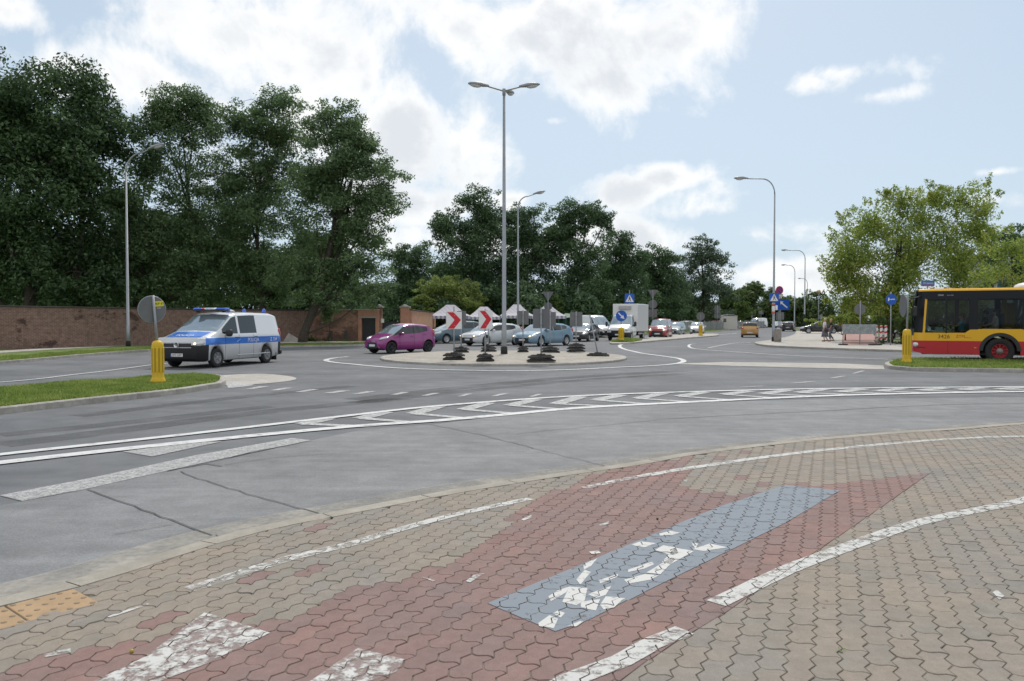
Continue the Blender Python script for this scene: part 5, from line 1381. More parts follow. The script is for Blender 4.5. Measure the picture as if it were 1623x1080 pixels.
car('parked_car', 'dark grey hatchback parked beyond the corner lamp, seen from behind', 'car', at(1250, 117), R(66), 4.1, 1.75, 1.5,
    HATCH['top'][:-1], [(0, .64), (.8, .86), (4.1, .98)], (.8, 3.3), .31, [(1.1, 2.1), (2.2, 3.2)], (.95, 1.65), (3.8, 4.05), M_bsil)
car('oncoming_car', 'dark car with a bright headlight coming from behind the corner lamp post', 'car', at(1233, 134), R(-108), 4.2, 1.75, 1.45,
    HATCH['top'][:-1] + [(4.2, .9)], [(0, .64), (.8, .86), (4.2, .98)], (.8, 3.4), .31, [(1.1, 2.1), (2.2, 3.2)], (.95, 1.65), (3.8, 4.05), M_bsil, lit=True)
car('sedan', 'black sedan crossing the side street behind the two women', 'car', at(1301, 91, .12), R(162), 4.55, 1.78, 1.45,
    [(0, .66), (.12, .74), (.95, .92), (1.15, .97), (1.95, 1.38), (2.3, 1.44), (3.0, 1.42), (3.75, 1.08), (4.3, 1.04), (4.5, .96), (4.55, .8)], [(0, .62), (.9, .86), (4.55, .96)], (.9, 3.6), .33, [(1.35, 2.3), (2.4, 3.2)], (1.15, 2.0), (3.05, 3.72), paint('black', (.018, .02, .024)))
car('delivery_van', 'white van parked far away behind the end of the grey fence', 'van', at(1199, 168), R(-150), 4.9, 1.95, 2.2, VAN, [(0, .75), (.8, 1.0), (4.9, 1.2)], (.9, 3.9), .33, [(1.15, 2.0)], (.95, 1.8), (4.84, 4.86), M_white)
PK = 'cars parked behind the grey fence'
for px, Y, rz, pm, lab in ((1175, 148, 170, M_bsil, 'dark car parked behind the fence left of the distant white van'), (1128, 122, -160, M_red, 'red parked car behind the left part of the grey fence'), (1085, 112, -140, M_wsil, 'pale parked car behind the fence, left of the white small car'), (1150, 128, -20, M_lblue, 'bluish parked car behind the fence in front of the cabin'), (1068, 118, 30, M_red, 'dark red parked car hidden behind the grey green estate')):
    car('parked_car', lab, 'car', at(px, Y + 13, .1), R(rz), 4.2, 1.75, 1.46, HATCH['top'][:-1] + [(4.2, .9)], [(0, .64), (.8, .86), (4.2, .98)], (.8, 3.4), .31, [(1.1, 2.1), (2.2, 3.2)], (.95, 1.65), (3.8, 4.05), pm, group=PK)
car('parked_car', 'silver car parked beyond the front of the bus, beside the right yellow bollard', 'car', at(1447, 62, .12), R(-60), 4.2, 1.75, 1.5, HATCH['top'][:-1] + [(4.2, .9)], [(0, .64), (.8, .86), (4.2, .98)], (.8, 3.4), .31, [(1.1, 2.1), (2.2, 3.2)], (.95, 1.65), (3.8, 4.05), M_wsil)

# ================================================================ PEOPLE
M_skin = mat('skin', (.50, .29, .20), .55)
M_hairg = mat('hair_grey_blond', (.52, .42, .30), .7, var=.2, vscale=30); M_hairb = mat('hair_brown', (.05, .03, .02), .6)
M_eye = mat('eye', (.03, .02, .02), .3); M_lip = mat('lips', (.40, .14, .12), .5)
def skin_mesh(name, nodes, m, parent=None, sub=2):
    """nodes: (key, parent_key, position, radius); grown with a Skin modifier into one surface"""
    me = bpy.data.meshes.new(name); keys = [n[0] for n in nodes]
    me.from_pydata([n[2] for n in nodes], [(keys.index(n[1]), i) for i, n in enumerate(nodes) if n[1]], [])
    o = bpy.data.objects.new(name, me); COL.objects.link(o)
    o.modifiers.new('skin', 'SKIN'); 
    sv = me.skin_vertices
    if not sv:
        bm = bmesh.new(); bm.from_mesh(me); bm.verts.layers.skin.verify(); bm.to_mesh(me); bm.free()
        sv = me.skin_vertices
    for i, n in enumerate(nodes):
        q = n[3]; sv[0].data[i].radius = (q, q) if not isinstance(q, tuple) else q
        sv[0].data[i].use_root = (i == 0)
    ss = o.modifiers.new('sub', 'SUBSURF'); ss.levels = sub; ss.render_levels = sub
    dg = bpy.context.evaluated_depsgraph_get(); dg.update()
    me2 = bpy.data.meshes.new_from_object(o.evaluated_get(dg))
    bpy.data.objects.remove(o); bpy.data.meshes.remove(me)
    me2.name = name; me2.materials.clear(); me2.materials.append(m)
    me2.polygons.foreach_set('use_smooth', [True] * len(me2.polygons))
    return link(bpy.data.objects.new(name, me2), parent)
def arm_nodes(sd, sh, el, wr, dirv, curl=.3):
    """arm with a palm, four unequal bent fingers and a side thumb"""
    sh, el, wr, d = Vector(sh), Vector(el), Vector(wr), Vector(dirv).normalized()
    n = [('sh' + sd, 'chest', sh, .052), ('el' + sd, 'sh' + sd, el, .038), ('wr' + sd, 'el' + sd, wr, .024)]
    palm = wr + d * .05; n.append(('pm' + sd, 'wr' + sd, palm, .026)); across = Vector((1, 0, 0)) if abs(d.x) < .7 else Vector((0, 0, 1)); across = (across - d * across.dot(d)).normalized()
    inw = d.cross(across) * (1 if sd == 'L' else -1)
    for k, ln in enumerate((.062, .072, .068, .052)):
        b = palm + d * .035 + across * (.027 - .018 * k)
        n += [('f%d%s' % (k, sd), 'pm' + sd, b, .0095), ('g%d%s' % (k, sd), 'f%d%s' % (k, sd), b + d * ln * .55 + inw * curl * .01, .0085), ('h%d%s' % (k, sd), 'g%d%s' % (k, sd), b + d * ln * .9 + inw * curl * .05, .0075)]
    b = wr + d * .025 + across * .032
    n += [('t0' + sd, 'pm' + sd, b, .011), ('t1' + sd, 't0' + sd, b + d * .04 + across * .022, .0095)]
    return n
def person(label, loc, rz, hair, hair_long, top_m, bottom, bottom_m, pose='walk', h=1.66, sleeve=.5, group=None, shoe_m=None, arms=None, skin=None):
    k = h / 1.7; skin = skin or M_skin
    if pose == 'walk':
        hip = .92; legs = [('L', (.0, .09, .90), (.10, .10, .50), (-.02 + .06, .10, .09), 1), ('R', (.0, -.09, .90), (.02, -.10, .49), (-.24, -.10, .13), 1)]
        A = arms or [('L', (0, .19, 1.40), (.03, .25, 1.12), (.14, .23, .90), (.3, 0, -1)), ('R', (0, -.19, 1.40), (-.06, -.24, 1.13), (.02, -.24, .89), (.1, 0, -1))]
        dz = 0
    else:
        dz = -.42; legs = [('L', (.02, .10, .48), (.44, .12, .50), (.46, .12, .08), 1), ('R', (.02, -.10, .48), (.44, -.12, .50), (.46, -.12, .08), 1)]
        A = arms or [('L', (0, .19, .98), (.12, .24, .74), (.36, .14, .66), (1, -.2, 0)), ('R', (0, -.19, .98), (.12, -.24, .74), (.36, -.14, .66), (1, .2, 0))]
    nodes = [('pelvis', None, Vector((0, 0, .93 + dz)), .125), ('waist', 'pelvis', Vector((.01, 0, 1.10 + dz)), .115), ('chest', 'waist', Vector((0, 0, 1.33 + dz)), .125), ('neck', 'chest', Vector((.0, 0, 1.46 + dz)), .05), ('jaw', 'neck', Vector((.02, 0, 1.53 + dz)), .062),
             ('head', 'jaw', Vector((.015, 0, 1.61 + dz)), .088), ('crown', 'head', Vector((0, 0, 1.67 + dz)), .06)]
    for sd, hp, kn, an, _ in legs:
        hp, kn, an = Vector(hp), Vector(kn), Vector(an)
        nodes += [('hp' + sd, 'pelvis', hp, .085), ('kn' + sd, 'hp' + sd, kn, .055), ('an' + sd, 'kn' + sd, an, .034), ('to' + sd, 'an' + sd, an + Vector((.13, 0, -.055)), .028)]
    for a in A: nodes += arm_nodes(*a)
    nodes = [(a, b, Vector(c) * k, r_ * k) for a, b, c, r_ in nodes]
    o = skin_mesh('person', nodes, skin)
    o.location = loc; o.rotation_euler = (0, 0, rz); tag(o, label, 'person', group)
    hz = 1.61 + dz
    for sg in (1, -1):
        MB().blob(Vector((.100, sg * .032, hz + .005)) * k, (.010, .013, .008)).build('eye', M_eye, o)
        MB().blob(Vector((.01, sg * .088, hz - .01)) * k, (.018, .010, .03)).build('ear', skin, o)
    MB().blob(Vector((.108, 0, hz - .025)) * k, (.018, .013, .022)).build('nose', skin, o)
    MB().blob(Vector((.094, 0, hz - .062)) * k, (.010, .025, .007)).build('mouth', M_lip, o)
    hb = MB().blob(Vector((-.022, 0, hz + .03)) * k, (.102, .102, .10))
    if hair_long: hb.blob(Vector((-.055, 0, hz - .10)) * k, (.07, .085, .16))
    hb.build('hair', hair, o)
    tn = [('pelvis', None, Vector((0, 0, .96 + dz)), .142), ('waist', 'pelvis', Vector((.01, 0, 1.10 + dz)), .135), ('chest', 'waist', Vector((0, 0, 1.32 + dz)), .145), ('nk', 'chest', Vector((0, 0, 1.42 + dz)), .085)]
    for sd, sh, el, wr, d in A:
        sh, el = Vector(sh), Vector(el); tn += [('sh' + sd, 'chest', sh, .068), ('sl' + sd, 'sh' + sd, sh.lerp(el, sleeve * 1.4), .058)]
    skin_mesh('top', [(a, b, Vector(c) * k, r_ * k) for a, b, c, r_ in tn], top_m, o)
    if bottom == 'skirt':
        MB().lathe(Vector((-.02, 0, 0)), [(.15 * k, 1.0 * k), (.19 * k, .88 * k), (.21 * k, .6 * k), (.27 * k, .34 * k), (.25 * k, .34 * k), (.19 * k, .6 * k)], 20).build('skirt', bottom_m, o)
    else:
        bn = [('pelvis', None, Vector((0, 0, .94 + dz)), .14)]
        for sd, hp, kn, an, _ in legs: bn += [('hp' + sd, 'pelvis', Vector(hp), .105), ('kn' + sd, 'hp' + sd, Vector(kn), .078), ('an' + sd, 'kn' + sd, Vector(kn).lerp(Vector(an), .86), .062)]
        skin_mesh('trousers', [(a, b, Vector(c) * k, r_ * k) for a, b, c, r_ in bn], bottom_m, o)
    for sd, hp, kn, an, _ in legs:
        a = Vector(an) * k; MB().blob(a + Vector((.06, 0, -.045)) * k, (.13, .045, .045), None, 12, 6, .8).build('shoe', shoe_m or M_blk, o)
    return o
M_skirt = mat('grey_skirt', (.085, .085, .10), .9, col2=(.16, .16, .18), vscale=18)
w1 = person('elderly woman in white blouse and long grey skirt walking left', G(1307, 541.5, .12), R(172), M_hairg, False, mat('white_blouse', (.66, .64, .70), .8), 'skirt', M_skirt, shoe_m=mat('brown_shoe', (.16, .07, .05), .6))
w2 = person('woman in black top and grey trousers just behind the woman in the white blouse', G(1316.5, 541.2, .12), R(168), mat('hair_blond', (.55, .38, .22), .7), False, mat('black_blouse', (.02, .02, .022), .8), 'trousers', mat('grey_trousers', (.13, .14, .16), .9), h=1.62, shoe_m=mat('brown_shoe', (.16, .07, .05), .6))
hb_ = MB().box((0, 0, 0), (.26, .09, .2), bev=.03).tube([(-.11, 0, .09), (-.06, .0, .34), (.04, .0, .36), (.11, 0, .09)], .008, 6).build('handbag', mat('dark_leather', (.03, .025, .025), .5))
p_ = w1.location; hb_.location = (p_.x + .02, p_.y - .30, .12 + .78); tag(hb_, 'dark handbag hanging from the hand of the woman in the white blouse', 'bag')

# ================================================================ BUS
M_by = mat('bus_yellow', (.80, .43, .006), .4, coat=.25); M_br = mat('bus_red', (.46, .010, .018), .4, coat=.25); M_bk = mat('bus_black', (.012, .014, .018), .35, spec=.25)
M_bw = mat('bus_roof_white', (.70, .70, .69), .4)
def tint_glass(name, t, col=(.55, .62, .60)):
    m = bpy.data.materials.new(name); m.use_nodes = True; nt = m.node_tree; L = nt.links.new; nt.nodes.remove(nt.nodes['Principled BSDF'])
    tr = nt.nodes.new('ShaderNodeBsdfTransparent'); tr.inputs[0].default_value = (*[c * t for c in col], 1)
    gl = nt.nodes.new('ShaderNodeBsdfGlossy'); gl.inputs['Roughness'].default_value = .03; gl.inputs['Color'].default_value = (.45, .48, .5, 1); fr = nt.nodes.new('ShaderNodeFresnel'); fr.inputs[0].default_value = 1.45
    mx = nt.nodes.new('ShaderNodeMixShader'); L(fr.outputs[0], mx.inputs[0]); L(tr.outputs[0], mx.inputs[1]); L(gl.outputs[0], mx.inputs[2]); L(mx.outputs[0], nt.nodes['Material Output'].inputs['Surface'])
    return m
M_bg = tint_glass('bus_window_glass', .62)
BY = 31.6
bang = R(155)
bd = Vector((math.cos(bang), math.sin(bang), 0))
bfront = S(1446, 508, BY); bfront.z = 0
borg = bfront - bd * 2.9                         # below the front axle
bus = empty('city_bus', borg, bang, 'yellow and red city bus entering from the right edge, number 3426', 'bus')
FX, RX, HWB = 2.9, -9.1, 1.25
LEFT = -1 if True else 1                         # visible side
# heading is to the left of the picture: its left-hand side (+y local after rotation) must face the viewer
vis = 1 if (Matrix.Rotation(bang, 3, 'Z') @ Vector((0, 1, 0))).y < 0 else -1
axles = (0.0, -5.9)
def side_bottom(x):
    z = .34
    for a in axles:
        d = abs(x - a)
        if d < .66: z = max(z, .50 + math.sqrt(.66 ** 2 - d * d))
    if x > 2.3: z = max(z, .34 + .10 * ((x - 2.3) / .6) ** 2)
    return z
def win_bottom(x): return 1.17 if x > 1.15 else (1.17 + .15 * (1.15 - x) / .2 if x > .95 else 1.32)
xs = sorted(set([FX - .02 * i for i in (0, 3, 8, 16, 28)] + [RX + .1 * i for i in range(0, 120)] + [1.15, .95] + [a + .66 * math.cos(math.pi * k / 20) for a in axles for k in range(21)]))
xs = [x for x in xs if RX <= x <= FX]
def wy(x):                                       # plan view: rounded front corners
    f = max(0, x - (FX - .5)) / .5
    return HWB - .26 * f ** 2.6
def lean(x, z):                                  # raked front
    f = max(0, (x - (FX - .9)) / .9); return x - f * max(0, z - .9) * .085
for sg in (1, -1):
    V, F, I = [], [], []
    for x in xs:
        zb, wb = side_bottom(x), win_bottom(x)
        zz = [zb, max(zb, .86), max(zb + .002, wb)]
        for z in zz: V.append((lean(x, z), sg * wy(x), z))
    for j in range(len(xs) - 1):
        for i in range(2):
            f = (j * 3 + i, (j + 1) * 3 + i, (j + 1) * 3 + i + 1, j * 3 + i + 1)
            F.append(f if sg < 0 else f[::-1]); I.append(i)
    mk('side_panel', V, F, [M_br, M_by], bus, idx=I)
    # wheel arch rims
    for a in axles:
        mb = MB(); n = 20
        for k in range(n):
            t0, t1 = math.pi * k / n, math.pi * (k + 1) / n
            q = [(a + rr * math.cos(t), sg * (HWB + .012), .50 + rr * math.sin(t)) for t, rr in ((t0, .55), (t1, .55), (t1, .68), (t0, .68))]
            mb.add(q, [(0, 1, 2, 3) if sg > 0 else (3, 2, 1, 0)])
            q2 = [(a + .55 * math.cos(t), y, .50 + .55 * math.sin(t)) for t in (t0, t1) for y in (sg * (HWB + .012), sg * .8)]
            mb.add(q2, [(0, 1, 3, 2)])
        mb.build('wheel_arch', M_plas, bus)
        wheel(bus, a, sg * 1.08, .485, .3, mat('rim_red', (.26, .012, .02), .5), 10, rif=.56)
    # window band: dark head panel, posts, panes
    V = []; F = []; I = []
    for x in xs:
        for z in (2.47, 2.785, 2.845, 2.875): V.append((lean(x, z), sg * (wy(x) - (.0 if z < 2.8 else (.03 if z < 2.85 else .12))), z))
    for j in range(len(xs) - 1):
        for i in range(3):
            f = (j * 4 + i, (j + 1) * 4 + i, (j + 1) * 4 + i + 1, j * 4 + i + 1); F.append(f if sg < 0 else f[::-1]); I.append(0 if i == 0 else 1)
    mk('head_panel', V, F, [M_bk, M_by], bus, idx=I)
    posts = [(2.52, 2.60), (1.75, 1.80), (.72, 1.02), (-.92, -.72), (-2.5, -2.36), (-4.2, -4.06), (-5.8, -5.66), (-7.4, -7.26), (-9.1, -8.9)]
    if sg != vis: posts = [(2.45, 2.60), (1.15, 1.3), (-.3, -.1), (-2.2, -2.0), (-4.2, -4.0), (-5.8, -5.6), (-7.4, -7.2), (-9.1, -8.9)]
    for a, b in posts:
        zb = win_bottom((a + b) / 2) - .02
        pz = [(lean(a, zb), zb), (lean(b, zb), zb), (lean(b, 2.5), 2.5), (lean(a, 2.5), 2.5)]
        mb = MB(); y0, y1 = wy(b) + .004, wy(b) - .05
        mb.add([(x, sg * y0, z) for x, z in pz] + [(x, sg * y1, z) for x, z in pz], [(0, 1, 2, 3), (7, 6, 5, 4)] + [(i, 4 + i, 4 + (i + 1) % 4, (i + 1) % 4) for i in range(4)])
        mb.build('window_post', M_by if b == 2.60 else M_bk, bus)
    ends = [p for p in posts]
    for (a, b), (c, d) in zip(ends[:-1], ends[1:]):
        x1, x0 = a, d
        if b == 2.60: pass
        xm = [x for x in xs if x0 < x < x1]; col = [x0] + xm + [x1]
        V = []; F = []
        for x in col:
            for z in (win_bottom(x), 2.47): V.append((lean(x, z), sg * (wy(x) - .012), z))
        for j in range(len(col) - 1): F.append((j * 2, j * 2 + 2, j * 2 + 3, j * 2 + 1))
        mk('window', V, F, M_bg, bus)
# corner posts forward of the yellow pillar are glass wrapped: windscreen
V = []; F = []; I = []
ny = 14; zz = [.44, .86, 1.05, 1.32, 1.9, 2.47, 2.74, 2.87]
for j in range(ny + 1):
    t = -1 + 2 * j / ny
    y = wy(FX) * t; bul = .10 * (1 - t * t)
    for z in zz: V.append((lean(FX, z) + bul, y, z))
# wrap from the pillar to the front
for j in range(ny):
    for i in range(len(zz) - 1):
        F.append((j * 8 + i, (j + 1) * 8 + i, (j + 1) * 8 + i + 1, j * 8 + i + 1)[::1]); I.append(0 if i == 0 else (1 if i < 2 else (2 if i in (2,) else 3)))
ws_f = [f for f, m_ in zip(F, I) if m_ == 3]; fr_f = [(f, m_) for f, m_ in zip(F, I) if m_ != 3]
mk('front_panel', V, [f for f, _ in fr_f], [M_br, M_by, M_bk], bus, idx=[m_ for _, m_ in fr_f], smooth=True)
mk('windscreen', V, ws_f, tint_glass('bus_windscreen', .5), bus, smooth=True)
for sg in (1, -1):
    V = []; F = []
    cx = [x for x in xs if x >= 2.6]; cx = [2.6] + [x for x in cx if x > 2.6]
    for x in cx:
        for z in (1.17, 1.9, 2.47): V.append((lean(x, z), sg * (wy(x) + .002), z))
    for j in range(len(cx) - 1):
        for i in range(2): F.append((j * 3 + i, (j + 1) * 3 + i, (j + 1) * 3 + i + 1, j * 3 + i + 1))
    mk('corner_glass', V, F, M_bk, bus)
# roof, tail, floor
MB().box(((FX + RX) / 2 - .15, 0, 2.87), (FX - RX - .75, 2.28, .03)).build('roof', M_by, bus)
MB().box((RX - .01, 0, 1.55), (.06, 2.46, 2.5), bev=.02).build('rear_panel', M_br, bus)
MB().box((-3.2, 0, .36), (11.6, 2.40, .06)).box((-3.2, 0, 2.80), (11.6, 2.3, .03)).build('floor', M_und, bus)
MB().box((-4.4, 0, 2.99), (6.4, 1.9, .28), bev=.12).blob((-1.2, 0, 2.90), (.62, .93, .22), None, 16, 8, .8).build('roof_unit', M_bw, bus)
for x0, w_ in ((1.72, .012), (.55, .012), (-.9, .012), (-2.0, .012)):
    for sg in (1, -1): MB().box((x0, sg * (HWB + .001), .62), (.008, .006, .5)).build('panel_gap', M_seam, bus)
sg = vis; u = (-sg, 0, 0)
for sg in (1, -1):
    u = (-sg, 0, 0); d_ = sg * (HWB + .004)
    text_mesh('fleet_number', '3426', .21, M_blk, bus, frame((1.86, d_, 1.015), u, (0, 0, 1)), .001)
    text_mesh('operator_logo', 'ZTM', .15, M_br, bus, frame((1.30, d_, 1.03), (-sg, 0, 0), (sg * .0 - sg * .2 * 0, 0, 1)), .001)
    text_mesh('operator_line', 'WARSZAWA', .045, M_br, bus, frame((1.06, d_, .985), u, (0, 0, 1)), .001)
    text_mesh('maker_name', 'MAN', .085, mat('silver_letters', (.6, .6, .62), .4), bus, frame((1.98, d_, 2.62), u, (0, 0, 1)), .001)
    text_mesh('model_name', "Lion's City", .05, mat('silver_letters', (.6, .6, .62), .4), bus, frame((1.66, d_, 2.62), u, (0, 0, 1)), .001)
    em = MB()
    for k in range(24):
        t0, t1 = 2 * math.pi * k / 24, 2 * math.pi * (k + 1) / 24
        em.add([(-1.55 + rr * math.cos(t), d_, 1.08 + rr * math.sin(t)) for t, rr in ((t0, .16), (t1, .16), (t1, .21), (t0, .21))], [(0, 1, 2, 3) if sg > 0 else (3, 2, 1, 0)])
    em.build('round_emblem', M_br, bus)
    for x in (.80, -.95): MB().box((x, sg * (HWB + .006), .60), (.09, .014, .035), bev=.005).build('side_marker', M_orange, bus)
    MB().box((2.02, sg * (HWB - .02), 1.31), (.27, .006, .15)).build('paper_card', mat('pale_card', (.42, .60, .62), .7), bus)
    h_ = MB().blob((FX - .13, sg * 1.0, .70), (.14, .17, .10), None, 12, 8, .7).build('headlight', M_lamp, bus)
    MB().box((FX - .25, sg * (wy(FX - .25) + .004), .60), (.32, .012, .03), rot=Matrix.Rotation(sg * R(-18), 3, 'Z')).build('bumper_slot', M_blk, bus)
    m_ = MB().box((FX - .05, sg * 1.34, 2.0), (.12, .2, .42), bev=.04).tube([(FX - .3, sg * 1.1, 2.62), (FX + .05, sg * 1.28, 2.5), (FX - .05, sg * 1.34, 2.2)], .022, 6).build('wing_mirror', M_plas, bus)
for sg in (1, -1):
    hub = MB()
    Mx = Matrix.Rotation(-sg * math.pi / 2, 3, 'X')
    hub.lathe((0, sg * 1.21, .48), [(.115, 0), (.11, .02), (.06, .03), (.055, .06), (.02, .065)], 14, Mx).build('hub_cap', mat('dull_hub', (.22, .20, .18), .6), bus)
# inside: seats, poles, driver's partition and stall
M_seat = mat('seat_blue_grey', (.05, .06, .09), .8); M_pole = mat('yellow_pole', (.70, .42, .03), .4)
for i, x in enumerate((.10, -1.25, -2.1, -2.9, -3.7, -4.6, -5.6, -6.6, -7.6)):
    for y in (.95, .5, -.5, -.95):
        zs_ = .36 if i == 0 else .06
        s_ = MB().box((x, y, .86 + zs_), (.42, .40, .08), bev=.02).build('seat', M_seat, bus); MB().box((x - .2, y, 1.22 + zs_), (.07, .38, .66), bev=.03).build('backrest', M_seat, s_)
for x, y in ((1.0, .3), (1.0, -.3), (-.3, .3), (-1.2, -.3), (-2.2, .3)): MB().tube([(x, y, .4), (x, y, 2.78)], .018, 8).build('grab_pole', M_pole, bus)
MB().box((.88, vis * .7, 1.3), (.05, 1.0, 1.8)).build('driver_partition', M_bk, bus)
MB().box((2.35, 0, 1.0), (.45, 2.1, .3), bev=.08).build('dashboard', M_bk, bus)
MB().lathe((1.85, vis * .65, 1.40), [(.22, 0), (.235, .015), (.22, .03), (.205, .015), (.22, 0)], 20, Matrix.Rotation(R(-35), 3, 'Y'), False).build('steering_wheel', M_plas, bus)
MB().box((1.25, vis * .65, 1.06), (.45, .48, .1), bev=.03).box((1.0, vis * .65, 1.42), (.1, .46, .7), bev=.04).build('driver_seat', M_seat, bus)
MB().box((-.55, -vis * 1.12, 1.85), (.5, .03, 1.0)).box((-.3, -vis * .2, 2.2), (.16, .12, .5)).build('yellow_interior_panel', M_pole, bus)
Mb = Matrix.Rotation(bang, 3, 'Z')
def on_bus(x, y, z): return borg + Mb @ Vector((x, y, z))
person('bus driver in a light blue shirt seated at the wheel behind the front side window', on_bus(1.2, vis * .72, .64), bang, M_hairb, False, mat('cyan_shirt', (.03, .36, .52), .8), 'trousers', mat('dark_trousers', (.03, .03, .04), .9), 'sit', arms=[('L', (0, .19, .98), (.2, .25, .80), (.52, .20, .86), (1, -.2, .2)), ('R', (0, -.19, .98), (.2, -.25, .80), (.52, -.20, .86), (1, .2, .2))])
person('passenger with long dark hair and white sleeveless top seated behind the bus driver', on_bus(.12, vis * .93, .80), bang, M_hairb, True, mat('white_top', (.60, .60, .66), .8), 'trousers', mat('pale_trousers', (.45, .46, .5), .9), 'sit', sleeve=.1)
person('dark haired passenger in a dark shirt seated further inside the bus', on_bus(.40, vis * .45, .78), bang, M_hairb, False, mat('dark_shirt', (.03, .03, .035), .8), 'trousers', mat('dark_trousers', (.03, .03, .04), .9), 'sit')
person('bare armed passenger in a pale top, rightmost person seated in the bus', on_bus(-1.2, vis * .93, .50), bang, M_hairb, True, mat('pale_top', (.40, .38, .36), .8), 'trousers', mat('dark_trousers', (.03, .03, .04), .9), 'sit', sleeve=.1)

# ================================================================ STREET FURNITURE
M_pole_g = mat('galvanised_pole', (.30, .32, .34), .45, .3, var=.12, vscale=2)
M_pole_d = mat('tarred_foot', (.03, .03, .03), .9)
M_lum = mat('luminaire_grey', (.30, .31, .33), .5)
M_lens = mat('lamp_bowl', (.55, .57, .55), .15, coat=1.0)
M_back = mat('sign_back', (.15, .153, .158), .65, .1, var=.1)
M_sblue = mat('sign_blue', (.008, .09, .46), .45); M_swhite = mat('sign_white', (.74, .74, .73), .45); M_sred = mat('sign_red', (.58, .012, .03), .45); M_syel = mat('sticker_yellow', (.65, .58, .03), .6)
M_boll = mat('bollard_yellow', (.66, .42, .012), .5, var=.12, vscale=6)
M_bollg = mat('bollard_groove', (.40, .24, .01), .7)
M_black = mat('sign_black', (.015, .015, .015), .5)

def luminaire(parent, p, d, sc=1.0):
    """cobra head: tapering hood and a glass bowl under it, pointing along d"""
    d = Vector(d).normalized(); z = Vector((0, 0, 1)); y = z.cross(d)
    z = d.cross(y)
    M = Matrix(((d.x, y.x, z.x), (d.y, y.y, z.y), (d.z, y.z, z.z)))
    mb = MB(); secs = [(-.05, .05, .05), (.10, .09, .08), (.30, .15, .12), (.55, .17, .11), (.75, .12, .07), (.84, .03, .02)]
    vs, fs = [], []
    for x, w, h in secs:
        for k in range(12):
            t = 2 * math.pi * k / 12; yy, zz = math.cos(t) * w, math.sin(t) * h
            vs.append(Vector(p) + M @ (Vector((x, yy, max(zz, -.035) + .02)) * sc))
    for i in range(len(secs) - 1):
        for k in range(12): q = (k + 1) % 12; fs.append((i * 12 + k, i * 12 + q, i * 12 + 12 + q, i * 12 + 12 + k))
    fs += [tuple(range(11, -1, -1)), tuple(range(60, 72))]
    mb.s = True; mb.add(vs, fs); h = mb.build('lamp_head', M_lum, parent)
    MB().blob(Vector(p) + M @ (Vector((.5, 0, -.02)) * sc), (.25 * sc, .13 * sc, .09 * sc), M, 14, 8).build('lamp_bowl', M_lens, h)
def street_lamp(px, Y, label, dirx, H=12.0, reach=2.2, rise=.35, z0=.1, r=.09, foot=None, group='curved arm street lamps', diry=0.0, bend=1.3, headsc=1.15):
    x = GX(px, Y)[0]; root = empty('street_lamp', (x, Y, z0), 0, label, 'street lamp', group)
    Hp = H - z0 - bend
    d = Vector((dirx, diry, 0)).normalized()
    pole = MB().tube([(0, 0, 0), (0, 0, 1.2), (0, 0, 1.21), (0, 0, Hp)], [r * 1.25, r * 1.2, r, r * .55], 12)
    pole.build('pole', M_pole_g, root)
    arm = [Vector((0, 0, Hp - .02))]
    for k in range(1, 9):
        t = math.pi / 2 * k / 8; arm.append(d * (bend * .8 * (1 - math.cos(t))) + Vector((0, 0, Hp + bend * math.sin(t) * (1 - rise * .3))))
    e = arm[-1]; tip = d * max(reach - .75, bend * .8 + .25) + Vector((0, 0, e.z + rise * .5)); arm.append(tip)
    MB().tube(arm, [r * .55] + [r * .5] * 7 + [r * .42, r * .4], 8).build('arm', M_pole_g, root)
    luminaire(root, tip, Vector((d.x, d.y, rise * .9)), headsc)
    MB().lathe((0, 0, 0), [(r * 1.5, 0), (r * 1.5, .3 if foot is None else foot), (r * 1.2, (.3 if foot is None else foot) + .03)], 12).build('foot', M_pole_d, root)
    return root
street_lamp(203, 46.3, 'street lamp on the left verge in front of the brick wall', 1, 11.75, 2.1, .35)
street_lamp(821, 62, 'thinner curved street lamp standing behind the centre lamp, arm to the right', 1, 11.6, 2.0, .3, z0=.05, bend=1.0)
street_lamp(1226, 56.5, 'street lamp with blue pedestrian sign at the tip of the corner pavement', -1, 11.9, 2.75, .03, z0=.12, bend=1.1)
street_lamp(1275, 113, 'street lamp with black sleeve at its foot beyond the corner', -1, 11.8, 3.3, .05, z0=.1, foot=2.4, r=.11)
street_lamp(1259, 146, 'street lamp further down the road left of the black sleeved one', -1, 12, 2.4, .05, r=.11)
street_lamp(1279, 193, 'farthest street lamp down the road', -1, 12, 2.2, .05, r=.12)
street_lamp(916, 100, 'short lamp with rusty brown head behind the grey sign backs', .5, 6.3, .9, .05, r=.07, diry=-.8, bend=.4, headsc=.7, group=None)
# triple lamp on the island
p = G(799, 562, .13); tl_ = empty('street_lamp', (p.x, p.y, .12), 0, 'tall three headed street lamp in the middle of the round island', 'street lamp')
MB().tube([(0, 0, 0), (0, 0, 1.1), (0, 0, 1.12), (0, 0, 11.58)], [.115, .11, .10, .055], 14).build('pole', M_pole_g, tl_)
MB().lathe((0, 0, 0), [(.155, 0), (.15, .34), (.12, .36)], 14).build('foot', M_pole_d, tl_)
MB().lathe((0, 0, 11.48), [(.075, 0), (.075, .28), (.02, .31)], 12).build('arm_collar', M_lum, tl_)
for d in (Vector((-1, -.05, 0)), Vector((1, .05, 0)), Vector((.22, .97, 0))):
    d.normalize(); e = d * (.72) + Vector((0, 0, 11.86))
    MB().tube([(0, 0, 11.66), e], .032, 8).build('arm', mat('arm_rusty', (.30, .26, .20), .6), tl_)
    luminaire(tl_, e, d + Vector((0, 0, .12)), 1.05)
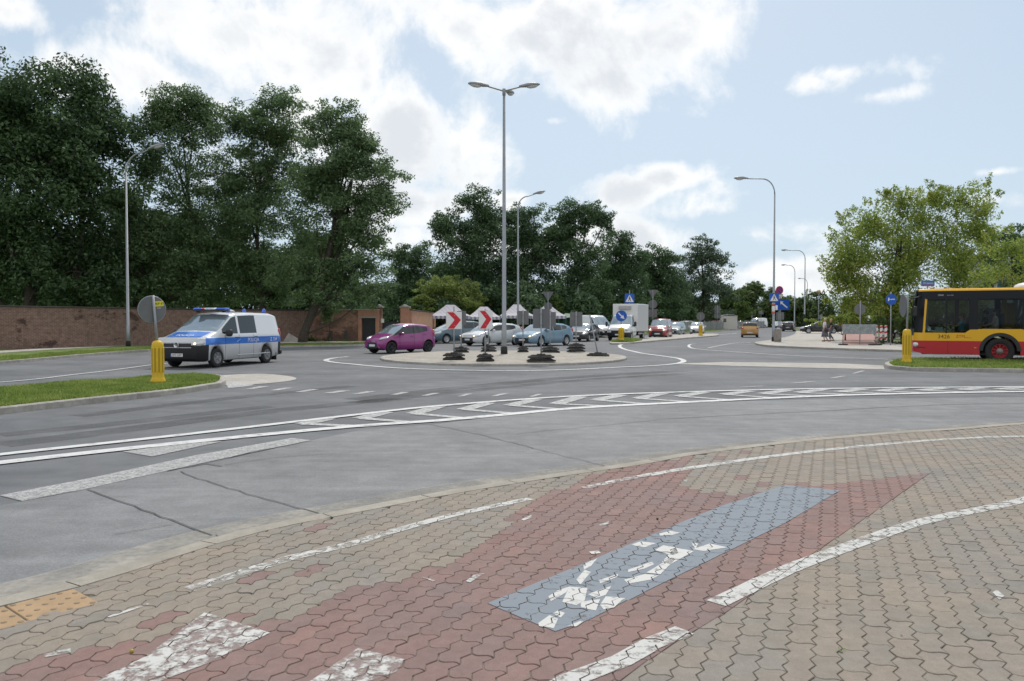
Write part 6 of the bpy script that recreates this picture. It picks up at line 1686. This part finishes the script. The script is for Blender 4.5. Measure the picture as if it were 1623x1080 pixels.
# box with inspection door on the pole
gl = empty('park_lamp', (*GX(1297, 122), .1), 0, 'park lamp with an amber globe beside the maple', 'street lamp')
MB().tube([(0, 0, 0), (0, 0, 5.9)], .06, 8).build('pole', M_pole_g, gl); MB().blob((0, 0, 6.05), (.32, .32, .30)).build('globe', mat('amber_globe', (.50, .32, .18), .3), gl)

# ---- signs
def sgn_frame(parent, z, face, off=.0):
    """plate frame facing azimuth 'face' (deg, 0 = towards the viewer, positive turns to the right)"""
    a = R(face); n = Vector((math.sin(a), -math.cos(a), 0)); x = Vector((math.cos(a), math.sin(a), 0))
    return lambda u, v, d: Vector((x.x * u + n.x * (d + off), x.y * u + n.y * (d + off), z + v))
def rect(w, h, r=.03):
    w, h = w / 2, h / 2; o = []
    for cx, cy, a0 in ((w - r, h - r, 0), (-w + r, h - r, 90), (-w + r, -h + r, 180), (w - r, -h + r, 270)):
        for k in range(4): t = R(a0 + 30 * k); o.append((cx + r * math.cos(t), cy + r * math.sin(t)))
    return o
def circ2(r, n=28): return [(r * math.cos(2 * math.pi * k / n), r * math.sin(2 * math.pi * k / n)) for k in range(n)]
def plate_(root, outline, z, face, frontm, marks=(), off=.05, name='plate', backm=None):
    f = sgn_frame(root, z, face, off)
    pl = MB().prism(outline, f, -.012, .0).build(name, backm or M_back, root)
    d = .0
    MB().prism([(u * .985, v * .985) for u, v in outline], f, .001, .004).build('face', frontm, pl)
    for k, (m, poly) in enumerate(marks):
        MB().prism(poly, f, .0045 + .0012 * k, .0055 + .0012 * k).build('mark', m, pl)
    return pl
def post(root, h, r=.03, tilt=(0, 0)):
    return MB().tube([(0, 0, 0), (tilt[0], tilt[1], h)], r, 10).build('post', M_pole_g, root)
M_base = mat('rubber_base', (.035, .033, .032), .9, var=.35, vscale=5, bump=.5, bscale=30)
def base(root, w=.75, d=.42, rz=0, n=2, seed=0):
    rnd = random.Random(seed); b = MB()
    for i in range(n):
        wv = w * (1 - .04 * i) * rnd.uniform(.94, 1.03); zz = i * .135
        Rz = Matrix.Rotation(rz + rnd.uniform(-.2, .2), 3, 'Z')
        vs = []
        for z, q in ((0, 1.0), (.05, 1.0), (.085, .80), (.115, .74)):
            for a, c in ((-1, -1), (-.5, -1.06), (0, -1), (.5, -1.06), (1, -1), (1.06, 0), (1, 1), (.5, 1.06), (0, 1), (-.5, 1.06), (-1, 1), (-1.06, 0)):
                vs.append(Rz @ Vector((a * wv / 2 * q + rnd.uniform(-.01, .01), c * d / 2 * q + rnd.uniform(-.01, .01), zz + z)) + Vector((rnd.uniform(-.003, .003), 0, 0)))
        fs = [tuple(range(11, -1, -1)), tuple(range(36, 48))]
        for l in range(3):
            for k in range(12): fs.append((l * 12 + k, l * 12 + (k + 1) % 12, l * 12 + 12 + (k + 1) % 12, l * 12 + 12 + k))
        b.add(vs, fs)
        if i == n - 1: b.box(Rz @ Vector((0, 0, zz + .12)), (w * .32, d * .5, .06), rz=rz, bev=.02)
    return b.build('base', M_base, root)
CH = [(-.17, .30), (.03, .30), (.26, 0), (.03, -.30), (-.17, -.30), (.06, 0)]
def board(px, py, w, h, zc, face, label, chev=False, group=None, n=2, bw=.75, tilt=(0, 0), hpost=None, rot=0, brz=0, seed=0, name='chevron_board', off=.045):
    py += 3.5; zc -= .21; hpost = (hpost - .24) if hpost else None
    p = G(px, py, .14); root = empty(name, (p.x, p.y, .125), 0, label, 'road sign', group)
    base(root, bw, .42, brz, n, seed)
    post(root, hpost or (zc + h / 2 + .04), .027, tilt)
    if w:
        marks = []
        if chev:
            sx, sy = w / .62, h / .66
            marks = [(M_sred, [(-.27 * sx, .31 * sy), (-.02 * sx, .31 * sy), (.27 * sx, .02 * sy), (-.0 * sx, -.31 * sy), (-.25 * sx, -.31 * sy), (.02 * sx, .02 * sy)])]
        pl = plate_(root, rect(w, h, .02), zc, face, M_swhite, marks, off=off)
        MB().box((0, 0, zc + h * .28), (.10, .10, .03)).box((0, 0, zc - h * .28), (.10, .10, .03)).build('clamp', M_pole_g, root)
    return root
GC = 'chevron boards facing this way on the island'; GB = 'grey backs of chevron boards on the island'
board(719.6, 566, .62, .68, 1.73, 8, 'left red and white chevron board on the island', True, GC, bw=.85, hpost=2.3, seed=1)
board(769, 568, .55, .70, 1.76, 22, 'right red and white chevron board, just left of the centre lamp post', True, GC, bw=.62, seed=2)
board(731, 555, .5, .66, 1.85, 150, 'grey board back overlapping the left chevron board on its right', False, GB, bw=.72, seed=3)
board(774.5, 553.5, .46, .66, 1.85, 118, 'narrow grey board back overlapping the right chevron board', False, GB, bw=.75, seed=4)
board(829, 554.5, .55, .66, 1.86, 184, 'grey board back just right of the centre lamp post', False, GB, bw=.5, seed=5)
board(857.6, 569, .62, .72, 1.80, 172, 'nearest grey board back at the front edge of the island, right of the lamp', False, GB, bw=1.02, seed=6)
board(872, 555, .62, .70, 1.78, 200, 'grey board back behind and right of the nearest one', False, GB, bw=.9, seed=7)
board(913, 554, .6, .70, 1.78, 176, 'rightmost grey board back standing on a slumped black base', False, GB, bw=.85, n=3, brz=.3, seed=8)
board(948, 560, 0, 0, 2.0, 0, 'bare tilted post without a board at the right end of the island', False, None, bw=.95, n=1, tilt=(-.36, .1), hpost=2.0, seed=9, name='tilted_post')
def signpost(px, Y, z0, h, label, name='sign_post', cat='road sign', r=.03, tilt=(0, 0), group=None):
    root = empty(name, (*GX(px, Y), z0), 0, label, cat, group); post(root, h, r, tilt); return root
TRI = [(0, -.40), (.46, .38), (.43, .42), (-.43, .42), (-.46, .38)]
# three grey backs on one post
s = signpost(1034.5, 73.5, .12, 4.4, 'tall post with triangle, round and square sign backs right of the box truck')
plate_(s, TRI, 4.0, 180, M_back); plate_(s, circ2(.42), 3.05, 180, M_back); plate_(s, rect(.85, .75), 2.2, 180, M_back)
s = signpost(868.5, 64, .05, 3.9, 'tall post with triangle and round sign backs behind the grey boards')
plate_(s, TRI, 3.55, 180, M_back); plate_(s, circ2(.34), 2.75, 165, M_back); plate_(s, rect(.55, .6), 2.1, 180, M_back)
def pedestrian_marks(sc=1.0):
    q = lambda L_: [(u * sc, v * sc) for u, v in L_]
    return [(M_swhite, q([(-.37, -.30), (.37, -.30), (0, .34)])),
            (M_black, q([(-.03, .20), (0, .23), (.03, .20), (.03, .16), (0, .13), (-.03, .16)])),
            (M_black, q([(-.05, .12), (.03, .12), (.05, -.02), (-.04, -.02)])),
            (M_black, q([(-.04, -.02), (.01, -.02), (-.06, -.22), (-.12, -.22)])),
            (M_black, q([(0, -.02), (.05, -.02), (.14, -.22), (.08, -.22)])),
            (M_black, q([(.03, .10), (.05, .10), (.12, .0), (.09, -.01)])),
            (M_black, q([(-.05, .10), (-.03, .10), (-.09, .0), (-.12, .0)]))]
s = signpost(997.5, 69, .12, 4.2, 'blue pedestrian crossing sign on a post in front of the box truck')
plate_(s, rect(.84, .84, .05), 3.46, 0, M_sblue, pedestrian_marks(), off=.04)
def bollard(px, py, z0, h, label, r=.17, disc=None, tilt=(0, 0), group='yellow bollards on the median noses', Yo=None):
    p = G(px, py, z0); root = empty('bollard', (p.x, p.y, z0 - .01), 0, label, 'bollard', group)
    MB().lathe((0, 0, 0), [(r * 1.28, 0), (r * 1.28, .06), (r * 1.05, .13), (r * 1.0, .16), (r * 1.0, h - r * .9), (r * .93, h - r * .5), (r * .7, h - r * .15), (r * .3, h)], 24).build('body', M_boll, root)
    mb = MB()
    for k in range(10):
        a = 2 * math.pi * k / 10; mb.box((math.cos(a) * r * .985, math.sin(a) * r * .985, h * .54), (.022, .05, h * .58), rz=a, bev=.006)
    mb.build('rib', M_boll, root)
    mb = MB()
    for k in range(10):
        a = 2 * math.pi * (k + .5) / 10; mb.box((math.cos(a) * r * .985, math.sin(a) * r * .985, h * .54), (.012, .045, h * .56), rz=a)
    mb.build('groove', M_bollg, root)
    return root, p
# left bollard with the tilted round sign back
b1, p1 = bollard(250.5, 606.5, .13, 1.04, 'big yellow ribbed bollard on the left grass median', r=.138)
s = empty('round_sign', (p1.x, p1.y, .12 + 1.0), 0, 'grey round sign back with a yellow sticker, leaning out of the left bollard', 'road sign')
MB().tube([(0, 0, -.1), (-.10, 0, 1.14)], .032, 10).build('post', M_pole_g, s)
f_ = R(12)
pl = MB().prism(circ2(.325, 36), sgn_frame(s, .80, 0, -.06), -.02, .0).build('plate', M_back, s); pl.location = (-.03, 0, 0); pl.rotation_euler = (0, R(-5), R(44))
MB().lathe((0, .07, .80), [(.322, -.012), (.335, 0), (.322, .012), (.318, 0), (.322, -.012)], 36, Matrix.Rotation(math.pi / 2, 3, 'X'), False).build('rim', M_pole_g, pl)
st_ = MB().prism(rect(.24, .13, .01), sgn_frame(s, .925, 0, -.055), -.004, .0).build('sticker', M_syel, pl); st_.location = (.165, 0, 0)
text_mesh('sticker_text', 'OKP 67', .075, M_black, st_, frame((0, .0525, .925), (1, 0, 0), (0, 0, 1)), .0005)
text_mesh('sticker_text', 'kibic', .05, M_swhite, st_, frame((.0, .0525, .82), (1, 0, 0), (0, 0, 1)), .0005)
b2, p2 = bollard(1437, 575.5, .13, 1.22, 'yellow ribbed bollard on the right grass median in front of the bus', r=.142)
s = empty('edge_on_sign', (p2.x, p2.y, 1.25), 0, 'grey sign seen edge on, standing out of the right yellow bollard', 'road sign')
MB().tube([(0, 0, 0), (0, 0, 1.32)], .035, 10).build('post', M_pole_g, s); MB().prism(circ2(.40, 30), sgn_frame(s, .92, 80, -.13), -.02, 0).build('plate', M_back, s)
b3, p3 = bollard(984.5, 541.5, .12, 1.05, 'yellow bollard under the blue keep right sign', r=.2)
s = empty('keep_right_sign', (p3.x, p3.y, 1.17), 0, 'round blue keep right sign with white arrow on the yellow bollard before the box truck', 'road sign')
MB().tube([(0, 0, -.05), (0, 0, .95)], .03, 8).build('post', M_pole_g, s)
ar = [(-.26, .20), (-.20, .26), (.07, .0), (.14, .08), (.24, -.24), (-.08, -.14), (0, -.07)]
plate_(s, circ2(.40, 30), .80, 0, M_sblue, [(M_swhite, [(u * .95, v * .95) for u, v in ar])], off=.04)
b4, p4 = bollard(1110.5, 532, .12, 1.12, 'small far yellow bollard at the tip of the far median', r=.19)
s = empty('round_sign', (p4.x, p4.y, 1.2), 0, 'small round sign back on the far yellow bollard', 'road sign')
MB().tube([(0, 0, -.05), (0, 0, 1.0)], .03, 8).build('post', M_pole_g, s); plate_(s, circ2(.42), .85, 180, M_back)
# corner: signs on and around the lamp post
LY = 56.5
s = empty('pedestrian_sign', (*GX(1225.5, LY), .12), 0, 'blue pedestrian crossing sign fixed to the corner lamp post', 'road sign')
plate_(s, rect(.70, .66, .04), 3.18, 0, M_sblue, pedestrian_marks(.8), off=.14)
MB().box((.02, -.08, 3.3), (.2, .1, .04)).box((.02, -.08, 3.05), (.2, .1, .04)).build('clamp', M_pole_g, s)
s2 = empty('poster', (*GX(1225.5, LY), .12), 0, 'red and white stickers wrapped round the corner lamp post', 'sticker')
MB().lathe((0, 0, 1.98), [(.112, 0), (.112, .78)], 16).build('wrap', M_swhite, s2)
MB().lathe((0, 0, 2.0), [(.114, 0), (.114, .17)], 16).lathe((0, 0, 2.56), [(.114, 0), (.114, .18)], 16).build('red_band', mat('faded_red', (.45, .12, .10), .7), s2)
MB().box((.19, -.11, 2.45), (.16, .01, .34)).build('white_card', M_swhite, s2)
s = signpost(1234.5, 62, .12, 4.2, 'post with red no stopping disc and large blue arrow sign right of the corner lamp', r=.035)
ringm = [(M_sblue, circ2(.25)), (M_sred, [(-.20, .15), (-.15, .20), (.20, -.15), (.15, -.20)]), (M_sred, [(.20, .15), (.15, .20), (-.20, -.15), (-.15, -.20)])]
plate_(s, circ2(.33), 3.93, 12, M_sred, ringm, off=.05)
plate_(s, rect(.42, .26, .02), 3.42, 0, M_swhite, [(M_black, [(-.14, .04), (.02, .07), (.02, .01)]), (M_black, [(-.02, -.02), (.15, -.02), (.15, -.06), (-.02, -.06)])], off=.05)
arr = [(-.30, .28), (-.05, .24), (-.13, .15), (.30, -.20), (.24, -.28), (-.20, .07), (-.28, .0)]
pl = plate_(s, rect(1.15, .86, .05), 2.78, 0, M_sblue, [(M_swhite, [(u + .14, v) for u, v in arr])], off=.08)
for c in pl.children: c.location.x += .0
pl.location.x = .22
bn = empty('litter_bin', (*GX(1232.5, 55.6), .12), 0, 'grey concrete litter bin beside the corner lamp post', 'litter bin')
M_bin = ground_mat('washed_concrete', (.22, .20, .18), (.29, .27, .245), 4, .15, (60, .5), .9)
MB().lathe((0, 0, 0), [(.235, 0), (.26, .03), (.26, .82), (.235, .86), (.20, .86), (.19, .70), (.02, .68)], 24).build('drum', M_bin, bn)
MB().lathe((0, 0, .86), [(.235, 0), (.24, .05), (.16, .11), (.15, .06)], 24).build('rim', M_lum, bn)
s = signpost(1236.5, 98, .1, 2.9, 'grey sign back behind the litter bin down the road'); plate_(s, rect(1.0, .95, .03), 2.1, 180, M_back)
s = signpost(1137, 118, .1, 3.9, 'tall stacked grey sign backs left of the cabin'); plate_(s, rect(.8, 1.1, .03), 3.15, 180, M_back); plate_(s, rect(1.0, .65, .03), 2.2, 180, M_back)
s = signpost(1191, 160, .1, 3.4, 'narrow grey sign back left of the distant white van'); plate_(s, rect(.7, 1.1, .03), 2.8, 180, M_back)
s = signpost(1206, 160, .1, 3.6, 'pale wide sign back above the distant white van'); plate_(s, rect(1.0, .65, .03), 3.1, 180, mat('pale_back', (.30, .33, .36), .5))
s = signpost(1363, 48.5, .12, 2.75, 'round grey sign back on a post in front of the grey panel', r=.032); plate_(s, circ2(.35), 2.22, 178, M_back)
s = signpost(1411.5, 48, .12, 3.3, 'round blue path sign on a post between the maple and the bus', r=.032)
plate_(s, circ2(.34), 2.82, 0, M_sblue, [(M_swhite, [(-.20, -.10), (-.14, -.10), (-.12, .1), (-.18, .12)]), (M_swhite, circ2(.035, 10)), (M_swhite, [(.05, -.02), (.22, -.02), (.22, .03), (.05, .03)]), (M_swhite, [(-.20, .04), (-.05, .01), (-.05, -.02), (-.20, -.02)])], off=.04)
s = signpost(1301, 100, .12, 2.3, 'small round sign back beside the park lamp'); plate_(s, circ2(.3), 1.95, 170, M_back)
s = signpost(1328, 96, .12, 3.0, 'thin bare grey post behind the black sedan', cat='post', name='thin_post')
# street name plate behind the bus
s = signpost(1469, 38.5, .12, 3.45, 'blue street name plate with red lower edge sticking up behind the bus roof', r=.03)
pl = plate_(s, rect(.66, .28, .02), 3.36, 0, mat('name_plate_blue', (.03, .16, .38), .5), [(M_sred, [(-.32, -.135), (.32, -.135), (.32, -.075), (-.32, -.075)])], off=.04)
text_mesh('street_name', 'Okopowa', .13, M_swhite, pl, frame((0, -.047, 3.375), (1, 0, 0), (0, 0, 1)), .0005)
# grey panel barrier across the cycle path
gb = empty('panel_barrier', (*GX(1362.5, 48.0), .12), 0, 'mottled grey panel barrier with two legs blocking the red cycle path', 'barrier')
M_mot = mat('mottled_grey', (.20, .23, .24), .7, col2=(.32, .35, .355), vscale=7, thr=(.4, .62))
MB().box((0, 0, .98), (1.98, .04, .60), bev=.01).build('panel', M_mot, gb)
for sx in (-1.02, 1.02):
    MB().tube([(sx, 0, 0), (sx, 0, 1.28)], .022, 8).build('leg', M_pole_g, gb)
    b = MB().box((sx + (.0 if sx < 0 else -.05), 0, .04), (.5 if sx < 0 else .75, .36, .09), bev=.035).build('foot_block', M_base, gb)
rb = empty('red_white_barrier', (*GX(1397, 50.5), .12), R(-20), 'red and white striped slats of a barrier beside the grey panel', 'barrier')
for k in range(3):
    x = -.28 + k * .27
    sl = MB().box((x, .0, .70), (.15, .03, 1.0)).build('slat', M_swhite, rb)
    mb = MB()
    for z in (.38, .74, 1.08): mb.prism([(-.075, -.07), (.075, -.02), (.075, .10), (-.075, .05)], lambda u, v, d, x=x, z=z: Vector((x + u, -.016 - d, z + v)), 0, .003)
    mb.build('red_stripe', M_sred, sl)
MB().box((0, .03, .95), (.8, .03, .05)).box((0, .03, .45), (.8, .03, .05)).build('rail', M_pole_g, rb)
for sx in (-.35, .35): MB().box((sx, .05, .22), (.05, .05, .44)).build('leg', M_pole_g, rb)
# fence of the car park, cabin
fn = empty('panel_fence', (0, 0, 0), 0, 'long low grey panel fence of the car park beyond the road', 'fence')
A, B = Vector((*GX(1066, 103), .1)), Vector((*GX(1217, 172), .1)); nP = 26
M_fg = mat('fence_grey', (.21, .22, .225), .8, col2=(.30, .31, .31), vscale=.5)
for i in range(nP):
    a, b = A.lerp(B, i / nP), A.lerp(B, (i + 1) / nP); m_ = (a + b) / 2; t = b - a; rz = math.atan2(t.y, t.x)
    mb = MB()
    for j in range(12): q = a.lerp(b, (j + .5) / 12); mb.box((q.x, q.y, .82), (t.length / 12 * .80, .03, 1.2), rz)
    mb.box((m_.x, m_.y, .45), (t.length, .05, .06), rz); mb.box((m_.x, m_.y, 1.2), (t.length, .05, .06), rz)
    mb.build('panel', M_fg, fn)
    MB().box((a.x, a.y, .85), (.1, .1, 1.5)).build('post', M_pole_g, fn)
cb_ = empty('cabin', (*GX(1154.5, 132), .1), R(-8), 'small white cabin with curved roof behind the car park fence', 'cabin')
MB().box((0, 0, 1.15), (2.6, 2.2, 2.3)).build('wall', mat('cabin_white', (.60, .57, .52), .7), cb_)
prof = [(-1.4, 2.28), (-.9, 2.46), (0, 2.58), (.9, 2.46), (1.4, 2.28)]
MB().prism(prof + [(x, z - .08) for x, z in prof[::-1]], lambda u, v, d: Vector((u, d, v)), -1.2, 1.2).build('roof', mat('cabin_roof', (.45, .46, .45), .6), cb_)
MB().box((-.75, -1.11, 1.55), (.5, .03, .6)).build('window', M_glass, cb_)
# building behind the maples
bl_ = empty('block_building', (*GX(1670, 98), .1), R(-22), 'pale building with blue window strips glimpsed behind the right maples', 'building')
MB().box((0, 0, 4.6), (19, 10, 9.2)).build('wall', mat('building_wall', (.50, .50, .49), .8, var=.1), bl_)
MB().box((0, 0, 9.3), (19.5, 10.5, .3), bev=.05).box((0, -5.6, 7.4), (19.4, 1.2, .18)).build('ledge', mat('building_ledge', (.62, .63, .65), .7), bl_)
for i in range(7):
    for z in (2.2, 5.4): MB().box((-8.2 + i * 2.7, -5.02, z), (1.5, .06, 1.7)).build('window', M_glass, bl_)
    MB().box((-6.9 + i * 2.7, -5.03, 4.6), (.35, .06, 8.8)).build('blue_strip', mat('strip_blue', (.04, .16, .36), .6), bl_)

# weeds, leaves and grit on the near pavement
def scatter(name, pts, m, label=None):
    mb = MB()
    rnd = random.Random(hash(name) % 1000 if False else len(pts))
    for (px, py, s_) in pts:
        c = G(px, py, HS)
        for k in range(7):
            a = rnd.uniform(0, 6.28); d = Vector((math.cos(a), math.sin(a), rnd.uniform(.1, .6))) * s_
            n_ = Vector((-math.sin(a), math.cos(a), 0)) * s_ * .3; q = c + d * rnd.uniform(0, .6) + Vector((0, 0, .002))
            mb.add([q, q + d * .5 + n_, q + d, q + d * .5 - n_], [(0, 1, 2, 3)])
    return tag(mb.build(name, m), kind='stuff')
scatter('joint_weeds', [(1261, 950, .014), (1335, 1033, .016), (1480, 830, .01), (660, 905, .01), (505, 958, .012), (1100, 860, .01)], M_leafy)
scatter('dry_leaves', [(1306, 964, .010), (1310, 953, .008), (612, 842, .014), (1420, 962, .008), (1428, 1008, .008), (1155, 893, .01), (490, 905, .013), (300, 918, .008), (1328, 1005, .009)], M_twig)
for px, py, c_, lab in ((209, 1035, (.38, .30, .02), 'small yellow green fallen fruit on the red blocks at lower left'), (1042, 824, (.05, .06, .02), 'small dark fallen fruit on the red blocks above the blue field')):
    o = MB().blob((0, 0, 0), (.010, .010, .009)).build('fallen_fruit', mat('fruit_%d' % px, c_, .5)); q = G(px, py, HS); o.location = (q.x, q.y, HS + .009); tag(o, lab, 'fruit')
# orphan cleanup
for o in list(bpy.data.objects):
    if o.name not in scene.objects: bpy.data.objects.remove(o)
